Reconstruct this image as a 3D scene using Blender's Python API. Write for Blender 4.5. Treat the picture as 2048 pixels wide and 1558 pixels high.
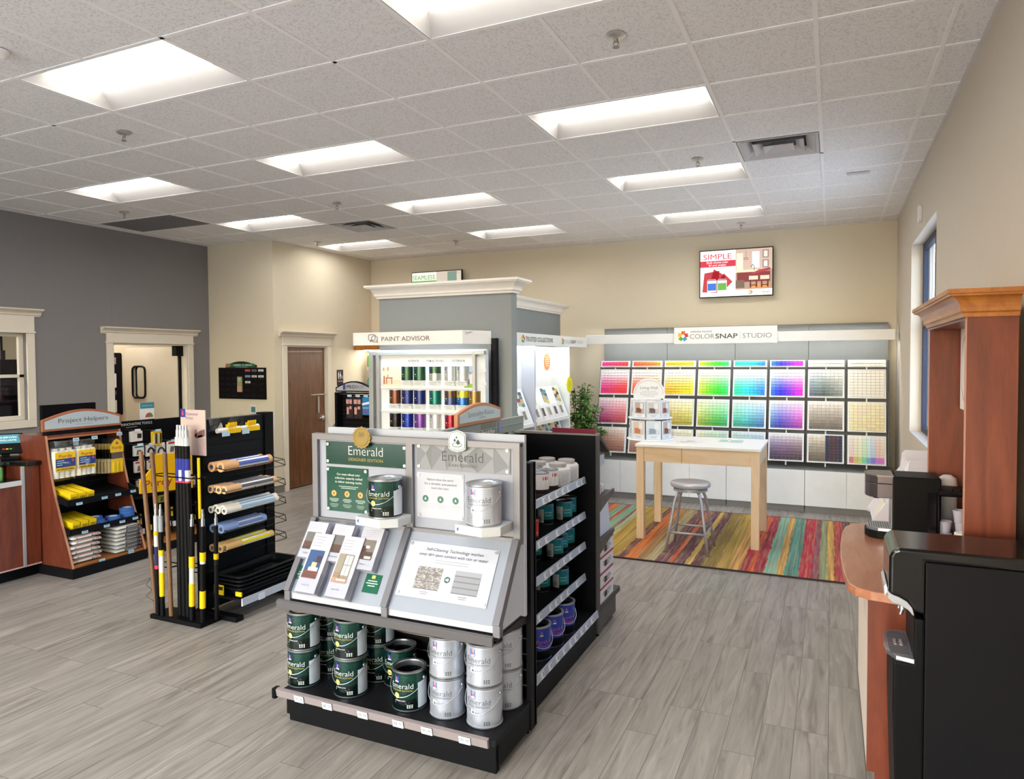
import bpy, bmesh, math, random, colorsys
from mathutils import Vector, Matrix
for o in list(bpy.data.objects): bpy.data.objects.remove(o, do_unlink=True)
SC = bpy.context.scene
COL = SC.collection
random.seed(7)
PI = math.pi

# ------------------------------------------------ camera, world, exposure
EYE = 1.83
CEIL = 3.485
F_PX, YAW, PITCH, ROLL, CX, CY = 1399.0, 0.4258, -0.0315, -0.006, 1028.4, 763.6
fw = Vector((-math.sin(YAW)*math.cos(PITCH), math.cos(YAW)*math.cos(PITCH), math.sin(PITCH)))
rt = Vector((math.cos(YAW), math.sin(YAW), 0)); up = rt.cross(fw)
r2 = math.cos(ROLL)*rt + math.sin(ROLL)*up
u2 = -math.sin(ROLL)*rt + math.cos(ROLL)*up
cam = bpy.data.cameras.new('camera'); camo = bpy.data.objects.new('camera', cam); COL.objects.link(camo)
M4 = Matrix((r2, u2, -fw)).transposed().to_4x4(); M4.translation = Vector((0, 0, EYE)); camo.matrix_world = M4
cam.sensor_width = 36.0; cam.lens = F_PX/2048*36.0
cam.shift_x = -(CX-1024)/2048; cam.shift_y = -(779-CY)/2048
cam.clip_start = 0.05
SC.camera = camo
SC.view_settings.view_transform = 'Standard'; SC.view_settings.look = 'None'
SC.view_settings.gamma = 1.0; SC.view_settings.use_curve_mapping = False
SC.view_settings.exposure = 0.42
W = bpy.data.worlds.new('world'); SC.world = W; W.use_nodes = True
nt = W.node_tree; bg = nt.nodes['Background']
sky = nt.nodes.new('ShaderNodeTexSky'); sky.sky_type = 'NISHITA'; sky.sun_disc = False
sky.sun_elevation = math.radians(38); sky.sun_rotation = math.radians(200); sky.air_density = 1.2; sky.dust_density = 2.0
nt.links.new(sky.outputs[0], bg.inputs['Color']); bg.inputs['Strength'].default_value = 1.3
LAMP = 9.5          # radiance of the ceiling light lenses
LAMPCOL = (1.0, 0.965, 0.925)

# ------------------------------------------------ colour + materials
def lin(c):
    return c/12.92 if c <= 0.04045 else ((c+0.055)/1.055)**2.4
def hx(h):
    if not isinstance(h, str): return tuple(h)[:3]
    h = h.lstrip('#'); c = tuple(lin(int(h[i:i+2], 16)/255) for i in (0, 2, 4))
    return tuple(v*0.45 for v in c) if max(c) < 0.03 else c
MATS = {}
def base_mat(name):
    m = bpy.data.materials.new(name); m.use_nodes = True; MATS[name] = m
    n = m.node_tree.nodes; return m, n, m.node_tree.links, n['Principled BSDF']
def cls_mat(name, rough, metal=0.0, var=0.04, spec=0.5, coat=0.0):
    """surface class whose colour comes from the face colour of the part, with a faint procedural unevenness"""
    m, n, l, b = base_mat(name)
    a = n.new('ShaderNodeVertexColor'); a.layer_name = 'Col'
    tc = n.new('ShaderNodeTexCoord'); no = n.new('ShaderNodeTexNoise'); no.inputs['Scale'].default_value = 9
    mr = n.new('ShaderNodeMapRange'); mr.inputs['To Min'].default_value = 1-var; mr.inputs['To Max'].default_value = 1+var
    mx = n.new('ShaderNodeVectorMath'); mx.operation = 'SCALE'
    l.new(tc.outputs['Object'], no.inputs['Vector']); l.new(no.outputs['Fac'], mr.inputs['Value'])
    l.new(a.outputs['Color'], mx.inputs[0]); l.new(mr.outputs[0], mx.inputs['Scale']); l.new(mx.outputs[0], b.inputs['Base Color'])
    b.inputs['Roughness'].default_value = rough; b.inputs['Metallic'].default_value = metal
    b.inputs['Specular IOR Level'].default_value = spec; b.inputs['Coat Weight'].default_value = coat
    return m
cls_mat('matte', 0.75, spec=0.3); cls_mat('paint', 0.85, var=0.015, spec=0.2); cls_mat('satin', 0.48, spec=0.13); cls_mat('gloss', 0.16)
cls_mat('metal', 0.3, 0.9); cls_mat('foil', 0.24, 0.5, coat=0.3); cls_mat('silver', 0.3, 0.6, coat=0.2); cls_mat('print', 0.5, var=0.0); cls_mat('brushed', 0.42, 0.55)
def glow(name, col, s):
    m, n, l, b = base_mat(name)
    b.inputs['Base Color'].default_value = (0.8, 0.8, 0.8, 1)
    b.inputs['Emission Color'].default_value = (*col, 1); b.inputs['Emission Strength'].default_value = s
glow('lens', LAMPCOL, LAMP); glow('striplight', (0.97, 0.985, 1.0), 15.0); glow('warmstrip', (1, 0.93, 0.82), 17.0)
def scr_mat():
    m, n, l, b = base_mat('screen')
    a = n.new('ShaderNodeVertexColor'); a.layer_name = 'Col'
    l.new(a.outputs['Color'], b.inputs['Base Color']); l.new(a.outputs['Color'], b.inputs['Emission Color'])
    b.inputs['Emission Strength'].default_value = 0.45; b.inputs['Roughness'].default_value = 0.25
scr_mat()
def clear_mat(name, tint, base=0.08, rough=0.02):
    m = bpy.data.materials.new(name); m.use_nodes = True; MATS[name] = m; n = m.node_tree.nodes; l = m.node_tree.links
    n.clear(); out = n.new('ShaderNodeOutputMaterial'); t = n.new('ShaderNodeBsdfTransparent'); t.inputs[0].default_value = (*tint, 1)
    g = n.new('ShaderNodeBsdfGlossy'); g.inputs['Roughness'].default_value = rough
    fr = n.new('ShaderNodeLayerWeight'); fr.inputs[0].default_value = 0.5; pw = n.new('ShaderNodeMath'); pw.operation = 'POWER'; pw.inputs[1].default_value = 4.0; l.new(fr.outputs['Facing'], pw.inputs[0]); sm = n.new('ShaderNodeMath'); sm.operation = 'MULTIPLY'; sm.inputs[1].default_value = 0.5; l.new(pw.outputs[0], sm.inputs[0]); ad = n.new('ShaderNodeMath'); ad.operation = 'ADD'; ad.inputs[1].default_value = base; ad.use_clamp = True
    mx = n.new('ShaderNodeMixShader'); l.new(sm.outputs[0], ad.inputs[0]); l.new(ad.outputs[0], mx.inputs[0])
    l.new(t.outputs[0], mx.inputs[1]); l.new(g.outputs[0], mx.inputs[2]); l.new(mx.outputs[0], out.inputs[0])
clear_mat('glass', (0.96, 0.98, 0.985), 0.03); clear_mat('acrylic', (0.97, 0.98, 0.99), 0.04, 0.08); clear_mat('plastic_bag', (0.96, 0.97, 0.98), 0.10, 0.2)
def wood(name, c1, c2, axis='z', scale=1.0, rough=0.35, coat=0.15):
    m, n, l, b = base_mat(name)
    tc = n.new('ShaderNodeTexCoord'); mp = n.new('ShaderNodeMapping')
    s = {'x': (1.2, 9, 9), 'y': (9, 1.2, 9), 'z': (9, 9, 1.2)}[axis]
    mp.inputs['Scale'].default_value = tuple(q*scale for q in s)
    n1 = n.new('ShaderNodeTexNoise'); n1.inputs['Scale'].default_value = 1.3; n1.inputs['Detail'].default_value = 6; n1.inputs['Distortion'].default_value = 1.6
    n2 = n.new('ShaderNodeTexNoise'); n2.inputs['Scale'].default_value = 14; n2.inputs['Detail'].default_value = 3
    ad = n.new('ShaderNodeMath'); ad.operation = 'MULTIPLY_ADD'; ad.inputs[1].default_value = 0.25
    cr = n.new('ShaderNodeValToRGB'); cr.color_ramp.elements[0].position = 0.42; cr.color_ramp.elements[1].position = 0.78
    cr.color_ramp.elements[0].color = (*hx(c1), 1); cr.color_ramp.elements[1].color = (*hx(c2), 1)
    l.new(tc.outputs['Object'], mp.inputs[0]); l.new(mp.outputs[0], n1.inputs['Vector']); l.new(mp.outputs[0], n2.inputs['Vector'])
    l.new(n2.outputs['Fac'], ad.inputs[0]); l.new(n1.outputs['Fac'], ad.inputs[2]); l.new(ad.outputs[0], cr.inputs[0]); l.new(cr.outputs[0], b.inputs['Base Color'])
    b.inputs['Roughness'].default_value = rough; b.inputs['Coat Weight'].default_value = coat
wood('cherry', '602a1b', '7a3b25', 'z'); wood('cherry_top_sheen', '9c6045', 'b27a5e', 'y', 0.8, 0.26); wood('cherry_trim', '955620', 'b0702e', 'y', 1.0, 0.4)  # counter top wood is lightened, its sheen put into the colour
wood('walnut_door', '5c3b22', '785032', 'z', 1.0, 0.35); wood('maple', 'd6b48c', 'e3c7a2', 'z', 0.8, 0.45); wood('maple_x', 'd6b48c', 'e3c7a2', 'x', 0.8, 0.45)
wood('pole_wood', '66452e', '85603f', 'z', 1.5, 0.5)
def floor_mat():
    m, n, l, b = base_mat('plank_floor')
    tc = n.new('ShaderNodeTexCoord'); sx = n.new('ShaderNodeSeparateXYZ'); cx = n.new('ShaderNodeCombineXYZ')
    l.new(tc.outputs['Object'], sx.inputs[0]); l.new(sx.outputs['Y'], cx.inputs['X']); l.new(sx.outputs['X'], cx.inputs['Y'])
    br = n.new('ShaderNodeTexBrick'); br.inputs['Scale'].default_value = 1; br.inputs['Brick Width'].default_value = 0.914
    br.inputs['Row Height'].default_value = 0.152; br.inputs['Mortar Size'].default_value = 0.0016; br.inputs['Mortar Smooth'].default_value = 0.1
    br.offset = 0.36; br.offset_frequency = 3
    br.inputs['Color1'].default_value = (0.0, 0, 0, 1); br.inputs['Color2'].default_value = (1, 1, 1, 1); br.inputs['Mortar'].default_value = (0.5, 0.5, 0.5, 1)
    l.new(cx.outputs[0], br.inputs['Vector'])
    mp = n.new('ShaderNodeMapping'); mp.inputs['Scale'].default_value = (1.1, 13, 1)
    add = n.new('ShaderNodeVectorMath'); add.operation = 'ADD'
    sc = n.new('ShaderNodeVectorMath'); sc.operation = 'SCALE'; sc.inputs['Scale'].default_value = 7.3
    l.new(br.outputs['Color'], sc.inputs[0]); l.new(cx.outputs[0], mp.inputs[0]); l.new(mp.outputs[0], add.inputs[0]); l.new(sc.outputs[0], add.inputs[1])
    n1 = n.new('ShaderNodeTexNoise'); n1.inputs['Scale'].default_value = 1.6; n1.inputs['Detail'].default_value = 8; n1.inputs['Distortion'].default_value = 1.1; n1.inputs['Roughness'].default_value = 0.62
    l.new(add.outputs[0], n1.inputs['Vector'])
    cr = n.new('ShaderNodeValToRGB'); e = cr.color_ramp.elements
    e[0].position = 0.30; e[0].color = (*hx('6d6761'), 1); e[1].position = 0.68; e[1].color = (*hx('a09a92'), 1)
    k = e.new(0.46); k.color = (*hx('8b857e'), 1)
    l.new(n1.outputs['Fac'], cr.inputs[0])
    mv = n.new('ShaderNodeMapRange'); mv.inputs['To Min'].default_value = 0.93; mv.inputs['To Max'].default_value = 1.07
    l.new(br.outputs['Color'], mv.inputs['Value'])
    s2 = n.new('ShaderNodeVectorMath'); s2.operation = 'SCALE'; l.new(cr.outputs[0], s2.inputs[0]); l.new(mv.outputs[0], s2.inputs['Scale'])
    mx = n.new('ShaderNodeMix'); mx.data_type = 'RGBA'; mx.inputs[7].default_value = (*hx('5b5753'), 1)
    l.new(br.outputs['Fac'], mx.inputs[0]); l.new(s2.outputs[0], mx.inputs[6]); l.new(mx.outputs[2], b.inputs['Base Color'])
    b.inputs['Roughness'].default_value = 0.38; b.inputs['Specular IOR Level'].default_value = 0.4
floor_mat()
def tile_mat(name, c, spk):
    m, n, l, b = base_mat(name)
    tc = n.new('ShaderNodeTexCoord'); n1 = n.new('ShaderNodeTexNoise'); n1.inputs['Scale'].default_value = 95; n1.inputs['Detail'].default_value = 3
    n2 = n.new('ShaderNodeTexVoronoi'); n2.inputs['Scale'].default_value = 130
    l.new(tc.outputs['Object'], n1.inputs['Vector']); l.new(tc.outputs['Object'], n2.inputs['Vector'])
    cr = n.new('ShaderNodeValToRGB'); e = cr.color_ramp.elements; e[0].position = 0.36; e[0].color = (*hx(spk), 1); e[1].position = 0.5; e[1].color = (*hx(c), 1)
    l.new(n1.outputs['Fac'], cr.inputs[0]); l.new(cr.outputs[0], b.inputs['Base Color']); b.inputs['Roughness'].default_value = 0.95
    bp = n.new('ShaderNodeBump'); bp.inputs['Strength'].default_value = 0.3; bp.inputs['Distance'].default_value = 0.003; l.new(n1.outputs['Fac'], bp.inputs['Height']); l.new(bp.outputs[0], b.inputs['Normal'])
tile_mat('ceiling_tile', 'f0eeee', 'dad7d6')
def rug_mat():
    m, n, l, b = base_mat('rug')
    tc = n.new('ShaderNodeTexCoord'); sx = n.new('ShaderNodeSeparateXYZ'); l.new(tc.outputs['Object'], sx.inputs[0])
    mp = n.new('ShaderNodeMapping'); mp.inputs['Scale'].default_value = (9, 3.5, 1)
    nz = n.new('ShaderNodeTexNoise'); nz.inputs['Scale'].default_value = 2.0; nz.inputs['Detail'].default_value = 5
    l.new(tc.outputs['Object'], mp.inputs[0]); l.new(mp.outputs[0], nz.inputs['Vector'])
    ma = n.new('ShaderNodeMath'); ma.operation = 'MULTIPLY_ADD'; ma.inputs[1].default_value = 0.045
    l.new(nz.outputs['Fac'], ma.inputs[0]); l.new(sx.outputs['X'], ma.inputs[2])
    st = [(-2.75, '4f8a78'), (-2.66, 'c2592b'), (-2.60, 'c8a24c'), (-2.53, '7c3b3c'), (-2.45, 'd0642c'), (-2.38, '6ba08a'), (-2.28, 'c23c2a'), (-2.24, '71a48a'), (-2.14, '7c3f52'), (-2.10, '9fb08c'), (-2.03, 'b08d34'),
          (-1.90, 'a8893a'), (-1.78, '6b3a3a'), (-1.70, 'cf6a26'), (-1.60, '9a7444'), (-1.52, 'a89a72'), (-1.42, '6a3f4c'), (-1.30, 'c75a30'), (-1.26, '63404c'), (-1.16, 'c4a355'), (-1.11, '5f3a48'), (-1.02, '8a7436'), (-0.90, 'b39443'), (-0.78, 'd09a55'),
          (-0.68, 'a31f3e'), (-0.62, 'd6582e'), (-0.58, 'a42342'), (-0.50, '7fae98'), (-0.40, 'cf9f52'), (-0.34, '4f9083'), (-0.22, 'b82b44'), (-0.12, '8a4a5e')]
    st2 = [(-0.06, '8b9a72'), (0.0, 'd3a555'), (0.06, 'b03a44'), (0.14, '5c3a48'), (0.22, 'c8a24c'), (0.34, 'b5442c')]
    def ramp(sts, lo, hi):
        mr = n.new('ShaderNodeMapRange'); mr.inputs['From Min'].default_value = lo; mr.inputs['From Max'].default_value = hi; l.new(ma.outputs[0], mr.inputs['Value'])
        cr = n.new('ShaderNodeValToRGB'); cr.color_ramp.interpolation = 'CONSTANT'; e = cr.color_ramp.elements
        for i, (p, c) in enumerate(sts):
            q = max(0, (p-lo)/(hi-lo)); k = e[i] if i < 2 else e.new(q); k.position = q; k.color = (*hx(c), 1)
        l.new(mr.outputs[0], cr.inputs[0]); return cr
    a, c = ramp(st, -2.75, -0.06), ramp(st2, -0.06, 0.5)
    gt = n.new('ShaderNodeMath'); gt.operation = 'GREATER_THAN'; gt.inputs[1].default_value = -0.06; l.new(ma.outputs[0], gt.inputs[0])
    mx = n.new('ShaderNodeMix'); mx.data_type = 'RGBA'; l.new(gt.outputs[0], mx.inputs[0]); l.new(a.outputs[0], mx.inputs[6]); l.new(c.outputs[0], mx.inputs[7])
    m2 = n.new('ShaderNodeMapping'); m2.inputs['Scale'].default_value = (38, 2.2, 1); l.new(tc.outputs['Object'], m2.inputs[0])
    n3 = n.new('ShaderNodeTexNoise'); n3.inputs['Scale'].default_value = 1.5; n3.inputs['Detail'].default_value = 6; l.new(m2.outputs[0], n3.inputs['Vector'])
    c3 = n.new('ShaderNodeValToRGB'); c3.color_ramp.elements[0].position = 0.44; c3.color_ramp.elements[1].position = 0.62; l.new(n3.outputs['Fac'], c3.inputs[0])
    mm = n.new('ShaderNodeMath'); mm.operation = 'MULTIPLY'; mm.inputs[1].default_value = 0.5; l.new(c3.outputs[0], mm.inputs[0])
    mx2 = n.new('ShaderNodeMix'); mx2.data_type = 'RGBA'; l.new(mm.outputs[0], mx2.inputs[0]); l.new(mx.outputs[2], mx2.inputs[6]); mx2.inputs[7].default_value = (*hx('a98a5c'), 1)
    m4 = n.new('ShaderNodeMapping'); m4.inputs['Scale'].default_value = (46, 0.9, 1); l.new(tc.outputs['Object'], m4.inputs[0])
    n4 = n.new('ShaderNodeTexNoise'); n4.inputs['Scale'].default_value = 1.0; n4.inputs['Detail'].default_value = 4; l.new(m4.outputs[0], n4.inputs['Vector'])
    r4 = n.new('ShaderNodeMapRange'); r4.inputs['From Min'].default_value = 0.3; r4.inputs['From Max'].default_value = 0.7; r4.inputs['To Min'].default_value = 0.55; r4.inputs['To Max'].default_value = 1.35; l.new(n4.outputs['Fac'], r4.inputs['Value'])
    s4 = n.new('ShaderNodeVectorMath'); s4.operation = 'SCALE'; l.new(mx2.outputs[2], s4.inputs[0]); l.new(r4.outputs[0], s4.inputs['Scale'])
    l.new(s4.outputs[0], b.inputs['Base Color']); b.inputs['Roughness'].default_value = 0.95
rug_mat()
def leaf_mat():
    m, n, l, b = base_mat('leaf')
    g = n.new('ShaderNodeObjectInfo'); tc = n.new('ShaderNodeTexCoord'); no = n.new('ShaderNodeTexNoise'); no.inputs['Scale'].default_value = 14
    cr = n.new('ShaderNodeValToRGB'); cr.color_ramp.elements[0].color = (*hx('1f4a1a'), 1); cr.color_ramp.elements[1].color = (*hx('5f9a3c'), 1)
    cr.color_ramp.elements[0].position = 0.35; cr.color_ramp.elements[1].position = 0.65
    l.new(tc.outputs['Object'], no.inputs['Vector']); l.new(no.outputs['Fac'], cr.inputs[0]); l.new(cr.outputs[0], b.inputs['Base Color']); b.inputs['Roughness'].default_value = 0.45
leaf_mat()

# ------------------------------------------------ mesh builder
TCACHE = {}
def tmesh(s, bold=0.0, shear=0.0):
    bold *= 0.45
    k = (s, bold, shear)
    if k in TCACHE: return TCACHE[k]
    cu = bpy.data.curves.new('t', 'FONT'); cu.body = s; cu.size = 1; cu.resolution_u = 3; cu.offset = bold; cu.shear = shear
    ob = bpy.data.objects.new('t', cu); COL.objects.link(ob)
    dg = bpy.context.evaluated_depsgraph_get(); ev = ob.evaluated_get(dg); me = ev.to_mesh()
    V = [(v.co.x, v.co.y) for v in me.vertices]; Fc = [tuple(p.vertices) for p in me.polygons]
    ev.to_mesh_clear(); bpy.data.objects.remove(ob, do_unlink=True); bpy.data.curves.remove(cu)
    x0 = min((v[0] for v in V), default=0); x1 = max((v[0] for v in V), default=0)
    V = [(x-x0, y) for x, y in V]
    TCACHE[k] = (V, Fc, x1-x0); return TCACHE[k]
class MB:
    def __init__(s): s.v = []; s.f = []; s.k = []; s.c = []; s.sm = []
    def mark(s): return len(s.v)
    def xf(s, mk, M):
        for i in range(mk, len(s.v)): s.v[i] = tuple(M @ Vector(s.v[i]))
        return s
    def pts(s, P): i = len(s.v); s.v += [tuple(p) for p in P]; return i
    def face(s, idx, c, k, sm=False): s.f.append(tuple(idx)); s.c.append(hx(c)); s.k.append(k); s.sm.append(sm)
    def poly(s, P, c, k='print', sm=False): i = s.pts(P); s.face(range(i, i+len(P)), c, k, sm); return s
    def box(s, x0, y0, z0, x1, y1, z1, c='ffffff', k='satin'):
        if x0 > x1: x0, x1 = x1, x0
        if y0 > y1: y0, y1 = y1, y0
        if z0 > z1: z0, z1 = z1, z0
        e = min(0.0001*(len(s.f)//6 % 5), (x1-x0)*0.1, (y1-y0)*0.1, (z1-z0)*0.1); x0 += e; y0 += e; z0 += e; x1 -= e; y1 -= e; z1 -= e
        i = s.pts([(x0, y0, z0), (x1, y0, z0), (x1, y1, z0), (x0, y1, z0), (x0, y0, z1), (x1, y0, z1), (x1, y1, z1), (x0, y1, z1)])
        for q in ((0, 3, 2, 1), (4, 5, 6, 7), (0, 1, 5, 4), (1, 2, 6, 5), (2, 3, 7, 6), (3, 0, 4, 7)): s.face([i+a for a in q], c, k)
        return s
    def prism(s, P, ax, a, b, c='ffffff', k='satin'):
        """2-D outline P extruded along ax from a to b. P is (y,z) for x, (x,z) for y, (x,y) for z"""
        def mk(p, t): return {'x': (t, p[0], p[1]), 'y': (p[0], t, p[1]), 'z': (p[0], p[1], t)}[ax]
        n = len(P); area = sum(P[i][0]*P[(i+1) % n][1]-P[(i+1) % n][0]*P[i][1] for i in range(n))
        if (area < 0) != (ax == 'y'): P = P[::-1]
        if a > b: a, b = b, a
        i = s.pts([mk(p, a) for p in P]+[mk(p, b) for p in P])
        s.face([i+q for q in range(n)][::-1], c, k); s.face([i+n+q for q in range(n)], c, k)
        for q in range(n): s.face([i+q, i+(q+1) % n, i+n+(q+1) % n, i+n+q], c, k)
        return s
    def cyl(s, p0, p1, r, c='ffffff', k='satin', n=16, r1=None, caps=True):
        p0, p1 = Vector(p0), Vector(p1); r1 = r if r1 is None else r1; d = (p1-p0).normalized()
        a = d.orthogonal().normalized(); b = d.cross(a)
        R0 = [p0+(a*math.cos(t)+b*math.sin(t))*r for t in [2*PI*q/n for q in range(n)]]
        R1 = [p1+(a*math.cos(t)+b*math.sin(t))*r1 for t in [2*PI*q/n for q in range(n)]]
        i = s.pts(R0+R1)
        for q in range(n): s.face([i+q, i+(q+1) % n, i+n+(q+1) % n, i+n+q], c, k, True)
        if caps: s.poly(R0[::-1], c, k); s.poly(R1, c, k)
        return s
    def tube(s, P, r, c='ffffff', k='satin', n=6, closed=False):
        P = [Vector(p) for p in P]; m = len(P); rings = []
        pa = None
        for q in range(m):
            d = (P[(q+1) % m]-P[q-1]) if closed else (P[min(q+1, m-1)]-P[max(q-1, 0)])
            d.normalize()
            if pa is None: a = d.orthogonal().normalized()
            else:
                a = pa-d*pa.dot(d)
                a = a.normalized() if a.length > 1e-6 else d.orthogonal().normalized()
            pa = a; b = d.cross(a)
            rings.append(s.pts([P[q]+(a*math.cos(t)+b*math.sin(t))*r for t in [2*PI*w/n for w in range(n)]]))
        for q in range(m if closed else m-1):
            A, B = rings[q], rings[(q+1) % m]
            for w in range(n): s.face([A+w, A+(w+1) % n, B+(w+1) % n, B+w], c, k, True)
        if not closed:
            s.face([rings[0]+w for w in range(n)][::-1], c, k); s.face([rings[-1]+w for w in range(n)], c, k)
        return s
    def lathe(s, cx, cy, prof, c='ffffff', k='satin', n=32, z=0):
        """prof: (r,z) from the bottom up, or (r,z,colour,class) to start a new colour"""
        rings = []
        cc, kk = c, k; cs = []
        for p in prof:
            if len(p) > 2: cc = p[2]
            if len(p) > 3: kk = p[3]
            cs.append((cc, kk))
            rings.append((p[0], p[1]))
        for q in range(len(rings)-1):
            (ra, za), (rb, zb) = rings[q], rings[q+1]
            i = s.pts([(cx+ra*math.cos(t), cy+ra*math.sin(t), z+za) for t in [2*PI*w/n for w in range(n)]]+[(cx+rb*math.cos(t), cy+rb*math.sin(t), z+zb) for t in [2*PI*w/n for w in range(n)]])
            for w in range(n):
                a, b, d, e = i+w, i+(w+1) % n, i+n+(w+1) % n, i+n+w
                if ra < 1e-6: s.face([a, d, e], *cs[q], True)
                elif rb < 1e-6: s.face([a, b, e], *cs[q], True)
                else: s.face([a, b, d, e], *cs[q], True)
        return s
    def text(s, t, o, R=(1, 0, 0), U=(0, 0, 1), size=0.1, c='222222', k='print', align='C', sx=1.0, bold=0.0, shear=0.0, fn=None, fit=None):
        V, Fc, w = tmesh(t, bold, shear)
        if fit: sx = fit/(w*size) if w else 1
        off = {'C': -w/2, 'L': 0, 'R': -w}[align]
        o, R, U = Vector(o), Vector(R), Vector(U)
        if fn: P = [fn((x+off)*size*sx, y*size) for x, y in V]
        else: P = [o+R*((x+off)*size*sx)+U*(y*size) for x, y in V]
        i = s.pts(P)
        for f in Fc: s.face([i+q for q in f], c, k)
        return s
    def build(s, name, parent=None, bevel=0.0, mat=None, origin=None, seg=2):
        me = bpy.data.meshes.new(name)
        base = Vector(origin) if origin is not None else Vector((0, 0, 0))
        if parent is not None: base = wpos(parent)
        me.from_pydata([tuple(Vector(p)-base) for p in s.v], [], s.f)
        ks = []
        for q in s.k:
            q = mat or q
            if q not in ks: ks.append(q); me.materials.append(MATS[q])
        for p, q, sm in zip(me.polygons, s.k, s.sm): p.material_index = ks.index(mat or q); p.use_smooth = sm
        at = me.color_attributes.new('Col', 'FLOAT_COLOR', 'CORNER'); buf = []
        for p, c in zip(me.polygons, s.c): buf += [c[0], c[1], c[2], 1.0]*len(p.vertices)
        at.data.foreach_set('color', buf)
        me.update()
        ob = bpy.data.objects.new(name, me); COL.objects.link(ob); ob.location = base
        if parent is not None: ob.parent = parent; ob.location = (0, 0, 0)
        if bevel:
            mo = ob.modifiers.new('bevel', 'BEVEL'); mo.width = bevel; mo.segments = seg; mo.limit_method = 'ANGLE'; mo.angle_limit = math.radians(40)
        return ob
def wpos(o):
    p = Vector(o.location)
    while o.parent: o = o.parent; p += Vector(o.location)
    return p
def thing(name, label, cat, loc=(0, 0, 0), group=None):
    o = bpy.data.objects.new(name, None); COL.objects.link(o); o.location = loc; o.empty_display_size = 0.05
    return tag(o, label, cat, group)
def tag(o, label, cat, group=None):
    o['label'] = label; o['category'] = cat
    if group: o['group'] = group
    return o
def struct(o): o['kind'] = 'structure'; return o
KIDS = {}
def dup(root, loc=None, label=None, rz=None, group=None):
    def rec(o, par):
        c = o.copy(); COL.objects.link(c)
        if par is not None: c.parent = par
        for ch in [x for x in o.children]: rec(ch, c)
        return c
    r = rec(root, None)
    if loc is not None: r.location = loc
    if rz is not None: r.rotation_euler = (0, 0, rz)
    if label: r['label'] = label
    if group: r['group'] = group
    return r
def simple(mb, name, label, cat, group=None, bevel=0.0, mat=None, origin=None):
    return tag(mb.build(name, None, bevel, mat, origin), label, cat, group)
def bars(mb, o, R, U, w, n, gap, h, c, k='print', align='C', seed=1, lift=0.0):
    """lines of print too small to read"""
    rr = random.Random(seed); o, R, U = Vector(o), Vector(R), Vector(U)
    for q in range(n):
        ww = w*(0.75+0.25*rr.random()) if q < n-1 else w*0.6
        a = {'C': -ww/2, 'L': 0}[align]; b = a+ww; y = -q*gap
        mb.poly([o+R*a+U*y, o+R*b+U*y, o+R*b+U*(y+h), o+R*a+U*(y+h)], c, k)
    return mb

# ------------------------------------------------ the room shell
XL, XR, YB, YF = -8.19, 0.715, 9.65, -3.2
GREY, BEIGE, PGREY, TRIM, TAN = '878486', 'dfd5be', '8f9597', 'e4dccd', 'bfb39c'
def shell(name, boxes, c, k='paint', bevel=0):
    m = MB()
    for b in boxes: m.box(*b, c, k)
    return struct(m.build(name, None, bevel))
shell('floor', [(-11.6, YF-0.2, -0.06, 0.9, YB+0.2, 0)], 'ffffff').data.materials[0] = MATS['plank_floor']
shell('bounce_pavement', [(-14, -14, -0.3, 16, 22, -0.1)], 'e2e0dc', 'matte')  # unseen ground outside, added pale to bounce daylight onto the ceiling
H = CEIL+0.3
shell('wall_back', [(XL-0.2, YB, 0, XR+0.2, YB+0.15, H)], BEIGE)
WY0, WY1, WZ0, WZ1 = 6.16, 7.98, 1.095, 2.94
shell('wall_right', [(XR, YF, 0, XR+0.2, WY0, H), (XR, WY1, 0, XR+0.2, YB, H), (XR, WY0, 0, XR+0.2, WY1, WZ0), (XR, WY0, WZ1, XR+0.2, WY1, H)], 'cdc3b4')
DY0, DY1, DZ = 5.90, 7.02, 2.07
VY0, VY1, VZ0, VZ1 = 2.6, 4.87, 1.19, 2.16
shell('wall_left', [(XL-0.12, YF, 0, XL, VY0, H), (XL-0.12, VY0, 0, XL, VY1, VZ0), (XL-0.12, VY0, VZ1, XL, VY1, H), (XL-0.12, VY1, 0, XL, DY0, H),
                    (XL-0.12, DY0, DZ, XL, DY1, H), (XL-0.12, DY1, 0, XL, YB, H)], GREY)
BX, BY = -6.98, 7.40
RY0, RY1, RZ = 7.64, 8.50, 2.05
shell('wall_restroom', [(XL, BY, 0, BX, BY+0.12, H), (BX-0.12, BY+0.12, 0, BX, RY0, H), (BX-0.12, RY1, 0, BX, YB, H), (BX-0.12, RY0, RZ, BX, RY1, H)], BEIGE)
fw_b = [(XL, YF-0.2, 0, -7.6, YF, H), (-7.6, YF-0.2, 0, 0.2, YF, 0.35), (-7.6, YF-0.2, 2.75, 0.2, YF, H), (0.2, YF-0.2, 0, XR, YF, H)]
shell('wall_front', fw_b, BEIGE)
m = MB()
for q in range(7):
    x = -7.6+q*7.8/6; m.box(x-0.03, YF-0.12, 0.35, x+0.03, YF-0.05, 2.75, '2b2d33', 'satin')
for z_ in (0.35, 2.69): m.box(-7.6, YF-0.12, z_, 0.2, YF-0.05, z_+0.06, '2b2d33', 'satin')
w2 = struct(m.build('window_2')); m = MB(); m.box(-7.6, YF-0.095, 0.4, 0.2, YF-0.09, 2.7, 'ffffff', 'glass'); m.build('glass_pane', w2)
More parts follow.
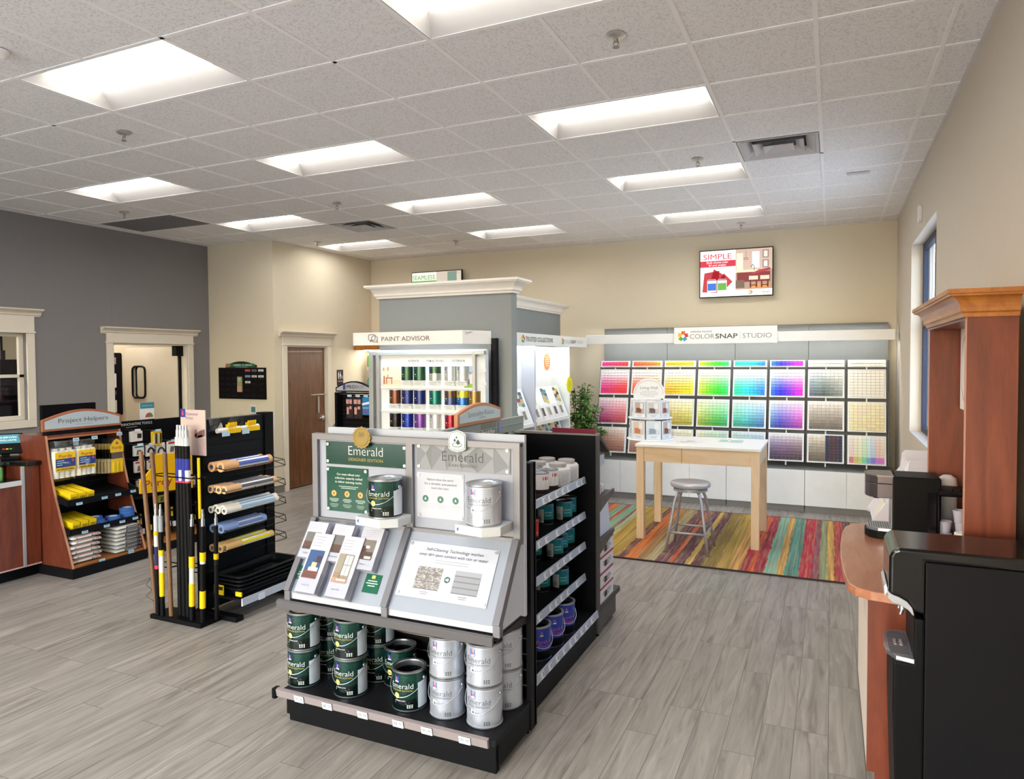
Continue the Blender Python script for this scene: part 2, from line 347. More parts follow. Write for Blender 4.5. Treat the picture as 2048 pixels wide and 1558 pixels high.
# window in the right wall
m = MB(); a, b = XR+0.1, XR+0.15
for y0, y1 in ((WY0, WY0+0.06), (7.04, 7.10), (WY1-0.06, WY1)): m.box(a, y0, WZ0, b, y1, WZ1, '343a4c', 'satin')
for z0, z1 in ((WZ0, WZ0+0.06), (2.12, 2.18), (WZ1-0.06, WZ1)): m.box(a, WY0, z0, b, WY1, z1, '343a4c', 'satin')
w1 = struct(m.build('window_1', None, 0.003)); m = MB(); m.box(a+0.02, WY0+0.03, WZ0+0.03, a+0.026, WY1-0.03, WZ1-0.03, 'ffffff', 'glass'); m.build('glass_pane', w1)
m = MB()
for q in range(9): m.box(a+0.028, WY0+0.1+q*0.21, WZ0+0.05, a+0.032, WY0+0.115+q*0.21, WZ1-0.05, '6f87a4', 'satin')
m.build('security_bar', w1)
# back room seen through the doorway and the cashier window
shell('wall_back_room', [(-11.4, 1.9, 0, -11.3, 5.6, 2.9), (-9.9, 5.68, 0, -9.8, 8.2, 2.9), (-9.8, 8.1, 0, XL-0.12, 8.2, 2.9), (-11.3, 1.9, 0, XL-0.12, 2.0, 2.9), (-11.4, 5.6, 0, XL-0.12, 5.68, 2.9)], TAN)
shell('ceiling_back_room', [(-11.4, 1.9, 2.8, XL-0.12, 8.2, 2.86)], 'cfc9c0')
def area(name, loc, rot, sx, sy, power, col):
    l = bpy.data.lights.new(name, 'AREA'); l.shape = 'RECTANGLE'; l.size = sx; l.size_y = sy; l.energy = power; l.color = col
    o = bpy.data.objects.new(name, l); COL.objects.link(o); o.location = loc; o.rotation_euler = rot; return o
for nm, y0, y1, lab in (('added_room_light', 6.2, 7.4, 'added unseen ceiling light brightening the back room behind the swing door'), ('added_room_light', 3.0, 4.2, 'added unseen ceiling light brightening the back room behind the cashier window')):  # lamps added out of sight to brighten the back room
    t = thing(nm, lab, 'ceiling light', (-9.1, (y0+y1)/2, 2.8)); m = MB(); m.box(-9.4, y0, 2.775, -8.8, y1, 2.80, 'f4f4f2'); m.build('light_frame', t)
    m = MB(); m.box(-9.36, y0+0.04, 2.765, -8.84, y1-0.04, 2.774, 'ffffff', 'warmstrip'); m.build('diffuser', t)
# casings
def crown_prof(d, h):      # (out, up) profile of a flared crown moulding
    P = [(0, 0), (0.18*d, 0), (0.22*d, 0.14*h), (0.34*d, 0.2*h)]
    for q in range(7):
        t = q/6; P.append((0.34*d+0.56*d*(1-math.cos(t*PI/2)), 0.2*h+0.55*h*math.sin(t*PI/2)))
    return P+[(0.92*d, 0.82*h), (d, 0.84*h), (d, h), (0, h)]
def crownx(m, x, y0, y1, z0, d, h, sgn=1, c=TRIM, k='satin'):      # on a wall facing +x / -x
    m.prism([(x+sgn*p, z0+q) for p, q in crown_prof(d, h)], 'y', y0, y1, c, k)
def casing(name, x, y0, y1, z0, z1, sill=False, top=0.20):
    m = MB(); w = 0.085; t = 0.022
    m.box(x, y0-w, z0, x+t, y0, z1, TRIM); m.box(x, y1, z0, x+t, y1+w, z1, TRIM)
    m.box(x, y0-w, z1, x+t, y1+w, z1+top-0.08, TRIM); m.box(x, y0-w-0.01, z1, x+t+0.008, y1+w+0.01, z1+0.02, TRIM)
    crownx(m, x, y0-w-0.07, y1+w+0.07, z1+top-0.085, 0.095, 0.085)
    if sill: m.box(x, y0-w, z0-w, x+t, y1+w, z0, TRIM)
    return struct(m.build(name, None, 0.003))
casing('trim_1', XL, DY0, DY1, 0, DZ)
casing('trim_2', XL, VY0, VY1, VZ0, VZ1, True, 0.27)
casing('trim_3', BX, RY0, RY1, 0, RZ, False, 0.2)
m = MB()
for (y0, y1, z0, z1) in ((DY0, DY0+0.02, 0, DZ), (DY1-0.02, DY1, 0, DZ), (DY0, DY1, DZ-0.02, DZ)): m.box(XL-0.14, y0, z0, XL, y1, z1, TRIM)
for (y0, y1, z0, z1) in ((RY0, RY0+0.02, 0, RZ), (RY1-0.02, RY1, 0, RZ), (RY0, RY1, RZ-0.02, RZ)): m.box(BX-0.12, y0, z0, BX, y1, z1, TRIM)
struct(m.build('trim_4'))
# cashier window sash
m = MB()
for z0, z1 in ((VZ0, VZ0+0.05), (1.665, 1.70), (VZ1-0.04, VZ1)): m.box(XL-0.09, VY0, z0, XL-0.05, VY1, z1, TRIM)
for y0 in (VY0, 3.35, 4.12, VY1-0.05): m.box(XL-0.09, y0, VZ0, XL-0.05, y0+0.05, VZ1, TRIM)
w3 = struct(m.build('window_3', None, 0.002)); m = MB(); m.box(XL-0.075, VY0, VZ0, XL-0.07, VY1, VZ1, 'ffffff', 'glass'); m.build('glass_pane', w3)
# baseboards
for nm, b in (('baseboard_left', [(XL, YF, 0, XL+0.012, DY0-0.09, 0.1), (XL, DY1+0.09, 0, XL+0.012, BY, 0.1)]), ('baseboard_restroom', [(XL+0.012, BY-0.012, 0, BX+0.012, BY, 0.1), (BX, BY, 0, BX+0.012, RY0-0.09, 0.1), (BX, RY1+0.09, 0, BX+0.012, YB, 0.1)]),
              ('baseboard_back', [(BX, YB-0.012, 0, -3.1, YB, 0.1)]), ('baseboard_right', [(XR-0.012, 4.4, 0, XR, YB, 0.1), (XR-0.012, YF, 0, XR, 2.8, 0.1)])):
    shell(nm, b, '7f7871', 'matte')
# restroom door
m = MB(); m.box(BX-0.07, RY0+0.023, 0.01, BX-0.03, RY1-0.023, RZ-0.023, 'ffffff', 'walnut_door'); d = struct(m.build('door_1', None, 0.002))
m = MB(); m.cyl((BX-0.03, 8.40, 0.98), (BX+0.005, 8.40, 0.98), 0.035, 'd8d4cc', 'metal', 20); m.cyl((BX+0.005, 8.40, 0.98), (BX+0.045, 8.40, 0.98), 0.014, 'd8d4cc', 'metal')
m.tube([(BX+0.04, 8.40, 0.98), (BX+0.042, 8.34, 0.982), (BX+0.04, 8.27, 0.975)], 0.011, 'd8d4cc', 'metal', 8); m.build('door_handle', d)
m = MB(); m.box(BX-0.02, 8.30, 1.05, BX-0.0, 8.32, 1.30, 'd8d4cc', 'metal'); m.tube([(BX-0.02, 8.15, 1.33), (BX+0.03, 8.2, 1.33), (BX+0.035, 8.44, 1.33), (BX-0.02, 8.47, 1.33)], 0.008, 'cfcac2', 'metal', 8); m.build('door_latch', d)
# swing door of the back room (hinged at the far jamb, opened inwards)
mk = Matrix.Translation((XL-0.14, DY1-0.03, 0)) @ Matrix.Rotation(math.radians(-88), 4, 'Z')
m = MB(); W_ = 1.04
zs = (0.02, 0.95, 1.30, 1.76, DZ-0.03); ws0, ws1 = 0.63, 0.87
m.box(-0.022, -W_, 0.02, 0.022, -ws1, DZ-0.03, 'cfc6b6'); m.box(-0.022, -ws0, 0.02, 0.022, 0, DZ-0.03, 'cfc6b6')
m.box(-0.022, -ws1, 0.02, 0.022, -ws0, 1.32, 'cfc6b6'); m.box(-0.022, -ws1, 1.76, 0.022, -ws0, DZ-0.03, 'cfc6b6'); m.xf(0, mk); d = struct(m.build('door_2'))
m = MB(); yc = -(ws0+ws1)/2; zc = 1.54; hw, hh = 0.125, 0.225
def rrect(hw, hh, r, n=6):
    P = []
    for cx_, cy_, a0 in ((hw-r, hh-r, 0), (-hw+r, hh-r, 90), (-hw+r, -hh+r, 180), (hw-r, -hh+r, 270)):
        for q in range(n+1):
            a = math.radians(a0+90*q/n); P.append((cx_+r*math.cos(a), cy_+r*math.sin(a)))
    return P
for s_ in (-1, 1):
    P = [(s_*0.03, yc+a, zc+b) for a, b in rrect(hw, hh, 0.06)]; m.tube(P, 0.014, '1c1b1d', 'satin', 8, True)
m.xf(0, mk); m.build('window_gasket', d)
m = MB(); m.prism([(yc+a, zc+b) for a, b in rrect(hw, hh, 0.06)], 'x', -0.004, 0.004, 'ffffff', 'glass'); m.xf(0, mk); m.build('glass_pane', d)
m = MB(); m.box(-0.024, -W_, 0.02, 0.024, 0, 0.75, '6d5548'); m.xf(0, mk); m.build('kick_plate', d)
m = MB(); m.box(XL-0.15, DY1-0.13, DZ-0.16, XL-0.06, DY1-0.02, DZ-0.02, '1c1b1d'); m.box(XL-0.13, DY1-0.045, 0, XL-0.10, DY1-0.02, DZ-0.02, '1c1b1d'); m.build('hinge_gap_shade', d)  # hinge block, plus a black strip standing in for the shaded door gap

# ------------------------------------------------ suspended ceiling
T, TX0, TY0 = 0.6096, -0.083, 3.786
def cx_(i): return min(max(TX0+T*i, XL), XR)
def cy_(j): return min(max(TY0+T*j, YF), YB)
LIGHTS = [(i, j) for i in (-3, -7, -11) for j in (7, 4, 1, -2, -5, -8)]
hole = set()
for i, j in LIGHTS: hole |= {(i, j), (i+1, j)}
AC = [(-1, 3), (-9, 5)]; hole |= set(AC); RET = [(-13, 3), (-12, 3)]; hole |= set(RET)
m = MB()
for i in range(-14, 2):
    for j in range(-12, 10):
        if (i, j) in hole: continue
        x0, x1, y0, y1 = cx_(i), cx_(i+1), cy_(j), cy_(j+1)
        if x1-x0 < 0.01 or y1-y0 < 0.01: continue
        m.box(x0, y0, CEIL+0.004, x1, y1, CEIL+0.02, 'ffffff', 'ceiling_tile')
ceil = struct(m.build('ceiling'))
m = MB(); m.box(XL-0.2, YF-0.2, CEIL+0.29, XR+0.2, YB+0.15, CEIL+0.33, '6a6864', 'matte'); struct(m.build('ceiling_deck'))
m = MB(); g = 0.012
midl = {(i+1, j) for i, j in LIGHTS} | {(-12, 3)}
for i in range(-13, 2):
    j = -12
    while j < 10:
        if (i, j) in midl: j += 1; continue
        k = j
        while k < 10 and (i, k) not in midl: k += 1
        m.box(TX0+T*i-g, cy_(j)+(g if j > -12 else 0), CEIL-0.001, TX0+T*i+g, cy_(k)-(g if k < 10 else 0), CEIL+0.006, 'f6f4f3', 'satin'); j = k
for j in range(-11, 10): m.box(XL, TY0+T*j-g, CEIL-0.0012, XR, TY0+T*j+g, CEIL+0.0058, 'f6f4f3', 'satin')
m.box(XL, YB-0.02, CEIL-0.002, XR, YB, CEIL+0.02, 'd9d6d3'); m.box(XR-0.02, YF, CEIL-0.002, XR, YB, CEIL+0.02, 'd9d6d3'); m.box(XL, YF, CEIL-0.002, XL+0.02, BY, CEIL+0.02, 'd9d6d3')
m.build('ceiling_grid', ceil)['kind'] = 'structure'
def troffer():
    t = thing('ceiling_light', '', 'ceiling light', (0, 0, CEIL)); L, Wd, D = 1.19, 0.585, 0.085
    m = MB(); a, b = L/2, Wd/2; a2, b2 = L/2-0.055, Wd/2-0.115
    m.box(-a-0.012, -b-0.012, CEIL+0.0, -a+0.004, b+0.012, CEIL+0.003, 'b8b6b4'); m.box(a-0.004, -b-0.012, CEIL, a+0.012, b+0.012, CEIL+0.003, 'b8b6b4')
    m.box(-a, -b-0.012, CEIL, a, -b+0.004, CEIL+0.003, 'b8b6b4'); m.box(-a, b-0.004, CEIL, a, b+0.012, CEIL+0.003, 'b8b6b4'); m.box(-a-0.012, -b-0.012, CEIL+0.098, a+0.012, b+0.012, CEIL+0.10, 'b8b6b4'); m.build('light_frame', t)
    m = MB(); z0, z1 = CEIL+0.003, CEIL+D
    A = [(-a, -b, z0), (a, -b, z0), (a, b, z0), (-a, b, z0)]; B = [(-a2, -b2, z1), (a2, -b2, z1), (a2, b2, z1), (-a2, b2, z1)]
    for q in range(4): m.poly([A[q], B[q], B[(q+1) % 4], A[(q+1) % 4]], 'b9b6b2', 'satin')
    m.build('reflector', t)
    m = MB()
    n = 8; pr = []
    for q in range(n+1):
        t_ = q/n; pr.append((-b2+2*b2*t_, z1-0.002-0.035*math.sin(t_*PI)))
    for q in range(n): m.poly([(-a2, pr[q][0], pr[q][1]), (-a2, pr[q+1][0], pr[q+1][1]), (a2, pr[q+1][0], pr[q+1][1]), (a2, pr[q][0], pr[q][1])], 'ffffff', 'lens', True)
    for s_ in (-1, 1):
        P = [(s_*a2, y, z) for y, z in pr]; m.poly(P if s_ < 0 else P[::-1], 'ffffff', 'lens')
    m.build('light_lens', t); return t
colname = {-3: 'right-hand column nearest the window wall', -7: 'middle column', -11: 'left-hand column'}
rown = {7: 'farthest from the camera', 4: 'second from the back', 1: 'third from the back', -2: 'fourth from the back', -5: 'overhead behind the camera', -8: 'by the storefront'}
tr0 = troffer(); first = True
for i, j in LIGHTS:
    o = tr0 if first else dup(tr0); first = False
    o.location = (TX0+T*(i+1), TY0+T*(j+0.5), CEIL); o['label'] = 'recessed rectangular ceiling light in the %s, %s' % (colname[i], rown[j]); o['group'] = 'recessed ceiling lights'
def sprinkler():
    t = thing('sprinkler', '', 'sprinkler', (0, 0, 0)); m = MB(); m.lathe(0, 0, [(0.05, -0.002), (0.05, -0.006), (0.034, -0.016), (0.012, -0.02), (0.0, -0.02)], 'd7d4d0', 'metal', 24); m.build('escutcheon', t)
    m = MB(); m.cyl((0, 0, -0.018), (0, 0, -0.036), 0.01, 'a8a4a0', 'metal', 10); m.tube([(0.01, 0, -0.03), (0.015, 0, -0.045), (0, 0, -0.06), (-0.015, 0, -0.045), (-0.01, 0, -0.03)], 0.003, 'a8a4a0', 'metal'); m.cyl((0, 0, -0.06), (0, 0, -0.063), 0.018, 'a8a4a0', 'metal', 12); m.build('sprinkler_head', t); return t
sp0 = sprinkler()
SPR = [(-1.53, -0.43, 'in the tile near the top centre of the photo'), (-1.54, 3.57, 'between the two nearer lights of the right column'), (-1.54, 8.57, 'close to the back wall above the red and white screen'), (-7.5, -0.5, 'beyond the big light at upper left'), (-7.65, 3.6, 'between two lights of the middle column'),
       (-11.55, 2.5, 'beyond the nearest light of the left column'), (-10.6, 6.6, 'beside the farthest light of the left column'), (-7.7, 7.88, 'beside the farthest light of the middle column')]
for q, (i, j, l_) in enumerate(SPR):
    o = sp0 if q == 0 else dup(sp0); o.location = (TX0+T*i, TY0+T*j, CEIL); o['label'] = 'chrome ceiling sprinkler head '+l_; o['group'] = 'ceiling sprinklers'
def diffuser():
    t = thing('air_vent', '', 'air vent', (0, 0, 0)); h = T/2-0.012
    m = MB(); m.box(-h, -h, 0.07, h, h, 0.08, '6a6a70', 'matte')
    for x0, y0, x1, y1 in ((-h, -h, h, -h+0.03), (-h, h-0.03, h, h), (-h, -h, -h+0.03, h), (h-0.03, -h, h, h)): m.box(x0, y0, 0.0, x1, y1, 0.01, 'c9c6c6')
    for sx_ in (-1, 1):
        m.box(sx_*h, -h, 0, sx_*(h-0.006), h, 0.08, '77777a'); m.box(-h, sx_*h, 0, h, sx_*(h-0.006), 0.08, '77777a')
    m.build('vent_frame', t)
    for q, (o_, i_, z0, z1) in enumerate(((0.262, 0.195, -0.002, 0.045), (0.185, 0.12, -0.004, 0.04), (0.11, 0.03, -0.006, 0.04))):
        m = MB(); A = [(-o_, -o_, z0), (o_, -o_, z0), (o_, o_, z0), (-o_, o_, z0)]; B = [(-i_, -i_, z1), (i_, -i_, z1), (i_, i_, z1), (-i_, i_, z1)]
        for w in range(4):
            w2_ = (w+1) % 4; m.poly([A[w], A[w2_], B[w2_], B[w]], 'c9c6c6', 'satin'); up3 = [tuple(Vector(p)+Vector((0, 0, 0.004))) for p in (A[w], A[w2_], B[w2_], B[w])]; m.poly(up3[::-1], '9a9898', 'satin')
        m.build('vent_cone', t)
    return t
ac = diffuser(); ac.location = (TX0+T*(-0.5), TY0+T*3.5, CEIL-0.004); tag(ac, 'square white ceiling air vent near the window wall', 'air vent', 'ceiling air vents')
dup(ac, (TX0+T*(-8.5), TY0+T*5.5, CEIL-0.004), 'square ceiling air vent between the left and middle light columns')
m = MB(); x0, x1, y0, y1 = cx_(-13)+0.012, cx_(-11)-0.012, cy_(3)+0.012, cy_(4)-0.012
m.box(x0, y0, CEIL+0.0, x1, y1, CEIL+0.004, '8d8b8c', 'satin')
for q in range(26): m.box(x0+0.02, y0+0.015+q*0.0218, CEIL-0.0015, x1-0.02, y0+0.022+q*0.0218, CEIL, '6f6d70', 'satin')
simple(m, 'return_air_grille', 'wide grey perforated return air grille in the ceiling by the grey wall', 'air vent')
m = MB(); m.lathe(TX0+T*(0.42), TY0+T*5.3, [(0.0, CEIL-0.012), (0.012, CEIL-0.012), (0.012, CEIL)], 'd0cecc', 'satin', 12); m.box(TX0+T*0.33, TY0+T*5.28, CEIL-0.012, TX0+T*0.62, TY0+T*5.36, CEIL, 'cfcdd2')
simple(m, 'occupancy_sensor', 'small flat rectangular sensor on the ceiling tile near the window', 'sensor')
m = MB(); m.lathe(0, 0, [(0, -0.05), (0.03, -0.045), (0.05, -0.025), (0.055, 0)], 'f0efee', 'satin', 24); o = simple(m, 'smoke_detector', 'round white smoke detector on the ceiling at the left edge', 'smoke detector'); o.location = (-4.04, 2.30, CEIL)
m = MB(); m.prism([(7.14+a, 3.095+b) for a, b in rrect(0.045, 0.075, 0.03)], 'x', XR-0.03, XR, 'e9e6e2'); simple(m, 'strobe_alarm', 'small white oval alarm on the wall above the window', 'alarm', bevel=0.006)
# ------------------------------------------------ grey partition with white crown
shell('wall_partition', [(-4.17, 5.9, 0, -2.70, 6.02, 2.50), (-3.55, 6.02, 0, -3.43, 9.12, 2.50)], PGREY)
def crown_ring(m, x0, y0, x1, y1, z0, d, h, c='efece6'):
    P = crown_prof(d, h); n = len(P); rings = []
    for dx, dy in ((x0, y0), (x1, y0), (x1, y1), (x0, y1)):
        sx_ = -1 if dx == x0 else 1; sy_ = -1 if dy == y0 else 1
        rings.append(m.pts([(dx+sx_*p, dy+sy_*p, z0+q) for p, q in P]))
    for q in range(4):
        A, B = rings[q], rings[(q+1) % 4]
        for w in range(n-1): m.face([A+w, B+w, B+w+1, A+w+1], c, 'satin')
    m.poly([(x0-d, y0-d, z0+h), (x1+d, y0-d, z0+h), (x1+d, y1+d, z0+h), (x0-d, y1+d, z0+h)], c, 'satin')
m = MB(); crown_ring(m, -4.17, 5.9, -2.70, 6.02, 2.45, 0.11, 0.13); crown_ring(m, -3.55, 6.14, -3.43, 9.12, 2.45, 0.11, 0.13); struct(m.build('trim_5'))

# ------------------------------------------------ paint cans
def badge(m, fn, u, v, w, h):       # the small blue company badge with its red and white figure
    def q(a, b, c, d, col, e): m.poly([fn(a, b, e), fn(c, b, e), fn(c, d, e), fn(a, d, e)], col)
    q(u-w/2, v-h/2, u+w/2, v+h/2, '1f3fae', 0.0004); q(u-w*0.42, v-h*0.44, u+w*0.42, v-h*0.26, 'e8ecf4', 0.0007)
    q(u-w*0.2, v-h*0.2, u+w*0.2, v+h*0.1, 'c9586f', 0.0007); q(u-w*0.1, v+h*0.1, u+w*0.1, v+h*0.3, 'd88a97', 0.0007)
def flower(m, fn, u, v, r, col='e5d774', n=12):
    P = []
    for q in range(n*2):
        a = 2*PI*q/(n*2); rr = r*(1.0 if q % 2 == 0 else 0.88); P.append(fn(u+rr*math.cos(a), v+rr*math.sin(a), 0.0009))
    m.poly(P, col)
def gallon(kind):
    """one-gallon can standing at the origin, label towards -y"""
    R, Hc = 0.0825, 0.188
    green = kind == 'green'; body = {'green': '123c35', 'silver': 'c2c8d6', 'blue': '2545b8'}[kind]
    t = thing('paint_can', '', 'paint can', (0, 0, 0)); FK = 'silver' if kind == 'silver' else 'foil'
    m = MB()
    pr = [(0, 0.003, '8d9298', 'metal'), (R, 0.003, 'a9adb3', 'metal'), (R+0.002, 0.0, 'a9adb3', 'metal'), (R+0.002, 0.006, body, 'foil')]
    if kind == 'blue': pr += [(R, 0.007, '151618', 'satin'), (R, 0.055, body, FK)]
    elif green: pr += [(R, 0.007, '122a28', 'foil'), (R, 0.06, body, 'foil')]
    else: pr += [(R, 0.007, body, FK)]
    pr += [(R, Hc-0.012, body, FK), (R, Hc-0.010)]
    m.lathe(0, 0, pr, body, FK, 48); m.build('can_body', t)
    m = MB(); m.lathe(0, 0, [(R, Hc-0.010), (R+0.002, Hc-0.006), (R+0.0025, Hc), (R-0.003, Hc+0.0015), (R-0.012, Hc-0.001), (R-0.013, Hc-0.006), (R-0.0135, Hc-0.03, '16161a', 'matte'), (R-0.004, Hc-0.035), (R-0.004, 0.01), (0, 0.01)], 'b9bcc2', 'metal', 48); m.build('can_rim', t)
    def fn(u, v, e=0.0006):
        a = -PI/2+u/R; return ((R+e)*math.cos(a), (R+e)*math.sin(a), v)
    m = MB(); tc = {'green': 'e6ebe8', 'silver': '33363e', 'blue': '8b3f8e'}[kind]
    badge(m, fn, -0.018, Hc-0.036, 0.024, 0.034)
    if kind == 'blue':
        m.text('Porch &', (0, 0, 0), size=0.03, c='b64a86', fn=lambda x, y: fn(x, y+0.095), fit=0.095); m.text('Floor', (0, 0, 0), size=0.03, c='b64a86', fn=lambda x, y: fn(x, y+0.07), fit=0.07)
    else:
        m.text('Emerald', (0, 0, 0), size=0.036, c=tc, fn=lambda x, y: fn(x+0.006, y+0.108), fit=0.118, bold=-0.03)
        m.text('DESIGNER EDITION' if green else 'RAIN REFRESH', (0, 0, 0), size=0.0115, c='b39a4a' if green else '64676f', fn=lambda x, y: fn(x+0.006, y+0.095), fit=0.112)
        rr = random.Random(3)
        for a in range(14):
            for b in range(5):
                u, v = 0.012+a*0.0085+(b % 2)*0.004, Hc-0.022-b*0.0085; s_ = 0.0019*(1.1-b*0.12)
                if (a+b) % 2 == 0 or b < 3: m.poly([fn(u-s_*0.7, v, 0.0004), fn(u, v-s_, 0.0004), fn(u+s_*0.7, v, 0.0004), fn(u, v+s_*1.5, 0.0004)], '3f8a70' if green else '9aa0ad', 'foil')
        if green:
            flower(m, fn, -0.018, 0.073, 0.0145)
            m.text('INTERIOR LATEX', (0, 0, 0), size=0.008, c=tc, fn=lambda x, y: fn(x, y+0.047), fit=0.055)
        else:
            m.poly([fn(-0.03, 0.062), fn(-0.008, 0.062), fn(-0.008, 0.084), fn(-0.03, 0.084)], 'eef2f4'); m.poly([fn(-0.022, 0.072, 0.0009), fn(-0.017, 0.066, 0.0009), fn(-0.013, 0.072, 0.0009), fn(-0.019, 0.081, 0.0009)], '2c5a50')
        for q, w_ in enumerate((0.075, 0.06)): m.poly([fn(-0.03, 0.041-q*0.005), fn(-0.03+w_, 0.041-q*0.005), fn(-0.03+w_, 0.0435-q*0.005), fn(-0.03, 0.0435-q*0.005)], tc)
        for q in range(9):
            u, v = 0.034+(q % 3)*0.0105, 0.029-(q//3)*0.0065; m.poly([fn(u, v), fn(u+0.007, v), fn(u+0.007, v+0.0035), fn(u, v+0.0035)], tc)
    m.build('label_print', t)
    m = MB(); n = 8; a0, a1 = (0.045, 0.135) if kind != 'silver' else (0.062, 0.12)
    if kind != 'silver':
        col = 'c2cbd8' if green else '1b1c20'
        for q in range(n):
            u0, u1 = 0.088+0.075*q/n, 0.088+0.075*(q+1)/n
            m.poly([fn(u0, 0.012, 0.0008), fn(u1, 0.012, 0.0008), fn(u1, 0.132+0.012*(q+1)/n, 0.0008), fn(u0, 0.132+0.012*q/n, 0.0008)], col)
        for q in range(14): m.poly([fn(0.094, 0.125-q*0.0078, 0.0012), fn(0.15, 0.125-q*0.0078, 0.0012), fn(0.15, 0.1262-q*0.0078, 0.0012), fn(0.094, 0.1262-q*0.0078, 0.0012)], '8d9bb0' if green else 'd8dce4')
        m.build('tint_label', t)
    m = MB(); P = []
    for q in range(25):
        a = PI*q/24; x = (R+0.006)*math.cos(a); s_ = math.sin(a); P.append((x, -s_*(R+0.010), Hc-0.042-0.075*s_))
    m.tube(P, 0.0017, 'c6c9cf', 'metal', 6); hnd = m.build('wire_handle', t)
    for s_ in (-1, 1):
        m = MB(); m.lathe(0, 0, [(0.011, 0), (0.010, 0.003), (0.006, 0.006), (0, 0.007)], '9b9ea6', 'metal', 16); m.xf(0, Matrix.Translation((s_*R, 0, Hc-0.042)) @ Matrix.Rotation(s_*PI/2, 4, 'Y')); m.build('handle_ear', hnd)
    return t
G0 = {k: gallon(k) for k in ('green', 'silver', 'blue')}
used = set()
def put(proto, key, loc, label, rz=0, group=None):
    if key not in used: used.add(key); o = proto; o.location = loc; o.rotation_euler = (0, 0, rz); o['label'] = label
    else: o = dup(proto, loc, label, rz)
    if group: o['group'] = group
    return o
DZ0 = 0.168
gl = 'green designer paint can '
for x, y, lv, rz, l_ in ((-2.485, 2.815, 0, -0.06, 'at the front left deck corner, bottom of its stack'), (-2.485, 2.815, 1, 0.02, 'with a cream disc on top, upper of the front left stack'), (-2.455, 3.0, 0, 0, 'in shadow behind the front left stack, lower one'), (-2.455, 3.0, 1, 0, 'in shadow behind the front left stack, upper one'),
                      (-2.195, 2.825, 0, 0, 'second from the left in the front row, lower of its stack'), (-2.195, 2.825, 1, 0, 'second from the left in the front row, upper of its stack'), (-2.165, 3.02, 0, 0.05, 'behind the second stack from the left, lower one'), (-2.165, 3.02, 1, 0.03, 'behind the second stack from the left, upper one'),
                      (-1.85, 2.83, 0, 0, 'standing single and open at the middle of the deck front'), (-2.03, 3.02, 0, 0.1, 'open, standing behind the single middle can')):
    put(G0['green'], 'g', (x, y, DZ0+lv*0.191), gl+l_, rz, 'green paint cans on the base deck')
for x, y, lv, rz, l_ in ((-1.645, 2.84, 0, -0.05, 'left silver stack at the front, lower one'), (-1.645, 2.84, 1, 0, 'left silver stack at the front, upper one'), (-1.445, 2.835, 0, 0, 'front right corner of the base deck, lower one'), (-1.445, 2.835, 1, 0, 'front right corner of the base deck, upper one'),
                         (-1.43, 3.03, 0, 0, 'behind the right silver stack, lower one'), (-1.43, 3.03, 1, 0, 'behind the right silver stack, upper one')):
    put(G0['silver'], 's', (x, y, DZ0+lv*0.191), 'silver rain paint can, '+l_, rz, 'silver paint cans on the base deck')
m = MB(); m.lathe(-2.50, 2.83, [(0, 0), (0.06, 0), (0.06, 0.004), (0, 0.004)], 'd9c9a4', 'matte', 28, z=DZ0+2*0.191-0.012); simple(m, 'sample_disc', 'round cream sample disc lying in the top left green can', 'disc')

# ------------------------------------------------ front end-cap gondola
BLK = '1b1b1f'
ec = thing('end_cap_shelving', 'black metal end cap shelving unit holding the stacked green and silver cans', 'shelving', (-1.92, 2.92, 0))
m = MB(); m.prism([(-2.505, 0.0), (-1.335, 0), (-1.335, 0.135), (-2.525, 0.135), (-2.525, 0.03), (-2.505, 0.03)], 'y', 2.725, 2.745, '17171b'); m.box(-2.525, 2.745, 0.0, -2.505, 3.10, 0.135, BLK); m.box(-1.34, 2.745, 0.03, -1.325, 3.10, 0.155, BLK, 'satin')
m.build('kick_plate', ec, 0.002)
m = MB(); m.box(-2.53, 2.70, 0.135, -1.325, 3.12, 0.165, '2a2a30', 'satin')
for q in range(42):
    for w in range(7):
        x, y = -2.50+q*0.0275, 2.735+w*0.027
        if w in (0, 1, 5, 6) or True: m.poly([(x, y, 0.1656), (x+0.006, y, 0.1656), (x+0.006, y+0.006, 0.1656), (x, y+0.006, 0.1656)], '050506', 'matte')
m.build('base_deck', ec)
m = MB(); m.prism([(2.70, 0.125), (2.685, 0.13), (2.678, 0.168), (2.70, 0.172)], 'x', -2.555, -1.355, '8f8585', 'satin'); m.box(-2.575, 2.675, 0.12, -2.553, 2.71, 0.172, '0c0c0e'); pch = m.build('price_channel', ec, 0.001)
def ptag(m, x, y, z, w=0.055, h=0.034, R=(1, 0, 0), U=(0, 0.15, 0.99), c='dfe4ea', seed=0, bc='6c7280'):
    o, R, U = Vector((x, y, z)), Vector(R), Vector(U).normalized(); N = R.cross(U)*0.001
    if N.y > 0.0005 and abs(R.x) > 0.5: N = -N
    m.poly([o+N, o+R*w+N, o+R*w+U*h+N, o+U*h+N], c); N2 = N*1.6; rr = random.Random(seed)
    for q in range(6):
        a = w*(0.08+0.065*q); m.poly([o+R*a+U*h*0.3+N2, o+R*(a+w*0.03)+U*h*0.3+N2, o+R*(a+w*0.03)+U*h*0.8+N2, o+R*a+U*h*0.8+N2], bc)
    m.poly([o+R*w*0.58+U*h*0.4+N2, o+R*w*0.92+U*h*0.4+N2, o+R*w*0.92+U*h*0.75+N2, o+R*w*0.58+U*h*0.75+N2], 'a4a9b2' if rr.random() < 2 else c)
for q, x in enumerate((-2.43, -2.255, -2.045, -1.845, -1.69, -1.495)):
    m = MB(); ptag(m, x, 2.680, 0.130, 0.058, 0.036, U=(0, -0.18, 0.98), seed=q); m.build('price_tag', pch)
m = MB(); m.box(-2.52, 3.13, 0.03, -1.32, 3.15, 1.33, '101013', 'satin')
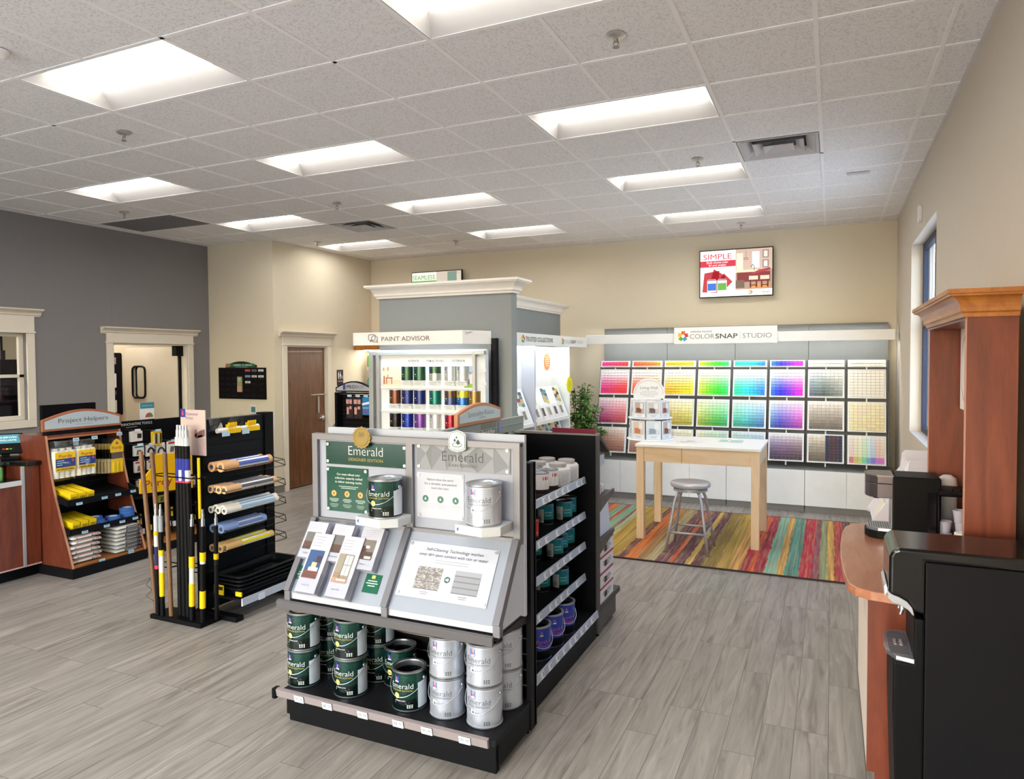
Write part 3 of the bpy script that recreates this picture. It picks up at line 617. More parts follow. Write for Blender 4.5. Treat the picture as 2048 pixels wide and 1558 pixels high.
for q in range(6): m.box(-2.49, 3.127, 0.215+q*0.078, -1.35, 3.13, 0.222+q*0.078, '857b70', 'satin')
m.build('back_panel', ec)
for x in (-2.53, -1.345):
    m = MB(); m.box(x, 3.09, 0.02, x+0.025, 3.16, 1.33, '26262b')
    for q in range(52): m.box(x+(0.026 if x < -2 else -0.001), 3.105, 0.05+q*0.0245, x+(0.0265 if x < -2 else 0), 3.111, 0.064+q*0.0245, '020203', 'matte')
    m.build('upright', ec)
m = MB(); m.box(-2.56, 2.72, 0.59, -1.345, 3.12, 0.612, '4a4a50', 'satin'); m.prism([(2.72, 0.57), (2.705, 0.575), (2.705, 0.612), (2.72, 0.62)], 'x', -2.565, -1.34, '5c5a5e', 'satin')
for x in (-2.56, -1.36): m.prism([(2.72, 0.59), (3.12, 0.54), (3.12, 0.60), (2.72, 0.60)], 'x', x, x+0.015, '3a3a40')
for q in range(44):
    for y in (2.735, 2.748): m.poly([(-2.54+q*0.0272, y, 0.6125), (-2.534+q*0.0272, y, 0.6125), (-2.534+q*0.0272, y+0.005, 0.6125), (-2.54+q*0.0272, y+0.005, 0.6125)], '141416', 'matte')
m.build('shelf', ec, 0.002)
for x in (-1.35, -2.51):
    m = MB(); m.cyl((x, 2.76, 0), (x, 2.76, 0.03), 0.012, '0c0c0e'); m.cyl((x, 3.10, 0), (x, 3.10, 0.03), 0.012, '0c0c0e'); m.build('levelling_foot', ec)

# display stand on the shelf
ds = thing('paint_display', 'grey framed sloping counter display of two premium paint lines on the end cap', 'display', (-1.92, 2.9, 0.612))
m = MB(); m.box(-2.46, 3.0, 0.615, -1.31, 3.022, 1.475, 'b4b9c6', 'satin')
m.prism([(2.735, 0.635), (3.0, 0.635), (3.0, 1.44), (2.955, 1.44), (2.955, 0.98)], 'x', -1.325, -1.315, 'c0c6d4', 'satin')
m.prism([(2.735, 0.635), (3.0, 0.635), (3.0, 1.44), (2.955, 1.44), (2.955, 0.98)], 'x', -2.515, -2.505, 'c0c6d4', 'satin'); m.build('white_panel', ds)
FR = '74747b'
m = MB(); y0, y1 = 2.945, 2.985
for x in (-2.525, -1.935, -1.345): m.box(x, y0, 0.965, x+(0.035 if x != -1.935 else 0.04), y1, 1.445, FR, 'brushed')
for z in (0.965, 1.412): m.box(-2.525, y0, z, -1.31, y1, z+0.033, FR, 'brushed')
m.box(-1.316, 2.955, 1.425, -1.309, 2.975, 1.44, '101010')
n = Vector((0, -0.33, 0.22)).normalized(); sd = Vector((0, -0.22, -0.33)).normalized(); P0 = Vector((0, 2.95, 0.975)); SL = 0.397
def S(x, t, h=0.0): return Vector((x, 0, 0))+P0+sd*(SL*t)+n*h
def sbox(m, x0, x1, t0, t1, h0, h1, c, k='satin'):
    P = [S(x0, t0, h0), S(x1, t0, h0), S(x1, t1, h0), S(x0, t1, h0), S(x0, t0, h1), S(x1, t0, h1), S(x1, t1, h1), S(x0, t1, h1)]
    i = m.pts(P)
    for q in ((0, 1, 2, 3), (7, 6, 5, 4), (0, 4, 5, 1), (1, 5, 6, 2), (2, 6, 7, 3), (3, 7, 4, 0)): m.face([i+a for a in q], c, k)
for x in (-2.525, -1.935, -1.345): sbox(m, x, x+0.035, -0.02, 0.97, -0.01, 0.03, FR, 'brushed'); m.box(x, 2.72, 0.612, x+0.035, 2.755, 0.665, FR, 'brushed')
m.build('frame', ds, 0.002)
m = MB(); m.box(-2.50, 2.966, 0.99, -1.33, 2.975, 1.42, 'a0a4b2', 'satin'); m.build('upper_panel', ds)
for x0, x1 in ((-2.495, -1.93), (-1.90, -1.34)):
    m = MB(); sbox(m, x0, x1, 0, 0.97, 0, 0.006, '939aa9', 'satin'); m.box(x0, 2.735, 0.625, x1, 2.75, 0.66, 'b4b6c0'); m.build('sloped_panel', ds)
def screws(m, pts, r=0.008, c='d8d8da'):
    for p, nn in pts:
        p = Vector(p); nn = Vector(nn); m.cyl(p, p+nn*0.006, r, c, 'metal', 12)
YP = 2.962
m = MB(); m.box(-2.445, YP, 1.285, -1.935, YP+0.004, 1.405, '113a2d', 'gloss')
m.text('Emerald', (-2.19, YP-0.001, 1.338), size=0.07, c='c9ccca', fit=0.215, bold=-0.03); m.text('DESIGNER EDITION', (-2.19, YP-0.001, 1.308), size=0.022, c='9a8a3e', fit=0.215, bold=0.01)
screws(m, [((x, YP, z), (0, -1, 0)) for x in (-2.43, -1.95) for z in (1.30, 1.39)]); m.build('banner', ds)['label'] = 'dark green banner'
m = MB(); m.box(-2.442, YP, 1.035, -2.176, YP+0.004, 1.27, '16493a', 'gloss'); R_ = (1, 0, 0)
for q, s_ in enumerate(('Our most refined color', 'collection, expertly crafted', 'to deliver stunning results.')): m.text(s_, (-2.30, YP-0.001, 1.228-q*0.020), size=0.016, c='dfe8e2', fit=(0.15, 0.175, 0.175)[q])
bars(m, (-2.30, YP-0.001, 1.168), (1, 0, 0), (0, 0, 1), 0.16, 2, 0.009, 0.003, 'b8cabf')
for q, x in enumerate((-2.395, -2.31, -2.225)):
    m.lathe(0, 0, [(0, 0), (0.016, 0)], 'd9a45a', 'print', 20); mk_ = m.mark()-40
    m.xf(mk_, Matrix.Translation((x, YP-0.0012, 1.13)) @ Matrix.Rotation(PI/2, 4, 'X')); m.poly([(x-0.006, YP-0.0018, 1.124), (x+0.006, YP-0.0018, 1.124), (x+0.004, YP-0.0018, 1.137), (x-0.004, YP-0.0018, 1.137)], '8a4a2a')
    bars(m, (x, YP-0.001, 1.10), (1, 0, 0), (0, 0, 1), 0.062, 3, 0.007, 0.0025, 'b8cabf', seed=q); bars(m, (x, YP-0.001, 1.072), (1, 0, 0), (0, 0, 1), 0.058, 3, 0.007, 0.0022, '9ab0a4', seed=q+5)
screws(m, [((x, YP, z), (0, -1, 0)) for x in (-2.43, -2.188) for z in (1.047, 1.257)]); m.build('info_panel', ds)['label'] = 'green printed panel'
m = MB(); m.box(-1.88, YP, 1.29, -1.365, YP+0.004, 1.418, '787b82', 'gloss')
fc = random.Random(5)
xs = [-1.88+0.515*q/6 for q in range(7)]
for q in range(6):
    a, b = 1.29, 1.418; mid = (fc.uniform(xs[q], xs[q+1]), fc.uniform(a+0.03, b-0.03))
    for tri, c in ((((xs[q], a), (xs[q+1], a), mid), '84878e'), (((xs[q+1], a), (xs[q+1], b), mid), '6c6f76'), (((xs[q+1], b), (xs[q], b), mid), '8d9097'), (((xs[q], b), (xs[q], a), mid), '73767e')): m.poly([(p[0], YP-0.0006, p[1]) for p in tri], c, 'print')
m.text('Emerald', (-1.62, YP-0.0015, 1.338), size=0.07, c='2c2f35', fit=0.225, bold=-0.03); m.text('RAIN REFRESH', (-1.62, YP-0.0015, 1.312), size=0.02, c='4a4d54', fit=0.15, bold=0.01)
screws(m, [((x, YP, z), (0, -1, 0)) for x in (-1.865, -1.38) for z in (1.305, 1.405)]); m.build('banner', ds)['label'] = 'silver faceted banner'
m = MB(); m.box(-1.879, YP, 1.05, -1.614, YP+0.004, 1.275, 'b9bcc9', 'satin')
for q, s_ in enumerate(('Nature does the work', 'for a durable, just-painted', 'look that lasts.')): m.text(s_, (-1.745, YP-0.001, 1.237-q*0.021), size=0.016, c='50535c', fit=(0.15, 0.18, 0.1)[q])
bars(m, (-1.745, YP-0.001, 1.178), (1, 0, 0), (0, 0, 1), 0.16, 2, 0.009, 0.003, 'b4b6c2')
for q, x in enumerate((-1.83, -1.745, -1.66)):
    m.lathe(0, 0, [(0, 0), (0.017, 0)], '35685c', 'print', 20); m.xf(m.mark()-40, Matrix.Translation((x, YP-0.0012, 1.145)) @ Matrix.Rotation(PI/2, 4, 'X')); m.poly([(x-0.006, YP-0.0018, 1.14), (x+0.006, YP-0.0018, 1.14), (x, YP-0.0018, 1.155)], 'cfe0da')
    bars(m, (x, YP-0.001, 1.118), (1, 0, 0), (0, 0, 1), 0.065, 3, 0.007, 0.0025, 'aeb1bd', seed=q); bars(m, (x, YP-0.001, 1.09), (1, 0, 0), (0, 0, 1), 0.062, 4, 0.007, 0.0022, 'bcbfca', seed=q+5)
screws(m, [((x, YP, z), (0, -1, 0)) for x in (-1.867, -1.627) for z in (1.062, 1.262)]); m.build('info_panel', ds)['label'] = 'white printed panel'
for x0, x1, zz in ((-2.135, -1.905, 1.02), (-1.575, -1.355, 1.032)):
    m = MB(); m.prism([(x0, 2.80), (x1-0.07, 2.775), (x1, 2.83), (x1, YP), (x0, YP)], 'z', zz, zz+0.042, 'c4c8cc', 'satin')
    m.lathe(0, 0, [(0, 0), (0.008, 0)], '2c4fa5', 'print', 16); m.xf(m.mark()-32, Matrix.Translation((x0+0.02, 2.7965, zz+0.022)) @ Matrix.Rotation(PI/2, 4, 'X')); bars(m, (x0+0.075, 2.793, zz+0.026), (1, -0.15, 0), (0, 0, 1), 0.06, 2, 0.009, 0.003, '8a93a8'); m.build('can_bracket', ds, 0.003)
m = MB(); sbox(m, -1.885, -1.40, 0.12, 0.80, 0.007, 0.011, 'b6bbc9', 'satin')
sr, su = Vector((1, 0, 0)), -sd
def stext(m, s_, x, t, size, c, fit, h=0.0125, bold=0, shear=0.2): m.text(s_, S(x, t, h), sr, su, size, c, fit=fit, bold=bold, shear=shear)
stext(m, 'Self-Cleaning Technology washes', -1.63, 0.22, 0.021, '3c404a', 0.31); stext(m, 'away dirt upon contact with rain or water', -1.63, 0.285, 0.021, '3c404a', 0.375)
for q, t_ in enumerate((0.335, 0.365)): bars(m, S(-1.63, t_, 0.0125), sr, su, 0.30, 1, 0.01, 0.003, '9ba0ad')
for x0, c1, c2 in ((-1.80, 'a09c9e', 'b0aeb0'), (-1.595, '8a8e98', '959aa4')):
    for q in range(3 if c1[0:2] == 'a0' else 4):
        nn = 3 if c1[0:2] == 'a0' else 4; t0 = 0.42+0.27*q/nn; t1 = 0.42+0.27*(q+1)/nn-0.012
        if nn == 3:
            for a in range(18):
                for b in range(5): m.poly([S(x0+a*0.0075, t0+(t1-t0)*b/5, 0.0125), S(x0+(a+1)*0.0075, t0+(t1-t0)*b/5, 0.0125), S(x0+(a+1)*0.0075, t0+(t1-t0)*(b+1)/5, 0.0125), S(x0+a*0.0075, t0+(t1-t0)*(b+1)/5, 0.0125)][::-1], random.choice(('827e7f', '959190', 'a5a1a0', '736f71')), 'print')
        else: m.poly([S(x0, t0, 0.0125), S(x0+0.135, t0, 0.0125), S(x0+0.135, t1, 0.0125), S(x0, t1, 0.0125)][::-1], random.choice((c1, c2)), 'print')
        m.poly([S(x0, t1, 0.0125), S(x0+0.135, t1, 0.0125), S(x0+0.135, t1+0.012, 0.0125), S(x0, t1+0.012, 0.0125)][::-1], '6c6c72', 'print')
bars(m, S(-1.735, 0.725, 0.0125), sr, su, 0.06, 2, 0.009, 0.004, '888d99'); bars(m, S(-1.53, 0.725, 0.0125), sr, su, 0.06, 2, 0.009, 0.004, '888d99')
m.poly([S(-1.63+0.015*math.cos(a*PI/8), 0.545-0.0378*math.sin(a*PI/8), 0.0125) for a in range(16)], '33564c', 'print')
m.poly([S(-1.638, 0.555, 0.0135), S(-1.638, 0.535, 0.0135), S(-1.628, 0.535, 0.0135), S(-1.628, 0.52, 0.0135), S(-1.619, 0.545, 0.0135), S(-1.628, 0.57, 0.0135), S(-1.628, 0.555, 0.0135)][::-1], 'f0f4f2', 'print')
screws(m, [(S(x, t, 0.011), n) for x in (-1.872, -1.413) for t in (0.155, 0.765)]); m.build('info_panel', ds)['label'] = 'white sloping printed panel'
for x0, x1, t0, t1 in ((-2.515+0.02, -2.415, 0.62, 0.80), (-2.075, -1.985, 0.60, 0.83)):
    m = MB(); sbox(m, x0, x1, t0, t1, 0.007, 0.010, '1f5a48', 'satin'); bars(m, S((x0+x1)/2, t0+0.09, 0.0115), sr, su, 0.07, 3, 0.012, 0.005, 'b5cabf'); m.poly([S((x0+x1)/2-0.01, t0+0.055, 0.0115), S((x0+x1)/2+0.01, t0+0.055, 0.0115), S((x0+x1)/2+0.01, t0+0.015, 0.0115), S((x0+x1)/2-0.01, t0+0.015, 0.0115)], 'e0c070' if x0 > -2.2 else 'e8ecf0'); m.build('info_card', ds)
# gold seal and the self-cleaning badge on the top rail
m = MB(); P = [(-2.195+0.058*(1 if q % 2 == 0 else 0.9)*math.cos(PI*q/16), 1.435+0.058*(1 if q % 2 == 0 else 0.9)*math.sin(PI*q/16)) for q in range(32)]
m.prism(P, 'y', 2.935, 2.941, '94804e', 'satin'); m.tube([(-2.195+0.044*math.cos(PI*q/12), 2.934, 1.435+0.044*math.sin(PI*q/12)) for q in range(24)], 0.0012, 'a8852e', 'metal', 5, True)
m.text('30', (-2.197, 2.9335, 1.438), size=0.036, c='6f5a24', k='print', bold=-0.01, shear=0.3)
def ring(m, s_, cx0, cz0, r, a0, a1, size, c, y, inner=False):
    nn = len(s_)
    for q, ch in enumerate(s_):
        if ch == ' ': continue
        a = a0+(a1-a0)*q/(nn-1); o = Vector((cx0+r*math.cos(a), y, cz0+r*math.sin(a))); R = Vector((math.sin(a), 0, -math.cos(a))); U = Vector((math.cos(a), 0, math.sin(a)))
        if inner: R, U = -R, -U
        m.text(ch, o, R, U, size, c)
ring(m, 'YEARS', -2.195, 1.435, 0.036, 1.3*PI, 1.7*PI, 0.010, 'a8852e', 2.9335, True); m.build('gold_seal', ds)['label'] = 'gold scalloped seal'
m = MB(); cx0, cz0 = -1.635, 1.44
P = [(cx0-0.047, cz0-0.035), (cx0-0.03, cz0-0.046), (cx0, cz0-0.052), (cx0+0.03, cz0-0.046), (cx0+0.047, cz0-0.035), (cx0+0.047, cz0+0.032), (cx0+0.03, cz0+0.046), (cx0, cz0+0.054), (cx0-0.03, cz0+0.046), (cx0-0.047, cz0+0.032)]
m.prism(P, 'y', 2.935, 2.941, 'd0d4d6', 'satin'); m.tube([(cx0+(a-cx0)*0.9, 2.9345, cz0+(b-cz0)*0.9) for a, b in P], 0.001, '2c4c46', 'satin', 4, True)
ring(m, 'SELF-CLEANING', cx0, cz0-0.028, 0.062, 0.82*PI, 0.18*PI, 0.0095, '2c3c3a', 2.9335)
ring(m, 'TECHNOLOGY', cx0, cz0+0.02, 0.062, 1.22*PI, 1.78*PI, 0.0095, '2c3c3a', 2.9335, True)
def drop(m, x, z, s_, y, c='24443c'):
    m.poly([(x, y, z+s_*1.6)]+[(x+s_*math.cos(a), y, z+s_*math.sin(a)) for a in [PI*0.2-PI*1.4*q/10 for q in range(11)]], c)
drop(m, cx0+0.006, cz0-0.006, 0.010, 2.934); drop(m, cx0-0.012, cz0+0.004, 0.006, 2.934); drop(m, cx0-0.002, cz0+0.018, 0.0045, 2.934)
m.tube([(cx0+0.026*math.cos(a*PI/10), 2.934, cz0-0.017+0.010*math.sin(a*PI/10)) for a in range(20)], 0.0012, '2c4c46', 'satin', 4, True); m.build('badge', ds)['label'] = 'white self-cleaning badge'
put(G0['green'], 'g', (-2.01, 2.875, 1.063), 'green designer paint can on the white bracket of the sloping display', 0.05)
put(G0['silver'], 's', (-1.462, 2.875, 1.075), 'silver rain paint can on the white bracket of the sloping display', 0.05)
for x, y, z, c in ((-2.01, 2.875, 1.063, 'c8ccd2'), (-1.462, 2.875, 1.075, 'd2d6dc')):
    m = MB(); m.lathe(x, y, [(0.069, 0.186), (0.066, 0.181), (0.045, 0.181), (0.043, 0.184), (0, 0.184)], c, 'metal', 36, z=z); simple(m, 'can_lid', 'metal lid on the %s can of the sloping display' % ('green' if x < -2 else 'silver'), 'lid')
# brochures in clear holders
PICS = {'blue': ('2c4a78', '6b3a2a'), 'room': ('8a8274', '9a7a64'), 'chair': ('706a62', '4a302a'), 'grey': ('646262', '523c32')}
for q, (x, t0, t1, h, pic, lab) in enumerate(((-2.50, 0.55, 0.05, 0.012, 'grey', 'back left of the sloping display'), (-2.335, 0.55, 0.05, 0.012, 'grey', 'back middle of the sloping display'), (-2.155, 0.60, 0.05, 0.012, 'chair', 'back right of the sloping display, dining photo'),
                                              (-2.43, 0.985, 0.20, 0.012, 'blue', 'front left, with a blue lamp photo'), (-2.245, 0.985, 0.20, 0.012, 'room', 'front right, with a pale living room photo'))):
    w = 0.128; th = 0.055
    if q < 3: h = 0.012; th = 0.045
    t = thing('brochure_stack', 'white brochures in a clear holder, '+lab, 'brochures', S(x+w/2, t0, h), 'brochure stacks on the sloping display')
    m = MB()
    nn = 9
    for k in range(nn):
        a = h+th*k/nn; sbox(m, x+random.uniform(-0.002, 0.003)+k*0.0008, x+w+random.uniform(-0.002, 0.002), t1+random.uniform(0, 0.012), t0-0.01, a, a+th/nn*0.82, '9c9cab' if k % 2 else 'b9b9c6', 'satin')
    hh = h+th; c1, c2 = PICS[pic]
    def P4(a, b, c, d, col, e=0.001): m.poly([S(x+a*w, t0+(t1-t0)*b, hh+e), S(x+c*w, t0+(t1-t0)*b, hh+e), S(x+c*w, t0+(t1-t0)*d, hh+e), S(x+a*w, t0+(t1-t0)*d, hh+e)], col, 'print')
    P4(0.13, 0.24, 0.83, 0.70, c1)
    if pic == 'blue': P4(0.13, 0.24, 0.83, 0.36, c2, 0.0015); P4(0.33, 0.36, 0.78, 0.42, 'e5dccc', 0.0015); P4(0.42, 0.42, 0.66, 0.50, 'd3b98c', 0.0015); P4(0.57, 0.50, 0.80, 0.61, '3a2630', 0.0015); P4(0.66, 0.42, 0.70, 0.50, '3a2630', 0.0015)
    elif pic == 'room': P4(0.13, 0.24, 0.83, 0.32, 'b08a70', 0.0015); P4(0.45, 0.36, 0.80, 0.68, 'b4b8b8', 0.0015); P4(0.44, 0.30, 0.46, 0.70, '3a3a3c', 0.002); P4(0.62, 0.34, 0.635, 0.68, '6a6a6c', 0.002); P4(0.45, 0.52, 0.80, 0.53, '6a6a6c', 0.002); P4(0.15, 0.32, 0.42, 0.40, '8c7460', 0.002); P4(0.35, 0.27, 0.78, 0.30, 'c4c2bc', 0.002)
    elif pic == 'chair': P4(0.13, 0.24, 0.83, 0.42, c2, 0.0015); P4(0.25, 0.42, 0.5, 0.55, '3c2a26', 0.0015); P4(0.45, 0.50, 0.62, 0.56, 'e9e6e0', 0.002); P4(0.5, 0.26, 0.8, 0.32, 'd8d4cc', 0.002)
    else: P4(0.13, 0.24, 0.83, 0.45, c2, 0.0015)
    for k in range(4): P4(0.12, 0.92-k*0.05, 0.7-k*0.04, 0.926-k*0.05, '8c8c98')
    m.text(('Living Well', 'Home', 'Color', 'Loving Color', 'Warm White')[q], S(x+w*0.47, t0+(t1-t0)*0.12, hh+0.001), sr, su, 0.012, '70707c', fit=0.05)
    m.build('brochures', t)
    m = MB(); sbox(m, x-0.004, x+w+0.006, t0+(t1-t0)*0.33, t0+0.004, hh+0.004, hh+0.006, 'ffffff', 'acrylic'); sbox(m, x-0.004, x-0.002, t0+(t1-t0)*0.33, t0+0.004, 0.008, hh+0.005, 'ffffff', 'acrylic'); sbox(m, x+w+0.004, x+w+0.006, t0+(t1-t0)*0.33, t0+0.004, 0.008, hh+0.005, 'ffffff', 'acrylic')
    m.build('brochure_holder', t)

# ------------------------------------------------ the long black gondola behind it
gd = thing('gondola_shelving', 'long black double sided shelving unit behind the end cap, with teal quart cans', 'shelving', (-1.93, 3.77, 0))
m = MB(); m.box(-1.94, 3.17, 0.02, -1.92, 4.36, 1.33, '141418'); m.build('back_panel', gd)
m = MB(); m.box(-2.50, 4.37, 0.02, -1.39, 4.41, 1.33, '1d1d22'); m.box(-2.50, 4.365, 1.33, -1.385, 4.415, 1.345, '8b8680', 'satin'); m.box(-1.40, 4.368, 0.02, -1.385, 4.414, 1.33, '55504e', 'satin')
for q in range(52): m.box(-1.425, 4.368, 0.05+q*0.0245, -1.42, 4.370, 0.064+q*0.0245, '020203', 'matte')
m.build('end_panel', gd)
m = MB(); m.cyl((-1.40, 4.39, 0), (-1.40, 4.39, 0.025), 0.012, '0c0c0e'); m.cyl((-2.48, 4.39, 0), (-2.48, 4.39, 0.025), 0.012, '0c0c0e'); m.build('levelling_foot', gd)
for z, xe in ((1.04, -1.475), (0.81, -1.475), (0.61, -1.475), (0.40, -1.475), (0.165, -1.39)):
    for s_ in (1, -1):
        if s_ < 0 and z in (1.04,): continue
        def X(v): return v if s_ > 0 else -3.86-v
        a, b = sorted((X(-1.92), X(xe)))
        m = MB(); m.box(a, 3.18, z-0.02, b, 4.355, z, '26262c', 'satin'); m.build('shelf' if z > 0.3 else 'base_deck', gd, 0.001)
        e = X(xe); m = MB(); m.prism([(e, z-0.028), (e+s_*0.014, z-0.024), (e+s_*0.006, z+0.018), (e, z+0.02)], 'y', 3.18, 4.355, 'a9b4c8', 'satin'); pch = m.build('price_channel', gd)
        if s_ > 0:
            rr = random.Random(int(z*100)); y = 3.25
            while y < 4.28:
                m = MB()
                o, R, U = Vector((e+0.0145, y, z-0.022)), Vector((0, 1, 0)), Vector((-0.2, 0, 0.98))
                m.poly([o, o+R*0.05, o+R*0.05+U*0.036, o+U*0.036], 'dde3ec'); m.poly([o+R*0.03+U*0.008+Vector((0.0005, 0, 0)), o+R*0.045+U*0.008+Vector((0.0005, 0, 0)), o+R*0.045+U*0.03+Vector((0.0005, 0, 0)), o+R*0.03+U*0.03+Vector((0.0005, 0, 0))], '8a94ab')
                y += rr.choice((0.09, 0.11, 0.17)); m.build('price_tag', pch)
for s_ in (1, -1):
    m = MB(); xk = -1.41 if s_ > 0 else -2.45; m.box(xk, 3.18, 0, xk+0.015, 4.355, 0.14, '141418'); m.build('kick_plate', gd)
m = MB(); m.box(-1.95, 3.2, 1.36, -1.91, 4.36, 1.448, '8e9795', 'satin'); m.poly([(-1.909, 3.72, 1.365), (-1.909, 3.93, 1.365), (-1.909, 3.93, 1.445), (-1.909, 3.72, 1.445)], '70736c'); m.box(-1.95, 3.3, 1.33, -1.92, 3.33, 1.36, '8e9795'); m.box(-1.95, 4.2, 1.33, -1.92, 4.23, 1.36, '8e9795')
m.text('Porch & Floor', (-1.908, 3.825, 1.378), (0, 1, 0), (0, 0, 1), 0.035, 'f2f4f2', fit=0.18, bold=0.02); m.box(-1.912, 3.2, 1.405, -1.907, 4.36, 1.408, 'a9b2b0')
m.poly([(-1.9065, 3.96, 1.375), (-1.9065, 4.01, 1.375), (-1.9065, 4.01, 1.44), (-1.9065, 3.96, 1.44)], '7f86b4')
m.build('header_panel', gd)
def arch(y0, y1, z0, h_side, h_mid, n=16, axis='y'):
    return [(y0, z0)]+[(y0+(y1-y0)*q/n, z0+h_side+(h_mid-h_side)*math.sin(PI*q/n)) for q in range(n+1)]+[(y1, z0)]
sg = thing('sign', 'arched wooden framed sign reading Specialty Paints on the black shelving', 'sign', (-1.93, 3.71, 1.448))
m = MB(); m.prism(arch(3.43, 4.0, 1.45, 0.075, 0.125), 'x', -1.93, -1.905, 'c08a6c', 'satin'); m.build('sign_frame', sg, 0.003)
m = MB(); m.prism(arch(3.455, 3.975, 1.47, 0.045, 0.085), 'x', -1.905, -1.902, 'c3d5de', 'satin'); m.build('sign_face', sg)
m = MB(); m.text('Specialty Paints', (-1.901, 3.715, 1.50), (0, 1, 0), (0, 0, 1), 0.045, '4c565e', fit=0.34, bold=-0.04); bars(m, (-1.901, 3.73, 1.485), (0, 1, 0), (0, 0, 1), 0.14, 1, 0.01, 0.005, '8fa2b0'); m.build('lettering', sg)
# small cans on its right-hand shelves
def quart(kind):
    R, Hc = 0.053, 0.125
    body = {'teal': '1b8290', 'white': 'e4e4e8', 'red': 'b5342f'}[kind]
    t = thing('quart_can', '', 'paint can', (0, 0, 0)); m = MB()
    low = {'teal': '20242a', 'white': '3a2a28', 'red': '2a2426'}[kind]
    m.lathe(0, 0, [(0, 0), (R, 0), (R, 0.004, low, 'satin'), (R, 0.03, body, 'satin'), (R, Hc-0.004)], 'a9adb3', 'metal', 32); m.build('can_body', t)
    m = MB(); m.lathe(0, 0, [(R, Hc-0.005), (R+0.002, Hc), (R-0.004, Hc), (R-0.005, Hc-0.004), (R-0.014, Hc-0.005), (0, Hc-0.005)], 'b9bcc2', 'metal', 32); m.build('can_rim', t)
    def fn(u, v, e=0.0006): a = u/R; return ((R+e)*math.cos(a), (R+e)*math.sin(a), v)
    m = MB()
    if kind == 'teal':
        m.text('All Surface', (0, 0, 0), size=0.014, c='bfe0e6', fn=lambda x, y: fn(x-0.005, y+0.07), fit=0.05); m.text('Enamel', (0, 0, 0), size=0.014, c='bfe0e6', fn=lambda x, y: fn(x-0.005, y+0.053), fit=0.04); m.poly([fn(0.0, 0.09), fn(0.014, 0.09), fn(0.014, 0.112), fn(0.0, 0.112)], '2448a8')
        for q in range(5): m.poly([fn(-0.085+q*0.010, 0.012), fn(-0.075+q*0.010, 0.012), fn(-0.075+q*0.010, 0.095), fn(-0.085+q*0.010, 0.095)], 'cdd5de')
        for q in range(6): m.poly([fn(-0.078+q*0.005, 0.02, 0.0009), fn(-0.0755+q*0.005, 0.02, 0.0009), fn(-0.0755+q*0.005, 0.05, 0.0009), fn(-0.078+q*0.005, 0.05, 0.0009)], '4a5560')
    elif kind == 'white':
        m.poly([fn(-0.02, 0.085), fn(0.0, 0.085), fn(0.02, 0.085), fn(0.02, 0.105), fn(0.0, 0.105), fn(-0.02, 0.105)], 'c23a44')
        for q in range(4): m.poly([fn(-0.03, 0.075-q*0.009), fn(0.0, 0.075-q*0.009), fn(0.03, 0.075-q*0.009), fn(0.03, 0.078-q*0.009), fn(0, 0.078-q*0.009), fn(-0.03, 0.078-q*0.009)], '9a9ca4')
    else:
        m.poly([fn(-0.012, 0.08), fn(0.006, 0.08), fn(0.006, 0.108), fn(-0.012, 0.108)], '2448a8'); m.poly([fn(-0.03, 0.045), fn(0.0, 0.045), fn(0.03, 0.045), fn(0.03, 0.055), fn(0, 0.055), fn(-0.03, 0.055)], 'e8e4e2')
    m.build('label_print', t); return t
Q0 = {k: quart(k) for k in ('teal', 'white', 'red')}
def jug():
    t = thing('tub', '', 'tub', (0, 0, 0)); m = MB()
    P = [(0.062*math.copysign(abs(math.cos(a))**0.55, math.cos(a)), 0.075*math.copysign(abs(math.sin(a))**0.55, math.sin(a))) for a in [2*PI*q/28 for q in range(28)]]
    for z0, z1, s0, s1 in ((0, 0.006, 0.92, 1), (0.006, 0.105, 1, 1), (0.105, 0.12, 1, 0.85)):
        i = m.pts([(x*s0, y*s0, z0) for x, y in P]+[(x*s1, y*s1, z1) for x, y in P])
        for q in range(28): m.face([i+q, i+(q+1) % 28, i+28+(q+1) % 28, i+28+q], 'e9e9ed', 'satin', True)
    m.poly([(x*0.85, y*0.85, 0.12) for x, y in P], 'e9e9ed'); m.build('tub_body', t)
    m = MB(); m.lathe(0, 0, [(0.054, 0.118), (0.055, 0.12), (0.055, 0.142), (0.05, 0.145), (0, 0.145)], 'b9b6b4', 'satin', 30); m.build('lid', t)
    m = MB(); m.poly([(0.0625, -0.045, 0.02), (0.0625, 0.045, 0.02), (0.0625, 0.045, 0.095), (0.0625, -0.045, 0.095)], 'd5d7de')
    for q in range(6): m.poly([(0.063, -0.035, 0.03+q*0.009), (0.063, 0.03, 0.03+q*0.009), (0.063, 0.03, 0.033+q*0.009), (0.063, -0.035, 0.033+q*0.009)], 'a4a8b4')
    m.build('label_print', t); return t
J0 = jug()
for x, y, rz, l_ in ((-1.555, 3.94, -0.5, 'at the front of the top shelf'), (-1.56, 3.80, -0.5, 'left of the white tubs on the top shelf'), (-1.68, 4.0, -0.5, 'in the second row of the top shelf'), (-1.69, 3.86, -0.5, 'in the back row of the top shelf, leftmost')):
    put(Q0['white'], 'qw', (x, y, 1.041), 'white quart can with brown base '+l_, rz, 'white quart cans')
for x, y, rz, l_ in ((-1.555, 4.08, -0.4, 'front and largest on the top black shelf'), (-1.56, 4.25, -0.4, 'farthest along the edge of the top shelf'), (-1.70, 4.095, -0.4, 'behind the front tub on the top shelf'), (-1.70, 4.262, -0.4, 'back row corner of the top shelf')):
    put(J0, 'j', (x, y, 1.041), 'white plastic tub with grey lid, '+l_, rz, 'white tubs')
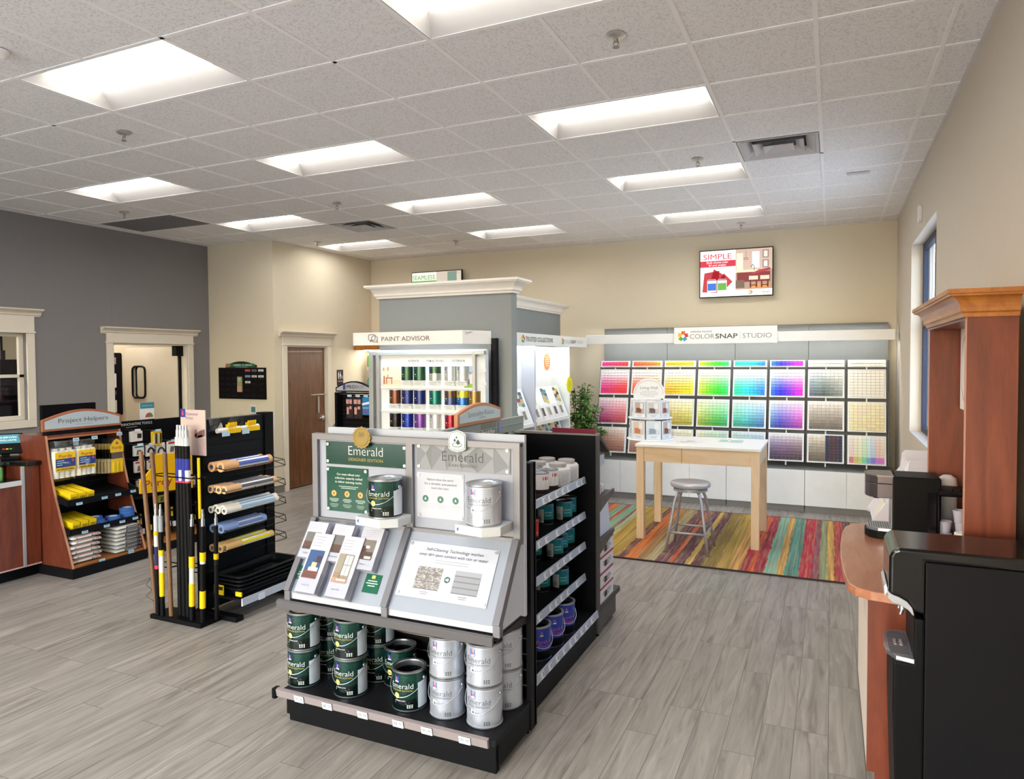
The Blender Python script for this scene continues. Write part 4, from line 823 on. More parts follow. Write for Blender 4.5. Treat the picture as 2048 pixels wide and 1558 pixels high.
for x, y, z, l_ in ((-1.62, 4.03, 0.811, 'left of three on the second shelf'), (-1.54, 4.15, 0.811, 'middle of three on the second shelf'), (-1.56, 4.285, 0.811, 'right of three on the second shelf'), (-1.55, 4.01, 0.611, 'front one on the third shelf'), (-1.57, 4.15, 0.611, 'second along the third shelf'), (-1.57, 4.28, 0.611, 'last one on the third shelf, by the end panel'), (-1.66, 3.93, 0.611, 'partly hidden by the post on the third shelf'),
                    (-1.63, 3.99, 0.401, 'left of two on the fourth shelf'), (-1.54, 4.08, 0.401, 'right of two on the fourth shelf')):
    put(Q0['teal'], 'qt', (x, y, z), 'teal quart paint can, '+l_, -0.7, 'teal quart cans')
put(Q0['red'], 'qr', (-1.545, 3.60, 0.811), 'red quart can beside the upright on the second shelf', -0.7); put(Q0['red'], 'qr', (-1.535, 3.50, 0.401), 'red quart can beside the upright on the fourth shelf', -0.7)
put(G0['blue'], 'b', (-1.50, 3.79, 0.166), 'blue floor paint can on the base deck, nearer the upright', PI/2-0.6, 'blue floor paint cans'); put(G0['blue'], 'b', (-1.50, 3.99, 0.166), 'blue floor paint can on the base deck, farther and fully visible', PI/2-0.6, 'blue floor paint cans')
put(G0['blue'], 'b', (-1.50, 3.59, 0.166), 'blue floor paint can on the base deck, nearest, mostly behind the post', PI/2-0.6, 'blue floor paint cans')
# far end cap of the run
fe_ = thing('end_cap_shelving', 'dark shelving at the far end of the black unit, holding small white boxes', 'shelving', (-1.93, 4.6, 0))
m = MB(); m.box(-2.50, 4.42, 0.03, -1.39, 4.80, 0.15, '5a5856'); m.box(-2.51, 4.42, 0.15, -1.385, 4.89, 0.19, '4c4a4a'); m.build('base_deck', fe_, 0.003)
for z in (0.63, 0.91):
    m = MB(); m.box(-2.48, 4.42, z-0.012, -1.40, 4.75, z, '55504e'); m.prism([(4.42, z-0.09), (4.75, z-0.01), (4.75, z+0.012), (4.42, z)], 'x', -1.40, -1.385, '5c5654'); m.build('shelf', fe_)
m = MB(); m.prism([(4.42, 1.30), (4.63, 1.19), (4.63, 1.205), (4.42, 1.325)], 'x', -2.45, -1.385, '3a3436'); m.box(-2.4, 4.42, 1.12, -1.40, 4.56, 1.19, 'b9c0d4'); m.build('sloped_tray', fe_)
m = MB(); m.cyl((-1.42, 4.77, 0), (-1.42, 4.77, 0.03), 0.012, '0c0c0e'); m.build('levelling_foot', fe_)
m = MB(); m.prism([(4.36, 1.345), (4.62, 1.225), (4.62, 1.24), (4.36, 1.375)], 'x', -1.70, -1.40, '7a2c3c', 'gloss'); simple(m, 'catalogue', 'dark red glossy catalogue lying on the end panel top', 'catalogue')
for q, (x, y, z, l_) in enumerate([(-1.50, 4.60, 0.19, 'bottom'), (-1.50, 4.60, 0.40, 'top')]):
    t = thing('carton', 'white and red printed carton on the far base deck, %s of the stack' % l_, 'carton', (x, y, z)); m = MB(); m.box(x-0.1, y-0.15, z, x+0.105, y+0.15, z+0.205, 'dfdfe6', 'satin'); m.build('box', t)
    m = MB(); X1 = x+0.1065; X0 = X1
    for a in range(2):
        m.poly([(X1, y-0.15, z+0.09+a*0.1), (X1, y+0.15, z+0.09+a*0.1), (X1, y+0.15, z+0.105+a*0.1), (X1, y-0.15, z+0.105+a*0.1)], 'b02c38'); bars(m, (X1, y, z+0.055+a*0.1), (0, 1, 0), (0, 0, 1), 0.2, 3, 0.015, 0.006, '7c6a6c', seed=a)
        m.poly([(X1, y-0.06, z+0.02+a*0.1), (X1, y, z+0.02+a*0.1), (X1, y, z+0.06+a*0.1), (X1, y-0.06, z+0.06+a*0.1)], '6a5a58')
    for a in range(2): m.poly([(x-0.095, y-0.151, z+0.09+a*0.1), (X0, y-0.151, z+0.09+a*0.1), (X0, y-0.151, z+0.105+a*0.1), (x-0.095, y-0.151, z+0.105+a*0.1)], 'b02c38')
    m.build('label_print', t)
m = MB(); m.prism([(4.45, 0.63), (4.72, 0.63), (4.72, 0.72), (4.68, 0.86), (4.45, 0.86)], 'x', -1.50, -1.41, 'cfd6ea', 'satin'); m.prism([(4.46, 0.86), (4.60, 0.86), (4.58, 0.90), (4.48, 0.90)], 'x', -1.49, -1.42, 'e6ecf6', 'satin'); simple(m, 'tester_box', 'pale blue boxed item on the middle shelf of the far end', 'box', bevel=0.006)
m = MB(); rr = random.Random(9)
for q in range(5): m.box(-1.52+q*0.01, 4.44+q*0.05, 0.912+q*0.0001, -1.41-q*0.006, 4.49+q*0.05, 0.955+0.02*(q % 2), ('e8e4e0', 'd2ccd0', 'b9a9a4', 'e2e4ea', 'cfc4bc')[q], 'satin')
simple(m, 'sample_packs', 'small heap of pale sample packs on the upper far shelf', 'packs', bevel=0.008)

# ------------------------------------------------ Paint Advisor display
pa = thing('paint_advisor_display', 'tall white backlit Paint Advisor display with header sign', 'display', (-3.5, 5.7, 0))
SH = 'eceef0'
m = MB(); m.prism([(-4.195, 5.5), (-2.998, 5.5), (-2.86, 5.80), (-2.90, 5.80), (-3.02, 5.53), (-4.195, 5.53)], 'z', 1.975, 2.097, 'efeeee', 'satin'); m.box(-4.195, 5.53, 1.985, -4.17, 5.86, 2.097, 'efeeee'); m.box(-4.19, 5.53, 2.08, -2.95, 5.86, 2.09, 'e2e2e2'); m.build('header_box', pa, 0.002)
m = MB(); m.text('PAINT ADVISOR', (-3.60, 5.498, 2.012), size=0.06, c='6d6a6a', fit=0.53, bold=0.012)
def bub(m, x, z, w, h, y, c='6d6a6a'):
    P = [(x+a, y, z+b) for a, b in rrect(w, h, 0.016, 4)]; m.tube(P, 0.0028, c, 'print', 4, True)
bub(m, -3.975, 2.05, 0.038, 0.027, 5.498); m.tube([(-3.945+0.034*math.cos(q*PI/9), 5.497, 2.036+0.03*math.sin(q*PI/9)) for q in range(18)], 0.0028, '6d6a6a', 'print', 4, True)
m.tube([(-3.985, 5.497, 2.024), (-3.995, 5.497, 2.006), (-3.965, 5.497, 2.022)], 0.0025, '6d6a6a', 'print', 4); m.tube([(-3.93, 5.497, 2.01), (-3.905, 5.497, 1.998), (-3.912, 5.497, 2.022)], 0.0025, '6d6a6a', 'print', 4); m.build('lettering', pa)
m = MB(); m.box(-4.10, 5.555, 2.03, -3.04, 5.585, 2.04, 'ffffff', 'striplight'); m.build('strip_light', pa)
m = MB(); m.box(-4.15, 5.72, 0.02, -2.87, 5.76, 1.93, 'dfe3e8', 'satin'); m.box(-2.96, 5.69, 0.55, -2.868, 5.74, 1.86, 'dde3ea', 'satin'); m.build('back_panel', pa)
m = MB(); m.box(-4.02, 5.700, 1.02, -2.985, 5.72, 1.875, 'f2f5f7', 'satin')
for q, (s_, x, w) in enumerate((('INTERIOR', -3.64, 0.125), ('TRIM & CEILING', -3.405, 0.2), ('EXTERIOR', -3.15, 0.14))): m.text(s_, (x, 5.698, 1.812), size=0.03, c='4c5258', fit=w, bold=0.01); bars(m, (x, 5.698, 1.795), (1, 0, 0), (0, 0, 1), w*0.8, 1, 0.01, 0.005, '9aa2aa')
for z in (1.535, 1.31): m.box(-4.0, 5.66, z+0.03, -2.99, 5.70, z+0.036, 'fafbfc')
m.poly([(-4.0, 5.698, 1.575), (-3.79, 5.698, 1.575), (-3.79, 5.698, 1.775), (-4.0, 5.698, 1.775)], 'e9dfcc'); m.poly([(-4.0, 5.697, 1.575), (-3.79, 5.697, 1.575), (-3.79, 5.697, 1.64), (-4.0, 5.697, 1.64)], 'd8c8b0')
for x0, x1, z0, z1, c in ((-3.96, -3.88, 1.655, 1.665, 'a8603a'), (-3.955, -3.945, 1.60, 1.66, 'a8603a'), (-3.895, -3.885, 1.60, 1.66, 'a8603a'), (-3.985, -3.97, 1.60, 1.68, 'b06a42'), (-3.94, -3.93, 1.67, 1.69, '5a7a4a'), (-3.99, -3.975, 1.73, 1.76, 'b98a62'), (-3.94, -3.925, 1.73, 1.765, 'b98a62')): m.poly([(x0, 5.696, z0), (x1, 5.696, z0), (x1, 5.696, z1), (x0, 5.696, z1)], c)
m.poly([(-3.09, 5.698, 1.575), (-2.99, 5.698, 1.575), (-2.99, 5.698, 1.775), (-3.09, 5.698, 1.775)], 'a9c4e4'); m.poly([(-3.09, 5.697, 1.575), (-2.99, 5.697, 1.575), (-2.99, 5.697, 1.61), (-3.09, 5.697, 1.61)], '8fb84a')
m.poly([(-3.085, 5.696, 1.61), (-2.99, 5.696, 1.61), (-2.99, 5.696, 1.69), (-3.01, 5.696, 1.725), (-3.03, 5.696, 1.70), (-3.055, 5.696, 1.74), (-3.085, 5.696, 1.70)], 'e4e2e6'); m.poly([(-3.055, 5.695, 1.61), (-3.035, 5.695, 1.61), (-3.035, 5.695, 1.655), (-3.055, 5.695, 1.655)], '4c4a86'); m.tube([(-3.087, 5.694, 1.70), (-3.055, 5.694, 1.742), (-3.025, 5.694, 1.70), (-3.0, 5.694, 1.73)], 0.003, '4f4a58', 'print', 4)
m.build('printed_panel', pa)
m = MB()
for x0, x1 in ((-4.135, -4.085), (-4.05, -4.018), (-2.988, -2.958)): m.box(x0, 5.66, 0.4, x1, 5.70, 1.905, 'a4a7aa', 'brushed')
m.box(-4.135, 5.66, 1.88, -2.865, 5.70, 1.915, 'a9b4ba', 'brushed'); m.box(-4.13, 5.665, 1.28, -4.02, 5.675, 1.286, 'a4a7aa', 'brushed'); m.build('frame', pa, 0.003)
m = MB(); m.box(-2.865, 5.80, 0.02, -2.815, 5.86, 2.03, '1d1d28')
for q in range(60): m.box(-2.868, 5.825, 0.06+q*0.03, -2.865, 5.832, 0.08+q*0.03, '060608', 'matte')
m.build('upright', pa)
m = MB(); m.box(-4.15, 5.40, 0.0, -2.87, 5.86, 0.16, '232327'); m.box(-4.15, 5.38, 0.16, -2.87, 5.72, 0.19, '3c3c42'); m.box(-4.12, 5.42, 0.84, -2.9, 5.70, 0.86, '3c3c42'); m.build('base_deck', pa)
for z in (1.60, 1.72): m = MB(); m.box(-2.90, 5.66, z, -2.845, 5.665, z+0.03, 'd8dce0'); m.box(-2.87, 5.64, z, -2.862, 5.70, z+0.005, 'd8dce0'); m.build('shelf_bracket', pa)
def sample(c1, c2=None, tag_=None):
    t = thing('sample_can', '', 'paint can', (0, 0, 0)); R, Hc = 0.062, 0.135; m = MB(); n = 20; c2 = c2 or c1
    A = [(-R*math.cos(PI*q/n), -0.05*math.sin(PI*q/n)+0.0) for q in range(n+1)]
    for q in range(n):
        (xa, ya), (xb, yb) = A[q], A[q+1]
        for z0, z1, c in ((0, Hc*0.5, c2), (Hc*0.5, Hc-0.006, c1)): m.face([m.pts([(xa, ya, z0), (xb, yb, z0), (xb, yb, z1), (xa, ya, z1)])+w for w in range(4)], c, 'foil', True)
    m.poly([(x, y, Hc-0.006) for x, y in A], 'c9ccd0', 'metal'); m.poly([(x, y, 0) for x, y in A][::-1], 'a9adb3'); m.build('can_body', t)
    m = MB(); m.tube([(x*1.01, y*1.01, Hc-0.004) for x, y in A], 0.003, 'd2d4d8', 'metal', 5); m.build('can_rim', t)
    def fn(u, v, e=0.0008):
        a = u/0.06; return ((R+e)*math.sin(a), -(0.05+e)*math.cos(a), v)
    m = MB(); m.poly([fn(-0.03, 0.098), fn(-0.018, 0.098), fn(-0.018, 0.122), fn(-0.03, 0.122)], '2a3f9a'); tc = 'e8e8ea' if tag_ != 'w' else '6a9aa8'
    for q, w in enumerate((0.06, 0.045, 0.03)): m.poly([fn(-0.04, 0.075-q*0.02), fn(-0.04+w, 0.075-q*0.02), fn(-0.04+w, 0.082-q*0.02-0.002*q), fn(-0.04, 0.082-q*0.02-0.002*q)], tc)
    flower(m, lambda a, b, e: fn(a, b, 0.0012), -0.022, 0.056, 0.006, 'e3cf6a' if tag_ == 'e' else 'e9e4da', 8); m.build('label_print', t); return t
SX = [-3.85, -3.71, -3.57, -3.40, -3.235, -3.105, -2.98]
SPEC = [(1.64, 1, '1a4a3a', None, 'e', 'dark green, left of the top row'), (1.64, 2, '1c4f40', None, None, 'dark green, second in the top row'), (1.64, 3, '24503f', 'b3b8b4', None, 'green fading to silver, in the middle of the top row'), (1.64, 4, 'c2cacd', None, None, 'silver, second from right in the top row'), (1.64, 5, 'c6ced2', None, 'e', 'silver, rightmost in the top row'),
        (1.415, 0, '6b3f2a', None, None, 'brown, leftmost in the middle row'), (1.415, 1, '1c2c6c', None, None, 'navy, second in the middle row'), (1.415, 2, '1c2c6c', None, None, 'navy, third in the middle row'), (1.415, 3, '14706a', None, None, 'teal, centre of the middle row'), (1.415, 4, '5a4436', '3c4a78', None, 'brown and blue, right of the teal one'), (1.415, 5, 'd8cf3a', '2468b8', None, 'yellow and blue, middle row'), (1.415, 6, '8a6f3c', None, None, 'bronze gold, rightmost in the middle row'),
        (1.19, 0, '2b211f', None, None, 'near black, leftmost in the bottom row'), (1.19, 1, '1f3598', None, None, 'blue, second in the bottom row'), (1.19, 2, '7a4a9c', None, None, 'purple, third in the bottom row'), (1.19, 3, 'dfe6e8', None, 'w', 'white, centre of the bottom row'), (1.19, 4, '9c1c30', None, None, 'crimson, right in the bottom row')]
for z, i, c1, c2, tg, l_ in SPEC:
    o = sample(c1, c2, tg); o.location = (SX[i], 5.698, z); o['label'] = 'small display paint can, %s' % l_; o['group'] = 'paint cans on the backlit display'
    m = MB(); m.prism([(SX[i]-0.06, 5.698), (SX[i]-0.05, 5.655), (SX[i]+0.05, 5.655), (SX[i]+0.06, 5.698)], 'z', z-0.012, z-0.002, 'f4f6f8'); m.prism([(5.699, z-0.05), (5.67, z-0.05), (5.66, z-0.015), (5.699, z-0.015)], 'x', SX[i]-0.058, SX[i]+0.058, 'e9edf0'); bars(m, (SX[i], 5.661, z-0.028), (1, 0, 0), (0, 0.3, 1), 0.09, 2, 0.01, 0.003, 'a9b2ba'); m.build('can_ledge', pa)

# ------------------------------------------------ wall display in the corner behind (wood valance), restroom sign, rack
vd = thing('corner_display', 'wall slat display under an orange wood valance in the back corner', 'display', (-5.9, 9.55, 0))
m = MB(); m.box(-6.965, 9.15, 2.0, -4.2, 9.64, 2.12, 'ffffff', 'cherry_trim'); m.build('valance', vd)
m = MB(); m.box(-6.9, 9.3, 1.985, -4.3, 9.4, 1.998, 'ffffff', 'warmstrip'); m.build('strip_light', vd)
m = MB(); m.box(-6.96, 9.60, 0.1, -4.2, 9.64, 2.0, 'd8d8d4')
for q in range(18): m.box(-6.96, 9.597, 0.15+q*0.1, -4.2, 9.60, 0.158+q*0.1, '8a8a86')
m.build('slat_panel', vd); m = MB(); m.box(-6.96, 9.2, 0.0, -4.2, 9.60, 0.5, '2a2a2e'); m.build('base_cabinet', vd)
for nm, x0, x1, z0, z1, c1, c2, l_ in (('roller_cover_bag', -6.87, -6.63, 1.67, 1.95, 'dfe4dc', '58b32c', 'clear bag of roller covers with a bright green label'), ('sponge_pack', -6.87, -6.64, 1.36, 1.56, '3d5c8c', '4c9a70', 'blue and green packet hanging under the green label bag'),
                                       ('roller_cover_bag', -6.58, -6.44, 1.70, 1.95, 'e9e4dc', 'd8906a', 'bag with an orange label between the display posts'), ('sponge_pack', -6.60, -6.42, 1.34, 1.6, '4aa0d8', 'c84a5a', 'sky blue packet between the display posts')):
    t = thing(nm, l_, 'packet', ((x0+x1)/2, 9.4, z0)); m = MB(); m.prism([(x0-0.01, z0), (x1+0.01, z0), (x1-0.01, z1), (x0+0.02, z1)], 'y', 9.36, 9.44, c1, 'satin'); m.build('packet', t, 0.01)
    m = MB(); m.box(x0+0.01, 9.355, z0+0.06, x1-0.01, 9.36, z1-0.04, c2)
    bars(m, ((x0+x1)/2, 9.354, z1-0.09), (1, 0, 0), (0, 0, 1), 0.12, 3, 0.035, 0.012, 'e8f4e0'); m.build('label_print', t); m = MB(); m.box(x0+0.07, 9.35, z1+0.0, x0+0.14, 9.355, z1+0.035, 'e8eef4'); m.tube([((x0+x1)/2, 9.60, z1+0.02), ((x0+x1)/2, 9.37, z1+0.0)], 0.004, 'c0c0c0', 'metal'); m.build('hook', t)
t = thing('restroom_sign', 'black restroom sign with white figures on the beige wall', 'sign', (BX, 8.81, 1.47)); m = MB(); m.box(BX, 8.735, 1.44, BX+0.006, 8.885, 1.69, '3a3136'); m.build('sign_plate', t, 0.002)
m = MB(); X = BX+0.0075
for yc_, s_ in ((8.77, 1), (8.815, 0)):
    m.poly([(X, yc_+0.009*math.cos(a), 1.655+0.009*math.sin(a)) for a in [q*PI/5 for q in range(10)]], 'f2eff0'); m.poly([(X, yc_-0.012, 1.57), (X, yc_+0.012, 1.57), (X, yc_+0.012, 1.64), (X, yc_-0.012, 1.64)] if s_ else [(X, yc_-0.018, 1.585), (X, yc_+0.018, 1.585), (X, yc_+0.008, 1.64), (X, yc_-0.008, 1.64)], 'f2eff0'); m.poly([(X, yc_-0.007, 1.545), (X, yc_+0.007, 1.545), (X, yc_+0.007, 1.58), (X, yc_-0.007, 1.58)], 'f2eff0')
m.tube([(X, 8.855+0.013*math.cos(q*PI/6), 1.568+0.013*math.sin(q*PI/6)) for q in range(12)], 0.002, 'f2eff0', 'print', 4, True); m.poly([(X, 8.85, 1.575), (X, 8.858, 1.575), (X, 8.858, 1.605), (X, 8.85, 1.605)], 'f2eff0')
m.text('RESTROOM', (X, 8.81, 1.505), (0, 1, 0), (0, 0, 1), 0.02, 'f2eff0', fit=0.11, bold=0.02); m.build('lettering', t)
pr = thing('gondola_rack', 'black wire product rack topped by an arched grey sign', 'rack', (-4.95, 6.7, 0))
m = MB(); m.box(-5.29, 6.70, 0.05, -4.45, 6.74, 1.455, '131318'); m.box(-5.31, 6.60, 0.05, -5.28, 6.78, 1.46, '1e1e24'); m.box(-4.46, 6.60, 0.05, -4.43, 6.78, 1.3, '1e1e24'); m.box(-5.30, 6.45, 0, -4.44, 6.78, 0.12, '1b1b20'); m.box(-5.28, 6.50, 0.55, -4.46, 6.70, 0.57, '22222a')
for q in range(24): m.box(-5.28, 6.697, 0.2+q*0.05, -4.46, 6.70, 0.204+q*0.05, '2c2c34')
m.build('rack_frame', pr)
m = MB(); m.tube([(-5.25, 6.62, 1.44), (-4.75, 6.62, 1.44)], 0.004, 'c4bfb8', 'metal'); m.build('hang_bar', pr)
m = MB(); m.prism(arch(-5.27, -4.76, 1.47, 0.05, 0.125), 'y', 6.57, 6.60, '26262c'); m.build('sign_frame', pr)
m = MB(); m.prism(arch(-5.255, -4.775, 1.485, 0.025, 0.095), 'y', 6.567, 6.57, 'a9acb6', 'satin'); m.text('PRO', (-5.045, 6.565, 1.51), size=0.055, c='26283a', fit=0.125, bold=0.03, align='C'); m.text('BUY', (-4.915, 6.565, 1.51), size=0.055, c='6a6e86', fit=0.115); m.poly([(-5.16, 6.565, 1.495), (-5.125, 6.565, 1.495), (-5.125, 6.565, 1.56), (-5.16, 6.565, 1.56)], '3a3f8c'); m.build('sign_face', pr)
for q, (x0, x1, z0, z1, c, l_) in enumerate(((-5.09, -4.995, 1.17, 1.40, '8a5a58', 'left of the two dark knee pad packs on the black rack'), (-4.985, -4.87, 1.17, 1.40, '8a5a58', 'right of the two dark knee pad packs on the black rack'), (-4.865, -4.765, 1.21, 1.41, '2f7fbe', 'bright blue packet hanging on the black rack'), (-4.76, -4.70, 1.26, 1.41, 'e8dccb', 'cream and orange packet at the right of the black rack'))):
    t = thing('hanging_pack', l_, 'packet', ((x0+x1)/2, 6.55, z0)); m = MB(); m.box(x0, 6.53, z0, x1, 6.58, z1, '3a2a30' if q < 2 else c); m.build('packet', t, 0.006)
    m = MB()
    if q < 2:
        for a, b, w, h in ((0.02, 0.72, 0.4, 0.22), (0.5, 0.72, 0.35, 0.22), (0.1, 0.2, 0.3, 0.35), (0.5, 0.45, 0.3, 0.15)): m.poly([(x0+a*(x1-x0), 6.528, z0+b*(z1-z0)), (x0+(a+w)*(x1-x0), 6.528, z0+b*(z1-z0)), (x0+(a+w)*(x1-x0), 6.528, z0+(b+h)*(z1-z0)), (x0+a*(x1-x0), 6.528, z0+(b+h)*(z1-z0))], 'c99a94')
    elif q == 2: m.poly([(x0, 6.528, z0+0.11), (x1, 6.528, z0+0.13), (x1, 6.528, z0+0.155), (x0, 6.528, z0+0.135)], 'eef2f4'); m.poly([(x0+0.005, 6.528, z0+0.01), (x1-0.01, 6.528, z0+0.01), (x1-0.01, 6.528, z0+0.07), (x0+0.005, 6.528, z0+0.07)], '5060a0'); m.text('PROTECT', ((x0+x1)/2, 6.5275, z0+0.075), size=0.02, c='e8eef4', fit=0.085)
    else: m.poly([(x0, 6.528, z0+0.1), (x1, 6.528, z0+0.1), (x1, 6.528, z0+0.14), (x0, 6.528, z0+0.14)], 'd8704a')
    m.build('label_print', t)
    m = MB(); m.box((x0+x1)/2-0.03, 6.53, 1.415, (x0+x1)/2+0.03, 6.534, 1.44, 'a9d0e8'); m.tube([((x0+x1)/2, 6.70, 1.42), ((x0+x1)/2, 6.54, 1.41)], 0.003, 'b0b0b0', 'metal'); m.build('hook', t)
m = MB(); m.prism([(-5.85, 0), (-5.3, 0), (-5.3, 1.08), (-5.62, 1.08), (-5.74, 1.05), (-5.81, 0.98), (-5.85, 0.86)], 'y', 7.15, 7.19, '77777a', 'satin'); simple(m, 'divider_panel', 'grey rounded corner panel standing behind the black wire rack', 'panel')
# business card board and thermostat
t = thing('business_card_board', 'black Need a Pro business card board on the beige wall', 'board', (-7.56, BY, 1.3)); m = MB(); y0 = BY-0.02
m.box(-8.0, y0, 1.30, -7.12, BY, 1.742, '17151b')
for r_ in range(5):
    for c_ in range(7):
        if c_ == 3: continue
        x = -7.98+c_*0.122; z = 1.33+r_*0.082; m.box(x, y0-0.012, z, x+0.105, y0-0.002, z+0.03, '24222c', 'satin')
m.build('card_holder', t, 0.002)
m = MB(); m.prism(arch(-7.85, -7.275, 1.745, 0.03, 0.085), 'y', y0-0.01, y0+0.0, '1f2f26'); m.prism([(-7.84, 1.755), (-7.29, 1.755), (-7.29, 1.785), (-7.33, 1.80), (-7.80, 1.80), (-7.84, 1.785)], 'y', y0-0.013, y0-0.01, '2f6a52', 'satin'); m.box(-7.84, y0-0.015, 1.752, -7.76, y0-0.012, 1.80, 'a87a68')
m.text('NEED A PRO?', (-7.52, y0-0.014, 1.768), size=0.03, c='d6ece0', fit=0.34, bold=0.02); bars(m, (-7.56, y0-0.0105, 1.748), (1, 0, 0), (0, 0, 1), 0.4, 1, 0.01, 0.004, 'b8c8c0'); m.build('header_sign', t)
CARDS = [(4, 4, 'c8402e', 'red'), (5, 4, '55586a', 'slate grey'), (6, 4, 'd4d2d6', 'white, top right'), (4, 3, '6fa0d0', 'light blue'), (5, 3, 'd6c8cc', 'pinkish white'), (6, 3, 'd2cfc8', 'white, second row right'), (4, 2, 'dcd4d6', 'white, single in the third row')]
for c_, r_, c, l_ in CARDS:
    x = -7.98+c_*0.122; z = 1.335+r_*0.082; m = MB(); m.box(x+0.005, y0-0.008, z, x+0.10, y0-0.004, z+0.055, c, 'print'); bars(m, (x+0.05, y0-0.0085, z+0.04), (1, 0, 0), (0, 0, 1), 0.06, 2, 0.012, 0.004, '6a6a74'); simple(m, 'business_card', 'business card pile in the black board, '+l_, 'card', 'business cards in the board')
m = MB(); m.box(-7.625, y0-0.02, 1.40, -7.54, y0-0.004, 1.615, '8f9a72', 'print'); m.box(-7.625, y0-0.022, 1.40, -7.54, y0-0.0195, 1.48, 'c9977c', 'print'); bars(m, (-7.58, y0-0.0215, 1.59), (1, 0, 0), (0, 0, 1), 0.06, 3, 0.02, 0.008, 'dfe4c8'); simple(m, 'leaflet', 'green and pink leaflet in the middle pocket of the black board', 'leaflet')
t = thing('thermostat', 'white thermostat with a teal screen on the beige wall', 'thermostat', (-7.35, BY, 1.18)); m = MB(); m.box(-7.415, BY-0.02, 1.10, -7.29, BY, 1.22, 'e6e1d8'); m.build('thermostat_case', t, 0.004); m = MB(); m.box(-7.39, BY-0.023, 1.12, -7.315, BY-0.02, 1.195, '4d7f86', 'gloss'); m.build('thermostat_screen', t)

# ------------------------------------------------ wall screens
def wallscreen(x0, x1, z0, z1, tilt, label, draw):
    w, h = x1-x0, z1-z0; t = thing('display_screen', label, 'screen', ((x0+x1)/2, 9.60, z0))
    mk = Matrix.Translation((x0, 9.56, z0))
    m = MB(); m.box(0, 0, 0, w, 0.03, h, '2c2622'); m.xf(0, mk); m.build('screen_frame', t, 0.003)
    m = MB()
    def q(a, b, c, d, col, e=0): m.poly([(a*w, -0.001-e*0.0004, b*h), (c*w, -0.001-e*0.0004, b*h), (c*w, -0.001-e*0.0004, d*h), (a*w, -0.001-e*0.0004, d*h)], col, 'screen')
    draw(m, q, w, h); m.xf(0, mk); m.build('screen_picture', t)
    m = MB(); m.box(0.3*w, 0.03, 0.3*h, 0.7*w, 0.09, 0.7*h, '222222'); m.xf(0, mk); m.build('wall_bracket', t)
def star(m, x, z, r, y, k='screen'):
    for q, c in enumerate(('e8702a', 'd8303a', '3aa0d8', '5cb84a', 'f0c030')):
        a = PI/2-q*2*PI/5; u = Vector((math.cos(a), 0, math.sin(a))); v = Vector((math.sin(a), 0, -math.cos(a))); o = Vector((x, y, z))
        m.poly([o+u*r*0.32-v*r*0.34, o+u*r*0.32+v*r*0.34, o+u*r*0.95+v*r*0.42, o+u*r*0.95-v*r*0.3][::-1], c, k)
